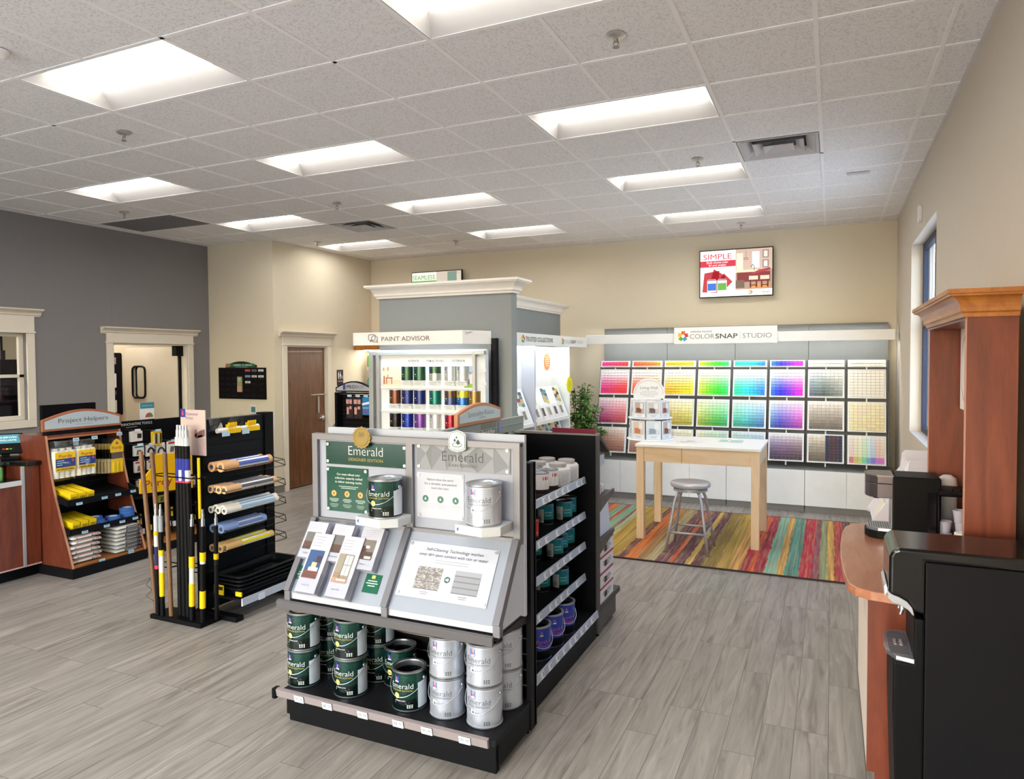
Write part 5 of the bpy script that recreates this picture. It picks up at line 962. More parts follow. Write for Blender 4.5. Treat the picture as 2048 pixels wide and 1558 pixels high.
def d_simple(m, q, w, h):
    q(0.012, 0.02, 0.5, 0.98, 'f0f4f8'); q(0.5, 0.15, 0.988, 0.98, 'c9b0a0'); q(0.5, 0.02, 0.988, 0.15, 'f0ece6')
    m.text('SIMPLE', (w*0.25, -0.003, h*0.80), size=0.1, c='c83048', k='screen', fit=w*0.39)
    q(0.012, 0.64, 0.5, 0.77, 'c83048', 1); m.text('Easily choose color', (w*0.25, -0.003, h*0.715), size=0.04, c='ffffff', k='screen', fit=w*0.30, shear=0.2); m.text('for your project', (w*0.25, -0.003, h*0.66), size=0.04, c='ffffff', k='screen', fit=w*0.24, shear=0.2)
    for P in ([(0.04, 0.12), (0.25, 0.10), (0.28, 0.56), (0.07, 0.52)], [(0.12, 0.12), (0.34, 0.14), (0.36, 0.45), (0.2, 0.60)], [(0.2, 0.2), (0.38, 0.20), (0.46, 0.32), (0.34, 0.5)]): m.poly([(a*w, -0.002, b*h) for a, b in P], 'b03440', 'screen')
    for a, c in ((0.11, '3068c0'), (0.25, '58a040')):
        q(a, 0.12, a+0.13, 0.36, 'e8ecf0', 3); q(a+0.005, 0.15, a+0.125, 0.30, c, 4); q(a+0.01, 0.35, a+0.12, 0.39, '9a8c94', 4)
    q(0.5, 0.15, 0.988, 0.55, 'a48878', 1); q(0.51, 0.55, 0.60, 0.90, 'dcd8c8', 1); q(0.72, 0.58, 0.82, 0.92, 'e0e4e4', 1); q(0.86, 0.78, 0.94, 0.94, '8a7c78', 1); q(0.875, 0.80, 0.925, 0.92, 'e4dcd8', 2); q(0.86, 0.58, 0.94, 0.74, '8a7c78', 1); q(0.875, 0.60, 0.925, 0.72, 'dcd8d8', 2)
    q(0.52, 0.30, 0.96, 0.50, '7c2c34', 2); q(0.5, 0.50, 0.80, 0.55, 'e8dcb8', 2); m.poly([(0.66*w, -0.0025, 0.44*h), (0.96*w, -0.0025, 0.52*h), (0.96*w, -0.0025, 0.58*h), (0.80*w, -0.0025, 0.53*h)], 'a83844', 'screen'); q(0.5, 0.18, 0.62, 0.34, '6a5a50', 3); q(0.72, 0.17, 0.96, 0.26, 'c98a50', 2)
    for a in (0.68, 0.83): q(a, 0.34, a+0.12, 0.42, 'ddcbb4', 4); q(a+0.01, 0.18, a+0.03, 0.34, '5a2c28', 4); q(a+0.09, 0.18, a+0.11, 0.34, '5a2c28', 4); q(a+0.01, 0.22, a+0.11, 0.24, '5a2c28', 4)
    m.tube([(w*0.75, -0.003, h*0.52), (w*0.75, -0.003, h*0.62), (w*0.73, -0.003, h*0.66), (w*0.705, -0.003, h*0.60)], 0.004, '3a4048', 'screen', 4)
    m.tube([(w*(0.64+0.03*math.cos(a*PI/5)), -0.003, h*(0.78+0.02*math.sin(a*PI/5))) for a in range(10)], 0.003, '6a5050', 'screen', 4, True); m.tube([(w*0.64, -0.003, h*0.95), (w*0.64, -0.003, h*0.80)], 0.002, '6a5050', 'screen', 4)
    star(m, w*0.70, h*0.085, 0.028, -0.003); m.text('COLOR', (w*0.79, -0.003, h*0.06), size=0.04, c='a49c94', k='screen', fit=w*0.11); m.text('SNAP', (w*0.905, -0.003, h*0.06), size=0.04, c='6c6660', k='screen', fit=w*0.10, bold=0.02)
wallscreen(-1.612, -0.687, 2.635, 3.263, 0, 'wall screen showing SIMPLE in red beside a kitchen picture', d_simple)
def d_seam(m, q, w, h):
    q(0.012, 0.02, 0.5, 0.98, 'eef2ea'); q(0.5, 0.02, 0.988, 0.98, 'cfc6ba'); q(0.72, 0.1, 0.9, 0.97, '7f9a8c', 1); q(0.5, 0.02, 0.988, 0.4, '9a8a78', 1); q(0.012, 0.64, 0.5, 0.77, '58a040', 1); q(0.9, 0.3, 0.96, 0.9, 'd9d0c2', 2)
    m.text('SEAMLESS', (w*0.25, -0.003, h*0.80), size=0.1, c='4f9a44', k='screen', fit=w*0.45)
wallscreen(-6.128, -5.213, 2.60, 3.233, 0, 'wall screen reading SEAMLESS in green, mostly hidden by the crown', d_seam)

# ------------------------------------------------ Trusted Collections bays along the grey partition
tc = thing('collections_display', 'white display bays with a Trusted Collections header along the grey partition', 'display', (-3.2, 7.3, 0))
m = MB(); m.box(-2.985, 6.08, 1.985, -2.97, 8.90, 2.115, 'eff2f3', 'satin'); m.box(-3.42, 6.08, 2.10, -2.985, 8.90, 2.115, 'eff2f3', 'satin'); m.box(-3.42, 8.885, 1.985, -2.985, 8.90, 2.10, 'eff2f3', 'satin'); m.build('header_box', tc, 0.002)
m = MB(); star(m, 0, 0, 0.045, 0, 'print'); m.xf(0, Matrix.Translation((-2.968, 6.78, 2.05)) @ Matrix.Rotation(PI/2, 4, 'Z'))
m.text('TRUSTED COLLECTIONS', (-2.968, 7.25, 2.028), (0, 1, 0), (0, 0, 1), 0.07, '45494c', fit=0.80, bold=0.01)
k_ = m.mark(); star(m, 0, 0, 0.04, 0, 'print'); m.xf(k_, Matrix.Translation((-2.968, 7.98, 2.05)) @ Matrix.Rotation(PI/2, 4, 'Z')); m.text('COLOR', (-2.968, 8.16, 2.03), (0, 1, 0), (0, 0, 1), 0.06, 'b4bcc0', fit=0.23); m.text('SNAP', (-2.968, 8.37, 2.03), (0, 1, 0), (0, 0, 1), 0.06, '6a7074', fit=0.17, bold=0.02); m.text('STUDIO', (-2.968, 8.61, 2.03), (0, 1, 0), (0, 0, 1), 0.06, 'c8cccc', fit=0.24); m.build('lettering', tc)
m = MB(); m.box(-3.10, 6.15, 2.05, -3.06, 8.38, 2.06, 'ffffff', 'striplight'); m.build('strip_light', tc)
m = MB(); m.box(-3.425, 6.08, 0, -3.2, 8.42, 1.985, 'eef1f4', 'satin'); m.build('back_panel', tc)
for y, c in ((6.08, 'dfe3ea'), (7.26, 'c8ccd6'), (8.40, 'f2f5f8')): m = MB(); m.box(-3.2, y, 0, -3.04, y+0.03, 1.985, c, 'satin'); m.build('side_panel', tc)
m = MB(); m.box(-3.2, 6.11, 0, -2.98, 8.40, 0.5, 'eef1f4', 'satin')
for y in (6.68, 7.26, 7.83): m.box(-2.981, y, 0.08, -2.979, y+0.004, 0.5, '9aa0a6')
m.build('base_cabinet', tc)
CH = ['c9b48c', '8a3f4c', '3f7f94', 'd8c24a', '6b6f54', 'e8e2d2', '4a5a78', 'b8643a', '9fb4a4', '40403f', 'd0a068', '7f8f98', 'e6d8a0', '5f8f8a']
rr = random.Random(12)
for ba, (ya, yb) in enumerate(((6.14, 7.23), (7.32, 8.37))):
    for ti, z0 in enumerate((1.10, 0.72)):
        m = MB(); m.prism([(-3.38, z0+0.36), (-3.38, z0-0.02), (-3.08, z0-0.02), (-3.06, z0+0.03), (-3.10, z0+0.03)], 'y', ya, yb, 'f2f5f7', 'satin') if False else None
        A0, A1 = Vector((-3.195, 0, z0+0.40)), Vector((-3.045, 0, z0+0.02)); nn = Vector((0.4, 0, 0.16)).normalized()
        i = m.pts([A0+Vector((0, ya, 0)), A1+Vector((0, ya, 0)), A1+Vector((0, yb, 0)), A0+Vector((0, yb, 0))]); m.face([i, i+1, i+2, i+3], 'f2f5f7', 'satin')
        m.box(-3.2, ya, z0-0.02, -3.035, yb, z0+0.02, 'f2f5f7'); m.build('sloped_shelf', tc)
        for c_ in range(5):
            m = MB(); y0 = ya+0.04+c_*(yb-ya-0.06)/5; w = (yb-ya)/5-0.05
            if c_ % 2 == 0 or ti == 1 or ba == 0:
                for a in range(4):
                    for b in range(2):
                        t0 = 0.05+a*0.11+0.04*(b % 2); pp = lambda y, t: A0+(A1-A0)*t+nn*0.004+Vector((0, y, 0))
                        m.poly([pp(y0+b*w/2, t0), pp(y0+b*w/2, t0+0.1), pp(y0+(b+1)*w/2-0.005, t0+0.1), pp(y0+(b+1)*w/2-0.005, t0)], rr.choice(CH))
            pp = lambda y, t: A0+(A1-A0)*t+nn*0.006+Vector((0, y, 0))
            m.poly([pp(y0, 0.56), pp(y0, 0.96), pp(y0+w, 0.96), pp(y0+w, 0.56)], 'eeeeec'); m.poly([pp(y0+0.02, 0.64), pp(y0+0.02, 0.88), pp(y0+w*0.6, 0.88), pp(y0+w*0.6, 0.64)], rr.choice(('5a5654', '8c8682', '3f4a44', 'a89c94')))
            m.build('color_cards', tc)
m = MB(); m.box(-3.2, 7.45, 1.36, -3.194, 8.16, 1.93, 'f6f8f9', 'satin'); P = [(8.02+0.105*math.cos(a*PI/12), 1.80+0.105*math.sin(a*PI/12)) for a in range(24)]; m.prism(P, 'x', -3.194, -3.192, 'e8924c', 'print'); bars(m, (-3.190, 8.02, 1.85), (0, 1, 0), (0, 0, 1), 0.12, 5, 0.025, 0.01, 'f8e0cc'); m.build('poster', tc)
m = MB(); P = [(8.29+0.10*math.cos(a*PI/14), 1.515+0.10*math.sin(a*PI/14)) for a in range(28)]; m.prism(P, 'x', -3.0, -2.994, 'eef018', 'satin'); bars(m, (-2.993, 8.29, 1.55), (0, 1, 0), (0, 0, 1), 0.12, 4, 0.022, 0.008, 'c8ca20'); m.box(-3.04, 8.28, 1.50, -3.0, 8.30, 1.52, 'd8dadc'); simple(m, 'sign_disc', 'round bright yellow sign sticking out from the white display', 'sign')

# ------------------------------------------------ colour studio on the back wall
st = thing('color_studio', 'grey and white colour wall fixture with a lit Studio header and low cabinets', 'display', (-1.15, 9.3, 0))
GP = '7a7c7a'
for q in range(4):
    x0 = -2.915+q*0.885; m = MB(); m.box(x0, 9.52, 0.5, x0+0.880, 9.64, 2.255, GP, 'satin'); m.build('back_panel', st)
m = MB(); m.box(-3.07, 9.15, 2.035, 0.665, 9.165, 2.158, 'f4f6f6', 'satin'); m.box(-3.07, 9.165, 2.145, 0.665, 9.33, 2.158, 'f4f6f6', 'satin'); m.box(-3.07, 9.165, 2.035, -3.055, 9.33, 2.145, 'f4f6f6'); m.box(0.65, 9.165, 2.035, 0.665, 9.33, 2.145, 'f4f6f6'); m.build('header_box', st, 0.003)
m = MB(); m.box(-2.95, 9.175, 2.085, 0.6, 9.215, 2.095, 'ffffff', 'striplight'); m.build('strip_light', st)
for x in (-2.03, -1.15, -0.27): m = MB(); m.box(x-0.02, 9.33, 2.06, x+0.02, 9.52, 2.10, 'd0d2d2'); m.build('header_bracket', st)
m = MB(); m.box(-1.86, 9.125, 2.02, -0.605, 9.15, 2.232, 'f6f7f7', 'satin'); m.build('sign_board', st, 0.002)
m = MB(); star(m, -1.745, 2.12, 0.068, 9.123, 'print'); m.text('SHERWIN-WILLIAMS', (-1.515, 9.123, 2.165), size=0.028, c='4a4f52', fit=0.27, shear=0.2); m.text('COLOR', (-1.505, 9.123, 2.085), size=0.085, c='7c8284', fit=0.305, bold=-0.012); m.text('SNAP', (-1.205, 9.123, 2.085), size=0.085, c='4a4f52', fit=0.27, bold=0.03); m.text('STUDIO', (-0.84, 9.123, 2.085), size=0.085, c='7c8284', fit=0.34, bold=-0.012); m.box(-1.043, 9.122, 2.06, -1.040, 9.125, 2.17, '9aa0a0'); m.build('lettering', st)
m = MB(); m.prism([(9.52, 0.52), (9.20, 0.52), (8.96, 0.50), (8.96, 0.515), (9.20, 0.545), (9.52, 0.56)], 'x', -2.98, 0.62, GP, 'satin'); m.build('worktop', st)
for q in range(4):
    x0 = -2.98+q*0.9; cb = thing('cabinet', 'low white two door cabinet under the colour wall, %s' % ('at the left end', 'second from left', 'third from left', 'at the right end')[q], 'cabinet', (x0+0.45, 9.2, 0), 'low white cabinets')
    m = MB(); m.box(x0+0.002, 8.97, 0.08, x0+0.898, 9.50, 0.50, 'e4e7e8', 'satin'); m.build('cabinet_body', cb)
    m = MB(); m.box(x0+0.004, 8.965, 0.0, x0+0.896, 9.45, 0.08, '84817e', 'satin'); m.build('plinth', cb)
    for d_ in range(2): m = MB(); m.box(x0+0.003+d_*0.449, 8.95, 0.075, x0+0.449+d_*0.449, 8.97, 0.497, 'eef0f0', 'satin'); m.build('door', cb, 0.0015)
# 32 sloping chip trays
TOPP, BOT = Vector((0, 9.27, 1.80)), Vector((0, 9.02, 0.585)); DN = (BOT-TOPP); LEN = DN.length; dn = DN.normalized(); nf = Vector((0, dn.z, -dn.y)).normalized()
if nf.y > 0: nf = -nf
def hsv(h, s_, v): return tuple(lin(c) for c in colorsys.hsv_to_rgb(h % 1, max(0, min(1, s_)), max(0, min(1, v))))
HUES = [(0.915, 1.0), (0.03, 0.10), (0.125, 0.165), (0.19, 0.40), (0.45, 0.58), (0.60, 0.85), None, None]
HN = ['pink and red', 'orange and peach', 'yellow', 'lime to green', 'turquoise to blue', 'blue to violet', 'grey and taupe', 'cream and off-white']
RN = ['top strip', 'upper row', 'middle row', 'bottom row']
def chipcol(ci, ri, u, t, rr):
    j = rr.uniform(-0.03, 0.03)
    if ci < 6:
        h = HUES[ci][0]+(HUES[ci][1]-HUES[ci][0])*u
        if ri == 0: return hsv(h, 0.78+j, 0.88+j)
        if ri == 1: return hsv(h, min(0.9, max(0.05, t*1.15-0.12))+j, 0.99-0.06*t+j)
        if ri == 2: return hsv(h, 0.1+0.62*t+j, 0.98-0.33*t*t+j)
        if ci < 2: return hsv(0.05, 0.12+0.4*t+j, 0.96-0.4*t+j)
        if ci in (2, 3, 4): return hsv(h, 0.12+0.25*t+j, 0.93-0.35*t+j)
        return hsv(0.75+0.2*u, 0.04+0.28*t+j, 0.90-0.62*t+j)
    if ci == 6:
        if ri == 0: return hsv(0.13, 0.14+j, 0.93)
        if ri == 1: return hsv(0.58-0.25*u, 0.03+0.2*t*(1-u)+j*0.5, 0.96-0.6*t*(0.4+0.6*(1-abs(u-0.4)))+j)
        if ri == 2: return hsv(0.09, 0.06+0.14*t+j*0.5, 0.95-0.52*t+j)
        if u > 0.55: return hsv((0.68, 0.95, 0.64)[int((u-0.55)/0.16) % 3], 0.45, 0.24+j+0.06*(1-t))
        return hsv(0.10, 0.12+0.15*t, 0.90-0.5*t+j)
    if ri == 3 and t > 0.8: return hsv((0.98, 0.13, 0.2, 0.42, 0.58, 0.68, 0.8, 0.85)[min(7, int(u*8))], 0.42, 0.85)
    if ri == 3: return hsv((0.06, 0.13, 0.16, 0.3, 0.5, 0.6, 0.03, 0.07)[min(7, int(u*8))], 0.08+0.12*t, 0.95-0.05*t)
    return hsv(0.13+j, (0.13, 0.05, 0.15)[ri]+0.12*t*(ri == 2)+j*0.5, 0.96-0.04*t)
rowT = [(0.0, 0.068, 2), (0.092, 0.372, 9), (0.405, 0.692, 9), (0.725, 1.0, 9)]
for ci in range(8):
    for ri in range(4):
        x0 = -2.878+ci*0.4365; x1 = x0+0.402; ta, tb_, nr = rowT[ri]; rr = random.Random(ci*10+ri)
        def Q(x, t, h): return Vector((x, 0, 0))+TOPP+dn*(LEN*t)+nf*h
        t = thing('color_chip_tray', 'sloping white tray of %s colour chips, %s of the colour wall' % (HN[ci], RN[ri]), 'chip tray', Q((x0+x1)/2, tb_, 0), 'colour chip trays')
        m = MB(); P = [Q(x0, ta, 0), Q(x1, ta, 0), Q(x1, tb_, 0), Q(x0, tb_, 0), Q(x0, ta, 0.022), Q(x1, ta, 0.022), Q(x1, tb_, 0.022), Q(x0, tb_, 0.022)]; i = m.pts(P)
        for q in ((0, 1, 2, 3), (7, 6, 5, 4), (0, 4, 5, 1), (1, 5, 6, 2), (2, 6, 7, 3), (3, 7, 4, 0)): m.face([i+a for a in q], 'f4f6f6', 'satin')
        P = [Q(x0, tb_-0.008, 0.022), Q(x1, tb_-0.008, 0.022), Q(x1, tb_, 0.045), Q(x0, tb_, 0.045)]; m.poly(P, 'f4f6f6'); m.build('tray', t)
        m = MB(); nc = 8; a0, a1 = x0+0.018, x1-0.018; b0, b1 = ta+0.012, tb_-0.014
        if ri == 0: b0, b1 = ta+0.008, tb_-0.008
        m.poly([Q(a0, b1, 0.0255), Q(a1-0.002, b1, 0.0255), Q(a1-0.002, b0, 0.0255), Q(a0, b0, 0.0255)], 'a4a8aa', 'print')
        for c_ in range(nc):
            for r_ in range(nr):
                u0 = a0+(a1-a0)*c_/nc; u1 = a0+(a1-a0)*(c_+1)/nc-0.002; v0 = b0+(b1-b0)*r_/nr; v1 = b0+(b1-b0)*(r_+1)/nr-0.0009
                hh = 0.026; c = chipcol(ci, ri, c_/(nc-1), r_/max(1, nr-1), rr)
                m.poly([Q(u0, v1, hh+0.006), Q(u1, v1, hh+0.006), Q(u1, v0, hh), Q(u0, v0, hh)], c, 'print')
        m.build('color_chips', t)
        m = MB(); xc = (x0+x1)/2; P = [Q(xc-0.008, tb_, 0.0), Q(xc+0.008, tb_, 0.0), Q(xc+0.008, tb_+0.035, 0.0), Q(xc-0.008, tb_+0.035, 0)]; m.poly(P, 'e4e6e6'); m.poly([p+nf*0.012 for p in P][::-1], 'e4e6e6'); m.build('tray_post', t)
m = MB()
for ci in range(9):
    x = -2.895+ci*0.4365; P = [Vector((x, 0, 0))+TOPP-nf*0.01, Vector((x+0.02, 0, 0))+TOPP-nf*0.01, Vector((x+0.02, 0, 0))+BOT-nf*0.01, Vector((x, 0, 0))+BOT-nf*0.01]
    i = m.pts(P+[p-nf*0.02 for p in P])
    for q in ((0, 1, 2, 3), (7, 6, 5, 4), (0, 4, 5, 1), (1, 5, 6, 2), (2, 6, 7, 3), (3, 7, 4, 0)): m.face([i+a for a in q], '5c5d5c', 'satin')
for t_ in (0.08, 0.385, 0.705): o = TOPP+dn*LEN*t_-nf*0.03; m.box(-2.9, o.y-0.01, o.z-0.015, 0.61, o.y+0.01, o.z+0.015, '6a6b6a')
m.build('tray_frame', st)

# ------------------------------------------------ rug, table, stool, brochure tower
m = MB(); m.box(-2.68, 6.215, 0.002, 0.40, 8.50, 0.012, 'ffffff', 'rug'); rg = thing('rug', 'striped multicolour rug under the maple table', 'rug', (0, 0, 0.002)); m.build('rug_pile', rg)
m = MB()
for b in ((-2.695, 6.20, 0.401+0.012, 6.215), (-2.695, 8.50, 0.413, 8.515), (-2.695, 6.20, -2.68, 8.515), (0.40, 6.20, 0.413, 8.515)): m.box(b[0], b[1], 0.001, b[2], b[3], 0.013, '3c2a28', 'matte')
m.build('rug_binding', rg)
tb = thing('table', 'pale maple table with a white top standing on the striped rug', 'table', (-1.2, 7.35, 0.013))
m = MB(); m.box(-1.80, 6.91, 0.948, -0.60, 7.80, 0.975, 'f0ece6', 'satin'); m.build('tabletop', tb, 0.003)
for x, y in ((-1.79, 6.925), (-0.685, 6.925), (-1.79, 7.71), (-0.685, 7.71)): m = MB(); m.box(x, y, 0.013, x+0.075, y+0.075, 0.948, 'ffffff', 'maple'); m.build('leg', tb, 0.002)
m = MB(); m.box(-1.715, 6.935, 0.80, -1.34, 6.955, 0.945, 'ffffff', 'maple_x'); m.build('drawer', tb, 0.001); m = MB(); m.box(-1.336, 6.935, 0.80, -0.685, 6.955, 0.945, 'ffffff', 'maple_x'); m.build('apron', tb, 0.001)
for b in ((-1.775, 7.0, -1.755, 7.71), (-0.64, 7.0, -0.62, 7.71)): m = MB(); m.box(b[0], b[1], 0.80, b[2], b[3], 0.945, 'ffffff', 'maple'); m.build('apron', tb)
m = MB(); m.box(-1.715, 7.75, 0.80, -0.685, 7.77, 0.945, 'ffffff', 'maple_x'); m.build('apron', tb); m = MB(); m.box(-1.715, 6.955, 0.795, -0.685, 7.75, 0.80, 'e6e2da'); m.build('drawer_bottom', tb)
ss = thing('stool', 'brushed aluminium stool with a round seat in front of the maple table', 'stool', (-1.215, 6.73, 0.013)); sx, sy = -1.215, 6.73
m = MB(); m.lathe(sx, sy, [(0, 0.615), (0.17, 0.613), (0.183, 0.62), (0.187, 0.64), (0.183, 0.656), (0.172, 0.661), (0.12, 0.655), (0.05, 0.650), (0, 0.649)], 'c8c8cc', 'brushed', 48); m.build('seat', ss)
m = MB(); m.lathe(sx, sy, [(0.145, 0.578), (0.158, 0.578), (0.158, 0.598), (0.145, 0.598), (0.145, 0.578)], 'b4b4b8', 'brushed', 40); m.lathe(sx, sy, [(0.12, 0.598), (0.13, 0.613)], '8a8a8e', 'brushed', 30); m.box(sx-0.15, sy-0.012, 0.58, sx+0.15, sy+0.012, 0.595, 'a8a8ac', 'brushed'); m.build('swivel_ring', ss)
ft = [(-0.195, -0.205), (0.195, -0.205), (0.195, 0.205), (-0.195, 0.205)]
def legp(q, z):
    x, y = ft[q]; k = 1-(z-0.013)/0.57; return Vector((sx+x*(0.55+0.45*k), sy+y*(0.55+0.45*k), z))
for q in range(4):
    m = MB(); P = [legp(q, 0.013), legp(q, 0.3), legp(q, 0.50), legp(q, 0.55)+Vector((-ft[q][0]*0.05, -ft[q][1]*0.05, 0)), Vector((sx+ft[q][0]*0.42, sy+ft[q][1]*0.42, 0.585))]; m.tube(P, 0.014, 'b6b6ba', 'brushed', 8); m.build('leg', ss)
for q in range(4): m = MB(); m.tube([legp(q, 0.20), legp((q+1) % 4, 0.20)], 0.011, 'b6b6ba', 'brushed', 8); m.build('stretcher', ss)
lw = thing('brochure_tower', 'round two tier brochure holder topped by a white disc on the table', 'brochure holder', (-1.77, 7.42, 0.975)); lx, ly = -1.76, 7.40
m = MB(); m.lathe(lx, ly, [(0, 0), (0.245, 0), (0.25, 0.006), (0.245, 0.014), (0.05, 0.018), (0.05, 0.225), (0.235, 0.227), (0.235, 0.235), (0.05, 0.24), (0.04, 0.42), (0, 0.42)], 'eceef2', 'satin', 48, z=0.9755); m.build('tier_stand', lw)
for R_, z0, h in ((0.24, 0.995, 0.09), (0.225, 1.215, 0.075)): m = MB(); m.lathe(lx, ly, [(R_, 0), (R_, h)], 'ffffff', 'acrylic', 40, z=z0); m.build('clear_rail', lw)
P = [(lx+0.165*math.cos(a*PI/24-0.35), 1.425+0.165*math.sin(a*PI/24-0.35)) for a in range(0, 30)]
m = MB(); m.prism([(lx+0.17*math.cos(-0.3+(PI+0.6)*q/30), 1.46+0.165*math.sin(-0.3+(PI+0.6)*q/30)) for q in range(31)], 'y', ly-0.06, ly-0.055, 'e9ecf2', 'satin')
m.tube([(lx+0.152*math.cos(PI*q/24), ly-0.062, 1.46+0.147*math.sin(PI*q/24)) for q in range(25)], 0.002, 'b0b4c0', 'print', 4); m.text('Living Well', (lx, ly-0.062, 1.51), size=0.045, c='8a8e98', fit=0.19); bars(m, (lx, ly-0.062, 1.485), (1, 0, 0), (0, 0, 1), 0.2, 4, 0.018, 0.005, 'b8bcc8'); m.build('header_disc', lw)
pc = [('c9c4c2', '6a5a58'), ('bdb4b0', '9a4a44'), ('a8b0b4', 'd8dce0'), ('d8c4b8', 'c8784a'), ('cfd6dc', '8c9aa8'), ('b8a8a0', '7a4038')]
for tier, (R_, z0, h, n_) in enumerate(((0.205, 0.992, 0.19, 8), (0.185, 1.215, 0.17, 8))):
    for q in range(n_):
        a = -PI/2+(q-n_/2+0.5)*2*PI/n_; c, s_ = math.cos(a), math.sin(a); w = 2*R_*math.tan(PI/n_)*0.9; c1, c2 = pc[(q+tier*2) % 6]
        m = MB(); m.box(-w/2, -0.006, 0, w/2, 0.006, h, 'e6e9ee'); m.poly([(-w*0.44, -0.0065, h*0.25), (w*0.44, -0.0065, h*0.25), (w*0.44, -0.0065, h*0.95), (-w*0.44, -0.0065, h*0.95)], c1); m.poly([(-w*0.3, -0.007, h*0.3), (w*0.15, -0.007, h*0.3), (w*0.15, -0.007, h*0.6), (-w*0.3, -0.007, h*0.6)], c2); m.poly([(w*0.05, -0.0075, h*0.55), (w*0.35, -0.0075, h*0.55), (w*0.35, -0.0075, h*0.9), (w*0.05, -0.0075, h*0.9)], 'e2e4e6'); bars(m, (0, -0.007, h*0.15), (1, 0, 0), (0, 0, 1), w*0.6, 2, 0.012, 0.004, 'a8acb4')
        m.xf(0, Matrix.Translation((lx+R_*c, ly+R_*s_, z0)) @ Matrix.Rotation(a+PI/2, 4, 'Z'))
        simple(m, 'brochure', 'picture brochure in the %s tier of the round holder' % ('lower', 'upper')[tier], 'brochure', 'brochures in the round holder, %s tier' % ('lower', 'upper')[tier], origin=(lx+R_*c, ly+R_*s_, z0))
m = MB()
for q, (x, y, a) in enumerate(((-1.36, 7.25, 0.3), (-1.30, 7.30, -0.2))):
    k_ = m.mark(); m.box(-0.09, -0.06, 0, 0.09, 0.06, 0.002, ('dfe6e2', 'e9ecec')[q]); m.poly([(-0.05, -0.05, 0.0022), (0.03, -0.05, 0.0022), (0.03, 0.04, 0.0022), (-0.05, 0.04, 0.0022)], ('a8bcae', 'b9c4bc')[q]); m.xf(k_, Matrix.Translation((x, y, 0.9755+q*0.0025)) @ Matrix.Rotation(a, 4, 'Z'))
simple(m, 'leaflet', 'folded leaflet lying beside the round brochure holder on the table', 'leaflet')
m = MB(); m.box(-1.05, 7.38, 0.9755, -0.82, 7.56, 0.980, 'c4d2d0', 'gloss'); m.box(-0.96, 7.42, 0.980, -0.93, 7.46, 0.995, 'dfe2e4', 'gloss'); simple(m, 'glass_tray', 'pale grey-green glass board lying at the right of the table top', 'board', bevel=0.002)
# ficus in the corner
pl = thing('potted_ficus', 'green leafy ficus plant between the white display and the colour wall', 'plant', (-3.02, 8.82, 0)); px, py = -3.03, 8.80
m = MB(); m.lathe(px, py, [(0, 0), (0.11, 0), (0.14, 0.28), (0.15, 0.3), (0.135, 0.3), (0.13, 0.26), (0, 0.26)], '4a3428', 'satin', 28); m.build('pot', pl)
m = MB(); tips = []; rr = random.Random(4)
for q in range(26):
    a = rr.uniform(0, 2*PI); h = rr.uniform(0.55, 1.5); sp = 0.06+0.30*math.sin(min(1, (h-0.3)/1.2)*PI)**0.7*rr.uniform(0.5, 1.0)
    P = [Vector((px, py, 0.25))]
    for k in range(1, 5): t_ = k/4; P.append(Vector((px+sp*math.cos(a)*t_**1.4+rr.uniform(-0.01, 0.01), py+sp*math.sin(a)*t_**1.4*0.9, 0.25+(h-0.25)*t_)))
    m.tube(P, 0.005, '5a4632', 'matte', 5); tips.append(P)
m.build('stems', pl)
m = MB()
for P in tips:
    for k in range(70):
        t_ = rr.uniform(0.35, 1.0)*4; i = min(3, int(t_)); b = P[i].lerp(P[i+1], t_-i); a = rr.uniform(0, 2*PI); d = Vector((math.cos(a), math.sin(a), rr.uniform(-0.7, 0.4))).normalized(); L = rr.uniform(0.06, 0.10); w = L*0.5
        s_ = d.cross(Vector((0, 0, 1))).normalized(); nn = s_.cross(d); b = b+d*rr.uniform(0, 0.06); i0 = m.pts([b, b+d*L*0.35+s_*w*0.5-nn*0.004, b+d*L*0.7+s_*w*0.38, b+d*L-nn*0.012, b+d*L*0.7-s_*w*0.38, b+d*L*0.35-s_*w*0.5-nn*0.004, b+d*L*0.5+nn*0.008])
        for u, v in ((0, 1), (1, 2), (2, 3), (3, 4), (4, 5), (5, 0)): m.face([i0+u, i0+v, i0+6], '3f7a2c', 'leaf', True)
m.build('foliage', pl)

# ------------------------------------------------ sales counter at the left
ct = thing('sales_counter', 'cherry wood sales counter with black top and silver edging at the left', 'counter', (-6.6, 3.0, 0))
m = MB(); m.box(-6.44, 0.8, 0.11, -6.205, 3.62, 0.80, 'ffffff', 'cherry'); m.box(-6.60, 0.8, 0.80, -6.44, 3.62, 0.955, 'ffffff', 'cherry'); m.box(-6.60, 3.645, 0.11, -6.205, 3.77, 0.955, 'ffffff', 'cherry'); m.build('front_panel', ct)
m = MB(); m.box(-6.60, 0.8, 0, -6.26, 3.77, 0.11, '19181c'); m.build('plinth', ct)
m = MB(); m.box(-6.44, 0.8, 0.80, -6.19, 3.62, 0.842, 'cfd2d6', 'satin'); m.box(-6.215, 3.62, 0.11, -6.195, 3.645, 0.955, 'b9bbc0', 'brushed'); m.box(-6.215, 0.8, 0.10, -6.198, 3.77, 0.112, 'c9a9a0', 'satin'); m.build('edge_trim', ct, 0.002)
m = MB(); m.box(-6.435, 0.8, 0.842, -6.20, 3.615, 0.846, '24282a', 'gloss'); m.build('ledge', ct)
m = MB(); m.prism([(-7.0, 0.8), (-6.42, 0.8), (-6.42, 3.56), (-6.36, 3.62), (-6.18, 3.66), (-6.18, 3.775), (-7.0, 3.775)], 'z', 0.955, 0.99, '16161a', 'gloss'); m.build('countertop', ct, 0.004)
t = thing('sanitizer_bottle', 'green hand sanitizer pump bottle on the counter ledge', 'bottle', (-6.33, 3.50, 0.846)); x, y = -6.33, 3.505; z = 0.8465
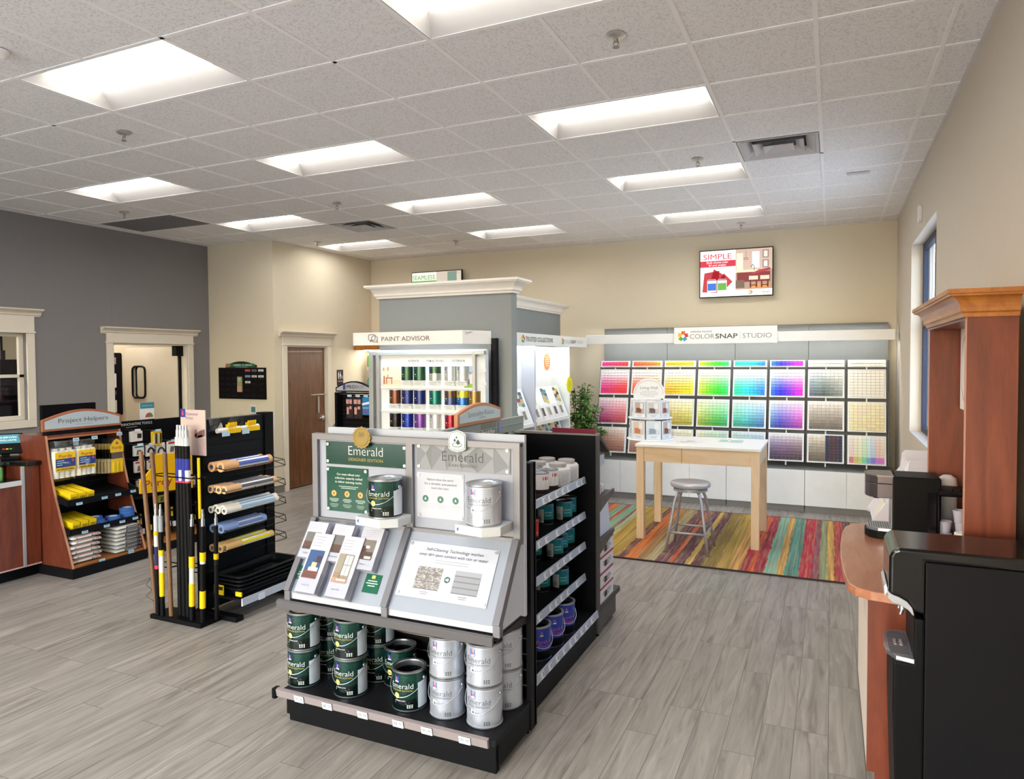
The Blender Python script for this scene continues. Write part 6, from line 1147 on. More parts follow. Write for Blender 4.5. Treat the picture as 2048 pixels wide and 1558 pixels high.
m = MB(); m.lathe(x, y, [(0, 0), (0.037, 0), (0.039, 0.01), (0.039, 0.095), (0.03, 0.112), (0.014, 0.118), (0.014, 0.125), (0, 0.125)], '5fae5c', 'gloss', 24, z=z); m.build('bottle_body', t)
m = MB(); m.poly([(x+0.0395*math.cos(a)+0.0, y+0.0395*math.sin(a), z+h) for a, h in ((-1.2, 0.03), (-0.6, 0.03), (0.0, 0.03), (0.5, 0.03), (0.5, 0.085), (0, 0.085), (-0.6, 0.085), (-1.2, 0.085))], '7cc27a'); m.build('label_print', t)
m = MB(); m.cyl((x, y, z+0.122), (x, y, z+0.15), 0.013, 'e9e9ec'); m.cyl((x, y, z+0.15), (x, y, z+0.172), 0.005, 'e9e9ec'); m.box(x-0.008, y-0.045, z+0.17, x+0.01, y+0.012, z+0.184, 'e9e9ec'); m.build('pump', t, 0.002)
t = thing('payment_terminal', 'black payment terminal with a lit teal screen on the counter', 'terminal', (-6.55, 3.80, 0.99)); mk = Matrix.Translation((-6.55, 3.70, 0.9905)) @ Matrix.Rotation(math.radians(58), 4, 'Z')
m = MB(); m.prism([(-0.10, -0.07), (0.10, -0.07), (0.10, 0.07), (-0.10, 0.07)], 'z', 0, 0.02, '17171a'); m.box(-0.03, -0.01, 0.02, 0.03, 0.03, 0.09, '17171a'); m.xf(0, mk); m.build('terminal_base', t, 0.004)
m = MB(); m.box(-0.125, -0.012, -0.09, 0.125, 0.02, 0.09, '17171a'); k2 = Matrix.Translation((0, -0.01, 0.135)) @ Matrix.Rotation(math.radians(-18), 4, 'X'); m.xf(0, mk @ k2); m.build('terminal_body', t, 0.006)
m = MB(); m.poly([(-0.11, -0.013, 0.0), (0.11, -0.013, 0.0), (0.11, -0.013, 0.078), (-0.11, -0.013, 0.078)], '3a8090', 'screen'); m.text('SHERWIN', (0.02, -0.014, 0.045), size=0.022, c='d8ecf0', k='screen', fit=0.12); m.text('WILLIAMS', (0.02, -0.014, 0.02), size=0.022, c='d8ecf0', k='screen', fit=0.12)
for q, c in enumerate(('d83a30', 'e8c030', '58b050')): m.box(-0.02+q*0.025, -0.016, -0.055, -0.002+q*0.025, -0.012, -0.045, c)
m.xf(0, mk @ k2); m.build('terminal_screen', t)
t = thing('computer_monitor', 'black monitor on the counter rising behind the arched helper sign', 'monitor', (-6.85, 4.5, 0.0)); m = MB(); m.box(-6.92, 4.22, 1.08, -6.88, 4.76, 1.42, '131216'); m.build('monitor_screen', t, 0.004); m = MB(); m.box(-6.96, 4.46, 1.0, -6.92, 4.52, 1.25, '131216'); m.box(-7.05, 4.38, 0.99, -6.85, 4.6, 1.0, '131216'); m.build('monitor_stand', t)
ct2 = thing('back_counter', 'dark topped cherry counter section behind the helper display', 'counter', (-6.85, 4.6, 0)); m = MB(); m.box(-7.2, 3.80, 0.955, -6.66, 5.25, 0.99, '16161a', 'gloss'); m.build('countertop', ct2); m = MB(); m.box(-7.15, 3.80, 0.02, -6.70, 5.20, 0.955, 'ffffff', 'cherry'); m.build('counter_body', ct2)
m = MB(); m.box(-6.62, 3.55, 0.991, -6.5, 3.63, 0.997, 'd8d4d0'); simple(m, 'receipt_papers', 'small pile of papers on the counter beside the terminal', 'papers')

# ------------------------------------------------ helper display
hd = thing('helper_display', 'cherry and black Project Helpers floor display with arched sign', 'display', (-6.1, 4.13, 0))
PR = [(-6.5, 0.085), (-5.815, 0.085), (-5.86, 0.22), (-5.965, 0.50), (-6.02, 0.66), (-6.07, 0.835), (-6.105, 1.0), (-6.135, 1.20), (-6.5, 1.20)]
for y in (3.78, 4.46): m = MB(); m.prism(PR, 'y', y, y+0.02, 'ffffff', 'cherry'); m.build('side_panel', hd)
m = MB()
for y in (3.78, 4.46):
    for (xa, za), (xb, zb) in zip(PR[1:7], PR[2:8]): m.poly([(xa+0.001, y, za), (xa+0.001, y+0.02, za), (xb+0.001, y+0.02, zb), (xb+0.001, y, zb)], 'c08a6c', 'satin')
m.box(-6.15, 3.80, 1.165, -6.13, 4.46, 1.20, 'b8724e', 'satin'); m.build('edge_banding', hd)
m = MB(); m.box(-6.33, 3.80, 0.10, -6.30, 4.46, 1.19, '1d1e26'); m.box(-6.5, 3.80, 1.18, -6.13, 4.46, 1.20, 'ffffff', 'cherry')
for q in range(3): m.box(-6.30, 3.80, 0.72+q*0.13, -6.297, 4.46, 0.725+q*0.13, '2c2e3a')
m.build('back_panel', hd)
m = MB(); m.box(-6.5, 3.775, 0.0, -5.80, 4.485, 0.085, '211f24'); m.build('plinth', hd); m = MB(); m.box(-6.30, 3.80, 0.085, -5.82, 4.46, 0.10, 'ffffff', 'cherry_trim'); m.build('base_deck', hd)
for z, xe, bz in ((0.605, -5.88, 0.66), (0.36, -5.86, 0.41)):
    m = MB(); m.prism([(-6.30, z+0.06), (xe, z), (xe, bz), (xe-0.012, bz), (xe-0.012, z+0.015), (-6.30, z+0.075)], 'y', 3.802, 4.458, '1b1b21'); m.prism([(-6.0, z+0.02), (xe, z), (xe, bz), (-6.02, bz+0.04)], 'y', 3.80, 3.806, '1b1b21'); m.prism([(-6.0, z+0.02), (xe, z), (xe, bz), (-6.02, bz+0.04)], 'y', 4.454, 4.462, '1b1b21'); m.build('shelf', hd)
def tagx(m, x, y, z, w=0.055, h=0.03, c='b5d2e4'):
    m.poly([(x, y, z), (x, y+w, z), (x-0.004, y+w, z+h), (x-0.004, y, z+h)], c); m.poly([(x+0.001, y+w*0.15, z+h*0.3), (x+0.001, y+w*0.85, z+h*0.3), (x-0.002, y+w*0.85, z+h*0.75), (x-0.002, y+w*0.15, z+h*0.75)], '86a4ba')
for x, y, z in ((-5.877, 3.87, 0.605), (-5.877, 4.10, 0.615), (-5.877, 4.23, 0.62), (-5.877, 4.38, 0.625), (-5.857, 3.90, 0.355), (-5.857, 4.10, 0.365), (-5.857, 4.25, 0.37), (-5.857, 4.38, 0.375), (-5.815, 4.02, 0.075), (-5.815, 4.30, 0.085), (-6.02, 3.95, 1.14), (-6.02, 4.12, 1.14), (-6.02, 4.36, 1.15)):
    m = MB(); tagx(m, x, y, z); m.build('price_tag', hd)
m = MB(); m.box(-6.20, 3.80, 1.20, -6.15, 4.46, 1.235, '18161a'); m.prism(arch(3.765, 4.495, 1.235, 0.10, 0.175), 'x', -6.165, -6.14, 'a86a4e', 'satin'); m.build('sign_frame', hd, 0.003)
m = MB(); m.prism(arch(3.785, 4.475, 1.255, 0.065, 0.135), 'x', -6.14, -6.137, 'b7c2cc', 'satin'); m.text('Project Helpers', (-6.136, 4.13, 1.30), (0, 1, 0), (0, 0, 1), 0.055, '4a4f56', fit=0.46, bold=-0.008); bars(m, (-6.136, 4.13, 1.275), (0, 1, 0), (0, 0, 1), 0.26, 1, 0.01, 0.006, '98a2ac'); m.build('sign_face', hd)
YEL, NAV = 'f2c81c', '1f3f86'
# roller packs in clear bags
for q, (y0, y1, l_) in enumerate(((3.815, 4.01, 'left'), (4.02, 4.195, 'right'))):
    t = thing('roller_bag', 'clear bag of white mini rollers with a yellow and blue label, %s one' % l_, 'packet', (-6.12, (y0+y1)/2, 0.81), 'bags of white rollers')
    m = MB()
    for k in range(4): yy = y0+0.025+k*(y1-y0-0.05)/3; m.cyl((-6.10, yy, 0.825), (-6.10, yy, 1.06), 0.026, 'ece8e0', 'matte', 14)
    for k in range(3): yy = y0+0.045+k*(y1-y0-0.07)/2; m.cyl((-6.14, yy, 0.84), (-6.14, yy, 1.08), 0.026, 'e4e0d8', 'matte', 14)
    m.build('mini_rollers', t)
    m = MB(); m.box(-6.073, y0+0.01, 0.885, -6.070, y1-0.01, 1.05, YEL, 'print'); m.box(-6.070, y0+0.012, 0.92, -6.068, y1-0.012, 0.995, NAV, 'print'); m.text('PROFESSIONAL', (-6.067, (y0+y1)/2, 0.895), (0, 1, 0), (0, 0, 1), 0.02, '2a2620', fit=(y1-y0)*0.8, bold=0.02); m.text('Purdy', (-6.067, (y0+y1)/2, 1.005), (0, 1, 0), (0, 0, 1), 0.035, 'c85a20', fit=(y1-y0)*0.6, bold=0.02); bars(m, (-6.0665, y0+0.02, 0.975), (0, 1, 0), (0, 0, 1), 0.08, 3, 0.018, 0.006, 'c8d4e8', align='L'); m.poly([(-6.0665, y1-0.035+0.012*math.cos(a), 0.975+0.012*math.sin(a)) for a in [w*PI/6 for w in range(12)]], 'c8405a'); m.build('label_print', t)
    m = MB(); rr = random.Random(q); nX, nY = 5, 7; gr = []
    for s_ in (0, 1):
        for a in range(nY+1):
            for b in range(nX+1):
                yy = y0-0.015+(y1-y0+0.03)*b/nX; zz = 0.80+0.345*a/nY; bulge = 0.05*math.sin(PI*min(1, max(0, a/nY))**0.6)*math.sin(PI*(b+0.5)/(nX+1)); gr.append((-6.115+(bulge if s_ else -bulge)+rr.uniform(-0.006, 0.006)+(0.005 if s_ else 0), yy+rr.uniform(-0.006, 0.006), zz+rr.uniform(-0.005, 0.005)))
    i = m.pts(gr); st_ = (nX+1)*(nY+1)
    for s_ in (0, 1):
        for a in range(nY):
            for b in range(nX): w = [i+s_*st_+a*(nX+1)+b, i+s_*st_+a*(nX+1)+b+1, i+s_*st_+(a+1)*(nX+1)+b+1, i+s_*st_+(a+1)*(nX+1)+b]; m.face(w if s_ else w[::-1], 'ffffff', 'plastic_bag')
    m.build('clear_bag', t)
    m = MB(); m.tube([(-6.30, (y0+y1)/2, 1.13), (-6.04, (y0+y1)/2, 1.13), (-6.03, (y0+y1)/2, 1.14)], 0.003, '222226', 'metal'); m.build('hook', t)
for q in range(8):
    y = 4.24+q*0.014; x = -6.26+q*0.026; t = thing('brush_pack', 'paint brush in a clear pack with yellow card, %s from the back of the row' % ('first', 'second', 'third', 'fourth', 'fifth', 'sixth', 'seventh', 'eighth')[q], 'brush pack', (x, y+0.09, 0.80), 'brush packs hung in a row')
    if q == 7: t['label'] = 'front paint brush pack with a yellow arched card'
    m = MB(); m.box(x, y, 0.80, x+0.004, y+0.12, 0.93, YEL if q == 7 else 'e0d2a0', 'print')
    if q == 7: m.prism(arch(y-0.005, y+0.125, 0.99, 0.06, 0.125), 'x', x, x+0.004, YEL, 'print'); m.text('Purdy', (x+0.005, y+0.06, 1.02), (0, 1, 0), (0, 0, 1), 0.04, 'b8442a', fit=0.10, bold=0.02); m.box(x, y+0.005, 0.93, x+0.004, y+0.115, 0.99, '6a5a5c'); m.poly([(x+0.005, y+0.06+0.013*math.cos(a), 1.075+0.013*math.sin(a)) for a in [w*PI/6 for w in range(12)]], 'c84a3a')
    else: m.box(x, y+0.01, 1.02, x+0.004, y+0.10, 1.07, 'c8a860', 'print')
    m.build('card', t)
    m = MB()
    for k in range(3): m.cyl((x+0.008, y+0.02+k*0.04, 0.81), (x+0.008, y+0.02+k*0.04, 0.90), 0.011, ('f0cf30' if q == 7 else 'b89a6c'), 'satin', 8)
    m.build('brush', t); m = MB(); m.box(x-0.001, y-0.006, 0.795, x+0.020, y+0.128, 1.125, 'ffffff', 'acrylic'); m.build('clamshell', t)
for r_, (z, xe) in enumerate(((0.665, -5.885), (0.42, -5.865))):
    for q in range(3):
        y0 = 3.835+q*0.075; zz = z-0.035
        m = MB(); k_ = m.mark(); m.box(-0.30, 0, 0, 0, 0.062, 0.062, 'f0cc1a', 'satin'); m.poly([(0.0012, 0.004, 0.004), (0.0012, 0.058, 0.004), (0.0012, 0.058, 0.040), (0.0012, 0.004, 0.040)], 'c8a818'); bars(m, (0.0018, 0.031, 0.03), (0, 1, 0), (0, 0, 1), 0.044, 3, 0.008, 0.003, '4a4020'); m.poly([(-0.28, 0.0585, 0.0625), (-0.28, 0.062, 0.0625), (-0.01, 0.062, 0.0625), (-0.01, 0.0585, 0.0625)], '3a3218')
        m.xf(k_, Matrix.Translation((xe-0.02, y0, zz+0.012)) @ Matrix.Rotation(math.radians(8), 4, 'Y'))
        simple(m, 'yellow_box', 'yellow cardboard box, %s of three on the %s black shelf' % (('left', 'middle', 'right')[q], ('upper', 'lower')[r_]), 'box', 'yellow boxes on the %s shelf' % ('upper', 'lower')[r_], origin=(xe-0.17, y0, zz))
def tape():
    t = thing('masking_tape', '', 'tape roll', (0, 0, 0)); m = MB(); m.lathe(0, 0, [(0.038, 0), (0.062, 0), (0.062, 0.024), (0.038, 0.024), (0.038, 0)], '3f68ae', 'satin', 32); m.build('tape_roll', t); m = MB(); m.lathe(0, 0, [(0.0375, 0.024), (0.0375, 0.0), (0.034, 0.0), (0.034, 0.024), (0.0375, 0.024)], 'd8dde6', 'satin', 28); m.poly([(0.03, -0.02, 0.0245), (0.055, -0.02, 0.0245), (0.05, 0.01, 0.0245), (0.034, 0.01, 0.0245)], '8ea6cc'); m.build('core', t); return t
T0 = tape()
for x, y, z, l_ in ((-5.93, 4.11, 0.385, 'bottom roll of the left pile'), (-5.95, 4.10, 0.410, 'middle roll of the left pile'), (-5.96, 4.085, 0.435, 'top roll of the left pile'), (-5.94, 4.245, 0.385, 'lower roll of the middle pile'), (-5.94, 4.245, 0.410, 'upper roll of the middle pile'), (-5.94, 4.385, 0.385, 'bottom roll of the right pile'), (-5.94, 4.385, 0.410, 'second roll of the right pile'), (-5.94, 4.385, 0.435, 'third roll of the right pile'), (-5.95, 4.39, 0.460, 'top roll of the right pile')):
    put(T0, 'tape', (x, y, z), 'blue masking tape, '+l_, 0, 'blue tape rolls')
def pillow(w, d, h, c, n=6):
    m = MB(); P = []
    for s_ in (1, -1):
        for a in range(n+1):
            for b in range(n+1):
                u, v = a/n*2-1, b/n*2-1; e = (1-abs(u)**6)*(1-abs(v)**6); P.append((u*w/2, v*d/2, h/2+s_*h/2*(0.35+0.65*e)))
    i = m.pts(P); st_ = (n+1)**2
    for s_ in (0, 1):
        for a in range(n):
            for b in range(n): q = [i+s_*st_+a*(n+1)+b, i+s_*st_+(a+1)*(n+1)+b, i+s_*st_+(a+1)*(n+1)+b+1, i+s_*st_+a*(n+1)+b+1]; m.face(q if not s_ else q[::-1], c, 'gloss', True)
    for a in range(n):
        for (p, q_) in (((a, 0), (a+1, 0)), ((a+1, n), (a, n)), ((0, a+1), (0, a)), ((n, a), (n, a+1))):
            A, B = i+p[0]*(n+1)+p[1], i+q_[0]*(n+1)+q_[1]; m.face([A, A+st_, B+st_, B], c, 'gloss', True)
    return m
def dropcloth(kind):
    t = thing('drop_cloth_pack', '', 'packet', (0, 0, 0)); w, d, h = 0.32, (0.25 if kind == 'w' else 0.245), 0.041
    m = pillow(w, d, h, 'dcd6d2' if kind == 'w' else 'cfccc6'); m.build('folded_cloth', t)
    m = MB()
    if kind == 'w': m.text('4x12', (w/2+0.001, 0.07, h*0.22), (0, 1, 0), (0, 0, 1), 0.032, '4a3f42', fit=0.065, bold=0.02); m.text('8', (w/2+0.001, -0.09, h*0.22), (0, 1, 0), (0, 0, 1), 0.028, '6a4a4a'); m.poly([(w/2+0.0005, -0.11, h*0.85), (w/2+0.0005, 0.11, h*0.85), (w/2-0.002, 0.11, h*0.97), (w/2-0.002, -0.11, h*0.97)], 'b8705c')
    else: m.poly([(w/2+0.0008, -0.035, h*0.15), (w/2+0.0008, 0.115, h*0.15), (w/2+0.0008, 0.115, h*0.85), (w/2+0.0008, -0.035, h*0.85)], '4a4648'); m.poly([(w/2+0.0012, -0.02, h*0.35), (w/2+0.0012, 0.08, h*0.35), (w/2+0.0012, 0.08, h*0.6), (w/2+0.0012, -0.02, h*0.6)], 'a8a4a4')
    m.build('label_print', t); return t
for kind, y, n_, x in (('w', 3.945, 6, -6.02), ('k', 4.325, 7, -6.0)):
    D0 = dropcloth(kind)
    for q in range(n_):
        o = D0 if q == 0 else dup(D0); o.location = (x+random.uniform(-0.006, 0.006), y+random.uniform(-0.008, 0.008), 0.101+q*(0.0405 if kind == 'w' else 0.0345)); o.rotation_euler = (0, 0, random.uniform(-0.03, 0.03))
        if kind == 'k': o.scale = (1, 1, 0.84)
        o['label'] = ('white 4x12 drop cloth pack, ' if kind == 'w' else 'white and black folded drop cloth pack, ')+('bottom', 'second from bottom', 'third from bottom', 'fourth from bottom', 'fifth from bottom', 'sixth from bottom', 'top')[q if (kind == 'k' or q < 5) else 6]+' of the %s stack' % ('left' if kind == 'w' else 'right')
        o['group'] = 'drop cloth packs on the base, %s stack' % ('left' if kind == 'w' else 'right')

# ------------------------------------------------ tool pegboard next to it
pg = thing('pegboard_rack', 'black tool rack with an Innovative Tools header beyond the helper display', 'rack', (-6.2, 4.9, 0))
m = MB(); m.box(-6.36, 4.52, 0.1, -6.33, 5.35, 1.24, '1a1a20'); m.box(-6.36, 4.50, 0.0, -5.86, 5.36, 0.085, '1d1b20'); m.box(-6.34, 4.50, 0.085, -5.85, 5.36, 0.10, 'ffffff', 'cherry_trim'); m.box(-6.36, 5.34, 0.1, -6.1, 5.36, 1.2, '1a1a20')
for z in (0.34, 0.52): m.box(-6.33, 4.52, z, -6.0, 5.34, z+0.012, '1a1a20')
m.build('rack_frame', pg)
m = MB(); m.box(-6.328, 4.54, 1.16, -6.30, 4.98, 1.25, '17161b'); m.text('INNOVATIVE TOOLS', (-6.298, 4.78, 1.205), (0, 1, 0), (0, 0, 1), 0.035, 'dfe3e8', fit=0.34); bars(m, (-6.298, 4.72, 1.185), (0, 1, 0), (0, 0, 1), 0.2, 1, 0.01, 0.005, '9a9aa0'); m.build('header_sign', pg)
m = MB(); m.box(-6.32, 4.83, 1.25, -6.315, 4.99, 1.42, 'eceeee', 'print'); m.box(-6.3145, 4.83, 1.36, -6.313, 4.99, 1.42, '3f8c9c', 'print'); m.text('INTRODUCING', (-6.312, 4.91, 1.38), (0, 1, 0), (0, 0, 1), 0.02, 'c8e4ea', fit=0.12); P = [(-6.312, 4.93+0.045*math.cos(a), 1.27+0.045*math.sin(a)) for a in [PI*w/10 for w in range(11)]]; m.poly(P, 'c8503a'); m.poly([(-6.3115, 4.93, 1.27), (-6.3115, 4.975, 1.27), (-6.3115, 4.962, 1.302), (-6.3115, 4.94, 1.32)], '5a8a4a'); simple(m, 'promo_card', 'small white and teal promotional card standing on the tool rack', 'sign')
rr = random.Random(21)
IT = [(4.58, 1.06, 0.13, 0.10, 'ded8d2', 'white box with a dark square', '2c2a30'), (4.80, 1.00, 0.11, 0.14, 'e8b81c', 'yellow and black tool set', '2a2620'), (4.60, 0.92, 0.11, 0.10, 'd8dcd8', 'white card with teal strip', '3c8c94'), (4.74, 0.90, 0.09, 0.11, 'e4e0e0', 'white card with a black hook tool', '2a282c'), (4.86, 0.88, 0.10, 0.12, 'e8e4e2', 'white card with a curved scraper', '3a3a40'),
      (4.60, 0.76, 0.11, 0.11, 'e2dcdc', 'white card with a red edge', 'c03a44'), (4.74, 0.77, 0.08, 0.09, 'dad4d4', 'small white tool card', '5a5450'), (4.98, 0.90, 0.11, 0.12, 'ece6e2', 'white blade pack with red lettering', 'd83a34'), (5.11, 0.90, 0.11, 0.12, 'ece6e2', 'white and yellow card with a red word', 'd83a34'), (5.23, 0.86, 0.09, 0.13, 'b8c8d4', 'pale blue tool card', 'c03a44'),
      (4.98, 0.52, 0.10, 0.11, 'e4e4e8', 'white card with a blue print below the yellow sign', '2f5fae'), (5.10, 0.42, 0.12, 0.10, 'e8d8d4', 'pink and white packet', 'c05a54'), (4.86, 0.42, 0.08, 0.1, 'd8dc50', 'lime striped packet', '3a3a38'), (4.72, 0.56, 0.07, 0.12, 'e4e0dc', 'narrow white scraper pack', 'b8663a'), (4.62, 0.56, 0.07, 0.12, 'dcd8d6', 'narrow pale scraper pack', 'c8783a'), (5.23, 0.5, 0.09, 0.12, 'd8d4d8', 'red and white packet at the rack end', 'b83a40')]
for q, (y, z, w, h, c, l_, c2) in enumerate(IT):
    x = -6.12+rr.uniform(-0.02, 0.02); t = thing('tool_pack', l_+' hanging on the black tool rack', 'tool pack', (x, y+w/2, z), 'packs on the tool rack')
    m = MB(); m.box(x-0.02, y, z, x+0.004, y+w, z+h, c, 'satin'); m.build('card', t, 0.003); m = MB(); X = x+0.0052
    if q in (0,): m.poly([(X, y+w*0.55, z+h*0.3), (X, y+w*0.9, z+h*0.3), (X, y+w*0.9, z+h*0.75), (X, y+w*0.55, z+h*0.75)], c2)
    elif q in (3, 4): m.tube([(X+0.002, y+w*0.5+w*0.35*math.cos(a), z+h*0.35+h*0.4*math.sin(a)) for a in [PI*v/8 for v in range(9)]], 0.009, c2, 'satin')
    elif q == 1:
        for v in range(4): m.cyl((X+0.004, y+0.015+v*0.026, z+0.02), (X+0.004, y+0.015+v*0.026, z+h-0.02), 0.006, c2 if v % 2 else 'c8c4bc', 'satin', 8)
    elif q == 8: m.text('HUSKY', (X, y+w/2, z+h*0.62), (0, 1, 0), (0, 0, 1), 0.03, c2, fit=w*0.85, bold=0.03); m.poly([(X, y+0.01, z+0.01), (X, y+w-0.01, z+0.01), (X, y+w-0.01, z+h*0.5), (X, y+0.01, z+h*0.5)], 'e8c01c')
    else: m.poly([(X, y+0.006, z+h*0.8), (X, y+w-0.006, z+h*0.8), (X, y+w-0.006, z+h*0.95), (X, y+0.006, z+h*0.95)], c2); m.poly([(X, y+w*0.2, z+h*0.12), (X, y+w*0.6, z+h*0.12), (X, y+w*0.75, z+h*0.55), (X, y+w*0.3, z+h*0.6)], '6a6668')
    m.build('print', t); m = MB(); m.tube([(-6.33, y+w/2, z+h+0.01), (x+0.02, y+w/2, z+h+0.005)], 0.003, 'b0b0b4', 'metal', 5); m.box(x+0.02, y+w/2-0.03, z+h-0.002, x+0.023, y+w/2+0.03, z+h+0.022, 'c4d6e4' if q % 2 else 'e4e4e8'); m.build('hook', t)
for q, (y, z) in enumerate(((4.60, 0.2), (4.68, 0.22), (4.77, 0.2), (4.86, 0.16), (4.95, 0.2), (5.05, 0.18), (5.16, 0.2), (5.25, 0.2))):
    m = MB(); m.cyl((-6.02, y, z-0.08), (-6.04, y, z+0.08), 0.016, '1a1a1e', 'satin', 10); m.cyl((-6.04, y, z+0.08), (-6.045, y, z+0.17), 0.011, ('e8c81c', '2a2a2e', 'c8c020', '3a3a3e')[q % 4], 'satin', 10); m.box(-6.06, y-0.012, z-0.02, -6.0, y+0.012, z+0.03, ('e0e0e0', 'd8c020')[q % 2])
    simple(m, 'scraper', 'black handled scraper low on the rack, %s from the left' % ('first', 'second', 'third', 'fourth', 'fifth', 'sixth', 'seventh', 'eighth')[q], 'tool', 'handled tools low on the rack')
yb = thing('brush_display', 'large yellow brush display panel with red lettering behind the wooden poles', 'sign', (-5.86, 4.8, 0.52)); m = MB()
m.prism([(4.46, 0.60), (5.05, 0.56), (5.05, 0.93), (4.60, 0.95), (4.60, 0.84), (4.52, 0.76), (4.46, 0.72)], 'x', -5.87, -5.855, 'eeb512', 'satin'); m.build('panel', yb, 0.003); m = MB(); m.text('Purdy', (-5.854, 4.66, 0.645), (0, 1, 0), (0, 0, 1), 0.10, 'a82a24', fit=0.30, bold=0.02); bars(m, (-5.854, 4.62, 0.625), (0, 1, 0), (0, 0, 1), 0.16, 1, 0.01, 0.006, 'b8862a'); m.build('lettering', yb); m = MB(); m.box(-6.10, 4.75, 0.60, -5.87, 4.80, 0.63, '1a1a20'); m.build('display_arm', yb)

# ------------------------------------------------ roller cover rack with extension poles
rk = thing('roller_rack', 'black slatted rack of roller covers and paint trays', 'rack', (-4.0, 3.97, 0))
m = MB(); m.box(-4.17, 3.64, 0.03, -4.10, 4.30, 1.41, '1c232a')
for q in range(14): m.box(-4.10, 3.66, 0.2+q*0.085, -4.097, 4.21, 0.206+q*0.085, '0c0f12')
m.box(-4.175, 3.625, 0.03, -4.09, 3.645, 1.42, '101014'); m.box(-4.175, 4.22, 0.03, -4.085, 4.31, 1.425, '101014'); m.build('back_panel', rk)
for y in (3.60, 4.20): m = MB(); m.box(-4.2, y, 0.0, -3.78, y+0.07, 0.035, '141418'); m.build('foot', rk, 0.003)
m = MB(); m.box(-4.10, 3.65, 0.135, -3.78, 4.28, 0.15, '26262a'); m.prism([(-3.78, 0.10), (-3.765, 0.105), (-3.77, 0.155), (-3.78, 0.155)], 'y', 3.65, 4.28, 'b6bcc8', 'satin'); m.build('tray_shelf', rk)
for y in (3.80, 4.08): m = MB(); m.box(-3.768, y, 0.10, -3.764, y+0.06, 0.145, 'd8dee8'); m.build('price_tag', rk)
LV = [1.055, 0.90, 0.755, 0.615, 0.475]
for q, z in enumerate(LV):
    m = MB(); m.tube([(-4.10, 3.67, z+0.02), (-3.93, 3.67, z), (-3.93, 4.26, z), (-4.10, 4.26, z+0.02)], 0.003, '18181a', 'metal', 5); m.tube([(-4.10, 3.67, z), (-3.92, 3.67, z-0.045), (-3.92, 4.26, z-0.045), (-4.10, 4.26, z)], 0.003, '18181a', 'metal', 5)
    for y in (3.67, 3.95, 4.26): m.tube([(-3.93, y, z+0.0), (-3.92, y, z-0.045)], 0.0025, '18181a', 'metal', 4)
    m.build('wire_basket', rk)
RC = [('d9a878', '4a62b0', [(-4.06, 0.0), (-3.985, 0.0)]), ('e0b488', '5a5c66', [(-4.075, 0), (-4.035, 0), (-3.995, 0.0), (-3.955, 0.0)]), ('e8e2d4', '8ab4d4', [(-4.075, 0), (-4.04, 0.012), (-4.005, 0), (-3.97, 0.012), (-3.945, 0)]), ('8ea8dc', '6a88cc', [(-4.06, 0), (-4.02, 0), (-3.98, 0)]), ('dcb070', 'e8d41c', [(-4.07, 0), (-4.03, 0.01), (-3.99, 0), (-3.955, 0.01)])]
LN = ('top', 'second', 'third', 'fourth', 'lowest')
for q, (c, c2, xs_) in enumerate(RC):
    R_ = (0.036, 0.029, 0.026, 0.031, 0.028)[q]; z = LV[q]-0.04+R_+0.02
    for k, (x, dz) in enumerate(xs_):
        t = thing('roller_cover', '%s roller cover, %s from the wall side in the %s wire basket' % (('tan', 'peach', 'cream', 'blue', 'gold')[q], ('first', 'second', 'third', 'fourth', 'fifth')[k], LN[q]), 'roller cover', (x, 3.9, z), 'roller covers in the %s basket' % LN[q])
        y0 = 3.665+0.012*(k % 2); y1 = y0+(0.48, 0.50, 0.52, 0.42, 0.46)[q]; m = MB(); n = 16
        m.cyl((x, y0, z+dz), (x, y1, z+dz), R_, c, 'matte', n, caps=False)
        for yy, fl in ((y0, 0), (y1, 1)):
            A = [(x+R_*math.cos(2*PI*w/n), yy, z+dz+R_*math.sin(2*PI*w/n)) for w in range(n)]; B = [(x+R_*0.5*math.cos(2*PI*w/n), yy, z+dz+R_*0.5*math.sin(2*PI*w/n)) for w in range(n)]; i = m.pts(A+B)
            for w in range(n): m.face([i+w, i+(w+1) % n, i+n+(w+1) % n, i+n+w], c, 'matte')
        m.build('nap', t); m = MB(); m.cyl((x, y0+0.004, z+dz), (x, y1-0.004, z+dz), R_*0.5, '5c6474', 'satin', 12); m.build('core', t)
        m = MB(); nn = 6; ya, yb_ = y0+0.14, y1-0.04
        for w in range(nn):
            a0, a1 = -0.5+2.4*w/nn, -0.5+2.4*(w+1)/nn; rr_ = R_+0.001; m.poly([(x+rr_*math.cos(a0), ya, z+dz+rr_*math.sin(a0)), (x+rr_*math.cos(a1), ya, z+dz+rr_*math.sin(a1)), (x+rr_*math.cos(a1), yb_, z+dz+rr_*math.sin(a1)), (x+rr_*math.cos(a0), yb_, z+dz+rr_*math.sin(a0))][::-1], c2 if w % 3 else 'd8d8dc', 'gloss')
        m.build('label_print', t)
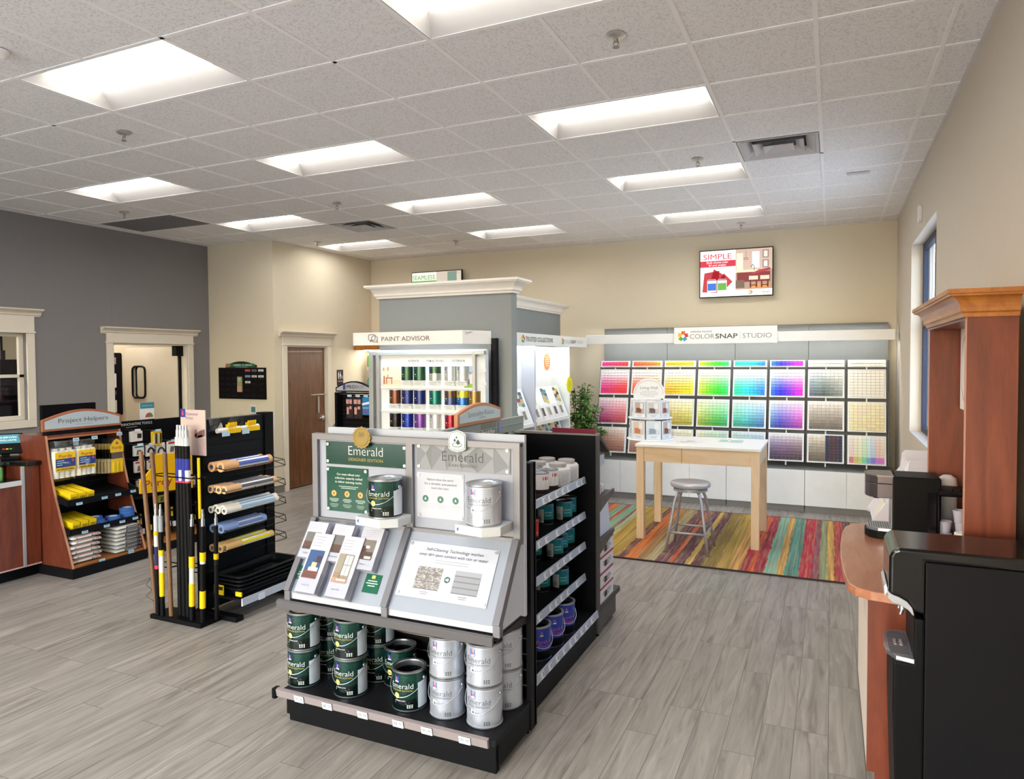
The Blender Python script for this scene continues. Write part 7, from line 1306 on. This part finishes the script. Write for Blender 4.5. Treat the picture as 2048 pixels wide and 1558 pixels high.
for q, y in enumerate((3.83, 4.02)):
    t = thing('roller_pack', 'yellow and white roller pack in clear wrap on the rack top, %s one' % ('left', 'right')[q], 'packet', (-4.06, y, 1.31), 'packs at the top of the rack')
    m = MB(); m.cyl((-4.06, y-0.11, 1.325), (-4.05, y+0.09, 1.33), 0.018, 'eceae4', 'matte', 12); m.build('roller', t)
    m = MB(); m.box(-4.045, y-0.03, 1.30, -4.03, y+0.09, 1.335, 'f0c414'); m.box(-4.07, y-0.02, 1.335, -4.04, y+0.06, 1.365, 'f0c414')
    for k in range(4): m.cyl((-4.035, y-0.02+k*0.022, 1.36), (-4.035, y-0.02+k*0.022, 1.38), 0.008, 'f0c414', 'satin', 8)
    m.build('yellow_card', t); m = MB(); rr2 = random.Random(q+3); P = [(-4.07+rr2.uniform(-0.02, 0.03), y-0.17+0.06*a+rr2.uniform(-0.01, 0.01), 1.33+0.05*b+rr2.uniform(-0.015, 0.015)) for a in range(3) for b in range(3)]; i = m.pts(P)
    for a in range(2):
        for b in range(2): m.face([i+a*3+b, i+(a+1)*3+b, i+(a+1)*3+b+1, i+a*3+b+1], 'ffffff', 'plastic_bag')
    m.build('clear_wrap', t); m = MB(); m.box(-4.02, y-0.1, 1.285, -4.017, y-0.03, 1.32, 'b9d4e6'); m.build('price_tag', t)
def tray():
    t = thing('paint_tray', '', 'paint tray', (0, 0, 0)); m = MB(); L, Wd = 0.62, 0.30
    def ringp(l, w, z, r): return [(a, b, z) for b, a in rrect(l/2, w/2, r, 4)]
    rings = [ringp(L-0.10, Wd-0.10, 0.0, 0.04), ringp(L-0.06, Wd-0.06, 0.055, 0.05), ringp(L-0.05, Wd-0.05, 0.06, 0.05), ringp(L, Wd, 0.06, 0.06), ringp(L, Wd, 0.052, 0.06)]
    ids = [m.pts(r) for r in rings]; n = len(rings[0])
    m.face([ids[0]+w for w in range(n)], '17181b', 'satin')
    for a, b in zip(ids, ids[1:]):
        for w in range(n): m.face([a+w, a+(w+1) % n, b+(w+1) % n, b+w], '17181b', 'satin', True)
    for q in range(9):
        for k in range(4): m.box(-0.07+k*0.04, 0.02+q*0.024, 0.001, -0.045+k*0.04, 0.028+q*0.024, 0.006, '2c2d31', 'satin')
    m.build('tray_body', t); return t
Y0 = tray()
for q in range(4): put(Y0, 'tray', (-3.93, 3.965, 0.156+q*0.028), 'black plastic paint tray, %s of the nested stack' % ('bottom', 'second', 'third', 'top')[q], 0, 'nested paint trays')
m = MB(); m.box(-3.83, 3.645, 0.17, -3.775, 3.655, 0.20, 'e2c21c'); m.box(-4.02, 3.63, 0.165, -3.93, 3.638, 0.235, 'e2c21c'); m.box(-4.015, 3.6295, 0.20, -3.935, 3.63, 0.225, '3a2a22'); simple(m, 'tray_label', 'yellow and black label on the near end of the black trays', 'label')
ps = thing('pole_stand', 'black floor stand holding a cluster of extension poles at the rack end', 'stand', (-4.14, 3.51, 0))
m = MB(); m.box(-4.42, 3.42, 0.0, -3.92, 3.60, 0.03, '121215'); m.build('base_plate', ps, 0.004)
for z, xa, xb in ((0.37, -4.44, -4.26), (0.37, -4.10, -3.92), (1.02, -4.44, -3.98)):
    m = MB(); yc, hw = 3.515, (xb-xa)/2; P = [((xa+xb)/2+(a), yc+b, z) for a, b in rrect(hw, 0.05, 0.045, 4)]; m.tube(P, 0.0045, '0f0f12', 'metal', 6, True); m.tube([((xa+xb)/2, yc+0.05, z), (-4.135, 3.63, z)], 0.0045, '0f0f12', 'metal', 6); m.build('holder_ring', ps)
m = MB(); m.tube([(-4.46, 3.47, 0.28), (-4.50, 3.46, 0.22), (-4.42, 3.45, 0.19)], 0.002, '3a3a3a', 'metal', 5); m.tube([(-4.43, 3.46, 0.20), (-4.49, 3.45, 0.14), (-4.40, 3.44, 0.12)], 0.002, '3a3a3a', 'metal', 5); m.build('wire_hook', ps)
pc_ = thing('sign_card', 'pinkish Extension Poles photo card with a blue badge above the poles', 'sign', (-4.165, 3.605, 1.16)); m = MB(); m.box(-4.29, 3.605, 1.16, -4.045, 3.612, 1.485, 'c9b4ae', 'print'); m.build('card', pc_)
m = MB(); Yq = 3.6045; m.box(-4.29, Yq-0.0, 1.43, -4.24, Yq+0.0005, 1.49, '2f3590', 'print'); m.poly([(-4.275, Yq-0.0006, 1.445), (-4.255, Yq-0.0006, 1.445), (-4.262, Yq-0.0006, 1.478), (-4.268, Yq-0.0006, 1.478)], 'c84a6a')
m.text('Extension', (-4.235, Yq-0.0004, 1.445), size=0.032, c='6a5a8c', fit=0.12, align='L'); m.text('Poles', (-4.235, Yq-0.0004, 1.415), size=0.032, c='6a5a8c', fit=0.07, align='L')
for P, c in (([(-4.13, 1.16), (-4.05, 1.16), (-4.05, 1.28), (-4.08, 1.31), (-4.12, 1.30), (-4.14, 1.26)], 'b49a98'), ([(-4.14, 1.28), (-4.05, 1.30), (-4.05, 1.35), (-4.09, 1.34), (-4.15, 1.31)], '7a5a56'), ([(-4.16, 1.29), (-4.13, 1.29), (-4.13, 1.35), (-4.15, 1.34)], 'b87a6a')): m.poly([(a, Yq-0.0003, b) for a, b in P], c)
m.build('photo_print', pc_)
def pole(name, lab, x0, x1, zt, segs, r, y0=3.50, y1=3.50, z0=0.031, tip=None, grp=None, mat='satin'):
    """segs: list of (z from, colour)"""
    t = thing(name, lab, 'pole', (x0, y0, z0), grp)
    def at(z): k = (z-z0)/(zt-z0); return Vector((x0+(x1-x0)*k, y0+(y1-y0)*k, z))
    zs_ = [s_[0] for s_ in segs]+[zt]
    for q, (a, c) in enumerate(segs):
        m = MB(); b = zs_[q+1]; kk = 'pole_wood' if c == 'wood' else mat; m.cyl(at(max(a, z0)), at(b), r*(1.12 if c in (YEL, 'd8b01c') else 1.0), c if c != 'wood' else 'ffffff', kk, 12); m.build('pole_section' if c in ('wood', '17171b', '2a2c38', 'c0c6cc') else 'sleeve', t)
    if tip:
        m = MB(); m.cyl(at(zt), at(zt+0.05), r*0.75, 'c0c6cc', 'metal', 10); m.cyl(at(zt+0.05), at(zt+0.085), r*0.5, 'c0c6cc', 'metal', 10); m.build('tip', t)
    return t
K = '17171b'
for q, (x0, x1, l_) in enumerate(((-4.40, -4.50, 'leaning left at the outer edge'), (-4.33, -4.385, 'second from the left'), (-4.25, -4.256, 'third, nearly upright'))):
    pole('wooden_pole', 'brown wooden broom pole '+l_, x0, x1, 1.19, [(0.03, 'wood')], 0.0155, 3.46, 3.44, grp='wooden poles')
for q, (x0, x1) in enumerate(((-4.205, -4.198), (-4.165, -4.168), (-4.125, -4.14), (-4.085, -4.11))):
    pole('extension_pole', 'tall black extension pole with silver tip and blue label, %s of four' % ('first from left', 'second from left', 'third from left', 'rightmost')[q], x0, x1, 1.30, [(0.03, K), (0.98, 'c8405a')]+([(0.993, 'd4d6e0'), (1.07, '343a92')] if q % 2 else [(0.993, '343a92')])+[(1.15, K), (1.24, 'c0c6cc')], 0.019, 3.50, 3.50, tip=True, grp='tall extension poles')
pole('extension_pole', 'tall thin yellow extension pole behind the black ones', -4.06, -4.067, 1.15, [(0.03, K), (0.72, YEL)], 0.009, 3.56, 3.56)
pole('short_pole', 'short navy and black pole with pink band and yellow label at the left', -4.36, -4.36, 0.74, [(0.03, K), (0.36, 'c8405a'), (0.385, '2a3058'), (0.52, 'd8d4d8'), (0.60, 'd8b01c'), (0.63, 'c0c6cc')], 0.016, 3.44, 3.44, tip=True, grp='short poles at the left')
pole('short_pole', 'short yellow pole with a white label at the left', -4.312, -4.312, 0.74, [(0.03, K), (0.17, YEL), (0.34, 'e4e0dc'), (0.46, YEL), (0.50, K), (0.63, '9aa0a8')], 0.016, 3.44, 3.44, tip=True, grp='short poles at the left')
pole('short_pole', 'short pole with yellow sleeve and white label, left of the right-hand group', -4.045, -4.03, 0.69, [(0.03, K), (0.13, YEL), (0.29, 'e8e4d8'), (0.40, YEL), (0.48, K)], 0.018, 3.46, 3.46, tip=True, grp='short poles at the right')
pole('short_pole', 'short plain black pole in the right-hand group', -3.985, -3.972, 0.72, [(0.03, K), (0.5, '2a2c38')], 0.015, 3.50, 3.50, tip=True, grp='short poles at the right')
pole('short_pole', 'short black and yellow pole at the right front', -3.945, -3.925, 0.70, [(0.03, K), (0.13, YEL), (0.25, K), (0.44, 'e8e4d8'), (0.46, YEL), (0.52, K)], 0.018, 3.46, 3.46, tip=True, grp='short poles at the right')
pole('short_pole', 'short black pole with a yellow edged label, farthest right', -3.90, -3.868, 0.70, [(0.031, K), (0.42, '2c2a24'), (0.46, 'd8b01c'), (0.50, K)], 0.015, 3.54, 3.52, tip=True, grp='short poles at the right')

# ------------------------------------------------ back room machines
mk_ = thing('tint_dispenser', 'tall dark tinting machine seen through the cashier window', 'machine', (-9.0, 5.15, 0)); m = MB(); m.box(-9.15, 5.02, 0.956, -8.95, 5.22, 1.87, '3a3238'); m.build('machine_body', mk_, 0.01); m = MB(); m.box(-8.95, 5.05, 1.40, -8.93, 5.19, 1.44, '1c181c'); m.cyl((-9.05, 5.10, 1.87), (-9.05, 5.10, 2.45), 0.012, '2a2426', 'satin'); m.box(-9.09, 5.08, 1.87, -9.03, 5.13, 1.98, '5a4c54'); m.build('machine_head', mk_)
m = MB(); m.box(-9.25, 4.5, 0.02, -8.58, 5.40, 0.955, '8a8078'); simple(m, 'workbench', 'pale bench carrying the dark machines in the back room', 'bench')
m = MB(); m.box(-8.93, 4.55, 0.96, -8.63, 5.25, 1.38, '2b272c'); m.box(-8.628, 4.62, 1.05, -8.62, 4.95, 1.34, '3c3840', 'gloss'); simple(m, 'paint_shaker', 'squat black machine low in the cashier window', 'machine', bevel=0.01)
t = thing('notice_display', 'black board with papers on the hallway wall behind the doorway', 'board', (-9.78, 7.0, 1.0)); m = MB(); m.prism([(6.98+a, 1.5+b) for a, b in rrect(0.20, 0.47, 0.03)], 'x', -9.80, -9.76, '15131a'); m.build('board', t)
m = MB()
for z0, z1, c in ((1.80, 1.90, '8a7a80'), (1.45, 1.66, 'c8bcc0'), (1.08, 1.26, 'c8c0c0'), (1.34, 1.40, '3a3c68')): m.box(-9.76, 6.85, z0, -9.755, 7.08, z1, c, 'print')
m.build('papers', t)

# ------------------------------------------------ refreshment counter at the right
rc = thing('refreshment_counter', 'cherry topped refreshment counter with bowed front edge at the right', 'counter', (0.4, 3.7, 0))
OUT = [(0.71, 3.08), (0.24, 3.08), (0.15, 3.095), (0.095, 3.13), (0.07, 3.18), (0.055, 3.35), (0.046, 3.6), (0.048, 3.85), (0.06, 4.1), (0.075, 4.24), (0.11, 4.33), (0.20, 4.40), (0.71, 4.40)]
m = MB(); m.prism(OUT, 'z', 0.862, 0.90, 'ffffff', 'cherry_top_sheen'); m.build('countertop', rc, 0.004)
m = MB(); m.prism([(0.145, 0.115), (0.175, 0.115), (0.175, 0.0), (0.66, 0.0), (0.66, 0.862), (0.145, 0.862)], 'y', 3.20, 3.22, 'ffffff', 'cherry'); m.build('end_panel', rc)
m = MB(); m.box(0.165, 3.22, 0.12, 0.69, 4.22, 0.862, 'cdbfb4', 'satin'); m.box(0.20, 3.22, 0, 0.66, 4.20, 0.12, '9a8f86'); m.build('cabinet_body', rc)
for q in range(2):
    m = MB(); m.box(0.145, 3.222+q*0.50, 0.125, 0.165, 3.718+q*0.50, 0.70, 'd8cabe', 'satin'); m.build('door', rc, 0.002)
    m = MB(); m.box(0.145, 3.222+q*0.50, 0.71, 0.165, 3.718+q*0.50, 0.855, 'd8cabe', 'satin'); m.build('drawer', rc, 0.002)
hu_ = thing('hutch', 'tall open cherry hutch with crown moulding standing on the right counter', 'hutch', (0.56, 3.75, 0.90))
for y in (3.20, 4.32): m = MB(); m.box(0.478, y, 0.90, 0.645, y+0.03, 2.005, 'ffffff', 'cherry'); m.box(0.4755, y, 0.90, 0.478, y+0.03, 2.005, 'b98a78', 'satin'); m.build('side_panel', hu_)
m = MB(); m.box(0.632, 3.23, 0.90, 0.645, 4.32, 1.99, 'ffffff', 'cherry'); m.build('back_panel', hu_); m = MB(); m.box(0.478, 3.23, 1.975, 0.632, 4.32, 1.995, 'ffffff', 'cherry'); m.build('top_panel', hu_)
m = MB(); P = crown_prof(0.075, 0.105); n = len(P); z0 = 1.985; rings = []
for dx, dy, sx_, sy_ in ((0.645, 3.20, 0, -1), (0.478, 3.20, -1, -1), (0.478, 4.35, -1, 1), (0.645, 4.35, 0, 1)): rings.append(m.pts([(dx+sx_*p, dy+sy_*p, z0+q) for p, q in P]))
for q in range(3):
    A, B = rings[q], rings[q+1]
    for w in range(n-1): m.face([A+w, A+w+1, B+w+1, B+w], 'ffffff', 'cherry_trim')
m.poly([(0.645, 3.125, z0+0.105), (0.403, 3.125, z0+0.105), (0.403, 4.425, z0+0.105), (0.645, 4.425, z0+0.105)][::-1], 'ffffff', 'cherry_trim'); m.poly([(0.645, 3.20-p, z0+q) for p, q in P]+[(0.645, 3.22, z0+0.105), (0.645, 3.22, z0)], 'ffffff', 'cherry_trim'); m.build('crown_moulding', hu_)
t = thing('clock', 'square white clock with grey dial hanging inside the cherry hutch', 'clock', (0.625, 4.08, 1.77)); m = MB(); m.box(0.612, 3.87, 1.56, 0.631, 4.28, 1.98, 'ece6e2', 'satin'); m.build('clock_case', t, 0.004); m = MB(); P = [(4.075+0.16*math.cos(a*PI/20), 1.77+0.18*math.sin(a*PI/20)) for a in range(40)]; m.prism(P, 'x', 0.608, 0.612, 'a8a2a0', 'satin'); m.prism([(4.075+(a-4.075)*0.86, 1.77+(b-1.77)*0.86) for a, b in P], 'x', 0.606, 0.608, 'dcd6d4', 'satin'); m.build('dial', t)
# coffee maker
cm = thing('coffee_maker', 'black and grey pod coffee maker on the right counter', 'coffee maker', (0.32, 4.11, 0.90)); cy0, cy1 = 4.0, 4.22
m = MB(); m.box(0.288, cy0, 0.902, 0.50, cy1, 1.228, '111114'); m.build('body', cm, 0.006)
m = MB(); P = [(0.30, cy0+0.01), (0.22, cy0+0.012), (0.185, cy0+0.035), (0.168, cy0+0.075), (0.165, (cy0+cy1)/2), (0.168, cy1-0.075), (0.185, cy1-0.035), (0.22, cy1-0.012), (0.30, cy1-0.01)]
m.prism(P, 'z', 1.112, 1.185, '6e666a', 'metal'); hd_ = m.build('brew_head', cm, 0.003); m = MB(); m.prism(P, 'z', 1.188, 1.222, '6e666a', 'metal'); m.prism([(a-0.004 if a < 0.25 else a, b) for a, b in P], 'z', 1.222, 1.228, '8c8688', 'metal'); m.build('lid', hd_)
m = MB(); m.prism([(a, b) for a, b in P], 'z', 0.902, 0.94, '151518'); m.build('drip_base', cm, 0.003)
m = MB(); m.prism([(0.285, cy0+0.015), (0.225, cy0+0.02), (0.19, cy0+0.045), (0.175, cy0+0.08), (0.175, cy1-0.08), (0.19, cy1-0.045), (0.225, cy1-0.02), (0.285, cy1-0.015)], 'z', 0.94, 0.955, 'b4bac2', 'metal')
for q in range(9): m.box(0.185+q*0.011, cy0+0.045, 0.9555, 0.189+q*0.011, cy1-0.045, 0.957, '4a505a', 'satin')
m.build('drip_tray', cm, 0.001); m = MB(); m.box(0.284, cy0+0.03, 0.955, 0.288, cy1-0.03, 1.11, '9a9ca4', 'metal'); m.cyl((0.22, 4.11, 1.112), (0.22, 4.11, 1.095), 0.015, '2a2a2e'); m.build('spout', cm)
# pod rack with cups
kr = thing('pod_rack', 'black wire pod drawer full of coffee cups behind the coffee maker', 'rack', (0.56, 4.05, 0.90))
m = MB(); a0, a1, b0, b1, z0, z1 = 0.485, 0.625, 3.96, 4.14, 0.902, 1.155
for x in (a0, a1):
    for y in (b0, b1): m.tube([(x, y, z0), (x, y, z1)], 0.006, '121216', 'satin', 6)
for z in (z0+0.006, z1): m.tube([(a0, b0, z), (a1, b0, z), (a1, b1, z), (a0, b1, z)], 0.006, '121216', 'satin', 6, True)
m.box(a0, b0, z1, a1, b1, z1+0.02, '121216'); m.box(a0, b0, z0, a1, b1, z0+0.004, '121216'); m.box(a0-0.045, b0+0.02, z0, a0-0.008, b1, z1, '1a1a20', 'gloss'); m.tube([(0.54, b0, z1+0.02), (0.545, b0, z1+0.04), (0.575, b0, z1+0.04), (0.58, b0, z1+0.02)], 0.003, '121216', 'satin', 6); m.build('rack_frame', kr)
def podcup():
    t = thing('foam_cup', '', 'cup', (0, 0, 0)); m = MB(); m.lathe(0, 0, [(0, 0), (0.021, 0), (0.027, 0.052), (0.029, 0.054), (0.029, 0.058), (0.026, 0.058), (0.02, 0.004), (0, 0.004)], 'b9b4c4', 'satin', 22); m.build('cup_body', t); return t
C0 = podcup()
for x, y, z, l_ in ((0.517, 3.995, 0.908, 'lower left'), (0.517, 3.995, 0.966, 'upper left'), (0.583, 3.995, 0.908, 'lowest right'), (0.583, 3.995, 0.966, 'middle right'), (0.575, 3.995, 1.024, 'top right'), (0.517, 4.08, 0.908, 'back left'), (0.583, 4.08, 0.908, 'back right')):
    put(C0, 'cup', (x, y, z), 'pale lilac foam cup in the black pod rack, '+l_, 0, 'cups in the pod rack')
t = thing('cup_sleeve', 'white paper cup dispenser rising behind the pod rack', 'cup dispenser', (0.555, 4.24, 0.9)); m = MB(); m.lathe(0.555, 4.235, [(0, 0), (0.045, 0), (0.045, 0.27), (0.04, 0.30), (0.02, 0.315), (0, 0.315)], 'd8cfca', 'satin', 24, z=0.901); m.build('cup_stack', t)
m = MB(); m.prism([(0.41, 3.74), (0.545, 3.74), (0.575, 3.80), (0.575, 3.93), (0.41, 3.93)], 'z', 0.901, 0.945, 'e6d8cc', 'satin'); simple(m, 'condiment_box', 'low cream box on the counter in front of the pod rack', 'box', bevel=0.003)
t = thing('creamer_pot', 'small white creamer pot with a green lid on the cream box', 'pot', (0.435, 3.80, 0.945)); m = MB(); m.lathe(0.437, 3.80, [(0, 0), (0.017, 0), (0.022, 0.034), (0.024, 0.036)], 'e4dfd8', 'satin', 18, z=0.946); m.build('pot_body', t); m = MB(); m.lathe(0.437, 3.80, [(0.024, 0.036), (0.024, 0.039), (0, 0.039)], '8fb09a', 'satin', 18, z=0.946); m.build('lid', t)
m = MB(); m.box(0.465, 3.79, 0.946, 0.50, 3.84, 0.960, '8a5a4a'); m.box(0.50, 3.80, 0.946, 0.54, 3.85, 0.957, 'c8c2c0'); simple(m, 'sugar_packets', 'few brown and white sugar packets on the cream box', 'packets', bevel=0.002)
t = thing('lid_stack', 'stack of white cup lids against the hutch side panel', 'lids', (0.56, 3.66, 0.9)); m = MB()
for q in range(14): m.lathe(0.545, 3.64, [(0.036, 0), (0.04, 0.003), (0.04, 0.008), (0.034, 0.011)], 'e9e0d8', 'satin', 22, z=0.901+q*0.0105)
m.lathe(0.545, 3.64, [(0.034, 0), (0, 0.002)], 'e9e0d8', 'satin', 22, z=0.901+14*0.0105); m.build('lids', t)
# sloping literature rack under the window
lr = thing('literature_rack', 'white sloping literature rack below the window with clear pockets', 'rack', (0.45, 5.1, 0)); PL = [(0.62, 1.19), (0.468, 1.19), (0.45, 1.17), (0.44, 1.08), (0.236, 0.77), (0.24, 0.745), (0.62, 0.745)]
for y in (5.0, 5.50): m = MB(); m.prism(PL, 'y', y, y+0.012, 'cfc9d2', 'satin'); m.build('side_panel', lr)
m = MB()
for q in range(5): t_ = q/5; x, z = 0.25+0.20*t_, 0.77+0.32*t_; m.prism([(x, z), (x+0.05, z), (x+0.075, z+0.10), (x+0.06, z+0.10)], 'y', 5.012, 5.50, 'dcd6da', 'satin')
m.box(0.61, 5.0, 0.745, 0.62, 5.512, 1.19, 'd8d2d6'); m.build('pocket', lr)
m = MB()
for q in range(5): t_ = q/5; x, z = 0.27+0.20*t_, 0.79+0.32*t_; m.prism([(x, z+0.02), (x+0.045, z+0.11), (x+0.055, z+0.10), (x+0.015, z+0.02)], 'y', 5.03, 5.25, ('e4dccc', 'c8ccd2', 'e2e2e2', 'd8d0c0', 'e8e4e4')[q])
m.build('leaflets', lr); m = MB(); m.box(0.32, 5.05, 0, 0.62, 5.46, 0.745, 'bfb8b6', 'satin'); m.build('stand', lr)
# water cooler
wc_ = thing('water_cooler', 'glossy black free-standing water cooler at the right front', 'water cooler', (0.43, 2.9, 0)); y0, y1 = 2.75, 3.05
def matblk():
    m, n, l, b = base_mat('cooler_black'); tc_ = n.new('ShaderNodeTexCoord'); no = n.new('ShaderNodeTexNoise'); no.inputs['Scale'].default_value = 5; cr = n.new('ShaderNodeValToRGB'); cr.color_ramp.elements[0].color = (*hx('10131b'), 1); cr.color_ramp.elements[1].color = (*hx('15141b'), 1)
    l.new(tc_.outputs['Object'], no.inputs['Vector']); l.new(no.outputs['Fac'], cr.inputs[0]); l.new(cr.outputs[0], b.inputs['Base Color']); b.inputs['Roughness'].default_value = 0.5; b.inputs['Specular IOR Level'].default_value = 0.15
matblk()
m = MB(); m.box(0.30, y0+0.004, 0.03, 0.70, y1-0.004, 1.125, 'ffffff', 'cooler_black'); m.build('cabinet_body', wc_, 0.006)
m = MB(); m.prism([(0.30, 1.125), (0.70, 1.125), (0.70, 1.158), (0.68, 1.166), (0.22, 1.166), (0.200, 1.158), (0.190, 1.135), (0.189, 1.0), (0.222, 0.993), (0.246, 0.98), (0.266, 0.95), (0.30, 0.94)], 'y', y0, y1, '0c0c10', 'gloss'); m.build('top_cover', wc_, 0.012, seg=4)
m = MB(); m.prism([(0.187, 1.012), (0.187, 0.985), (0.20, 0.972), (0.228, 0.965), (0.250, 0.952), (0.264, 0.935), (0.268, 0.937), (0.262, 0.962), (0.246, 0.982), (0.222, 0.995), (0.20, 1.002)], 'y', y0-0.001, y1+0.001, 'b9bdc8', 'metal'); m.build('chrome_lip', wc_, 0.004)
m = MB(); m.prism([(0.268, 0.925), (0.268, 0.765), (0.205, 0.765), (0.205, 0.60), (0.214, 0.3), (0.225, 0.02), (0.30, 0.02), (0.30, 0.925)], 'y', y0+0.002, y1-0.002, '101116', 'satin'); m.build('front_panel', wc_, 0.008)
m = MB(); m.prism([(0.27, y0+0.005), (0.215, y0+0.02), (0.188, y0+0.07), (0.184, (y0+y1)/2), (0.188, y1-0.07), (0.215, y1-0.02), (0.27, y1-0.005)], 'z', 0.765, 0.78, 'b9bcc4', 'metal')
for q in range(13): m.box(0.197+0.0*q, y0+0.045+q*0.0175, 0.7805, 0.262, y0+0.051+q*0.0175, 0.782, '4c4e56', 'satin')
m.box(0.215, y0+0.12, 0.7815, 0.225, y1-0.12, 0.784, 'e4e4e8', 'metal'); m.box(0.235, y0+0.12, 0.7815, 0.245, y1-0.12, 0.784, 'e4e4e8', 'metal'); m.build('drip_tray', wc_, 0.002)
for q, y in enumerate((y0+0.08, y0+0.15, y0+0.22)): m = MB(); m.cyl((0.238, y, 0.962), (0.238, y, 0.93), 0.011, 'c4c8d2', 'metal', 12); m.cyl((0.238, y, 0.93), (0.232, y, 0.91), 0.007, '9aa0ac', 'metal', 10); m.build('tap', wc_)
m = MB(); m.prism([(0.186, 1.02), (0.178, 1.01), (0.180, 0.975), (0.188, 0.99)], 'y', y0+0.06, y1-0.06, 'd8dce4', 'metal'); m.build('push_paddle', wc_, 0.001)
for x in (0.25, 0.66):
    for y in (y0+0.03, y1-0.03): m = MB(); m.cyl((x, y, 0), (x, y, 0.03), 0.015, '101014'); m.build('foot', wc_)
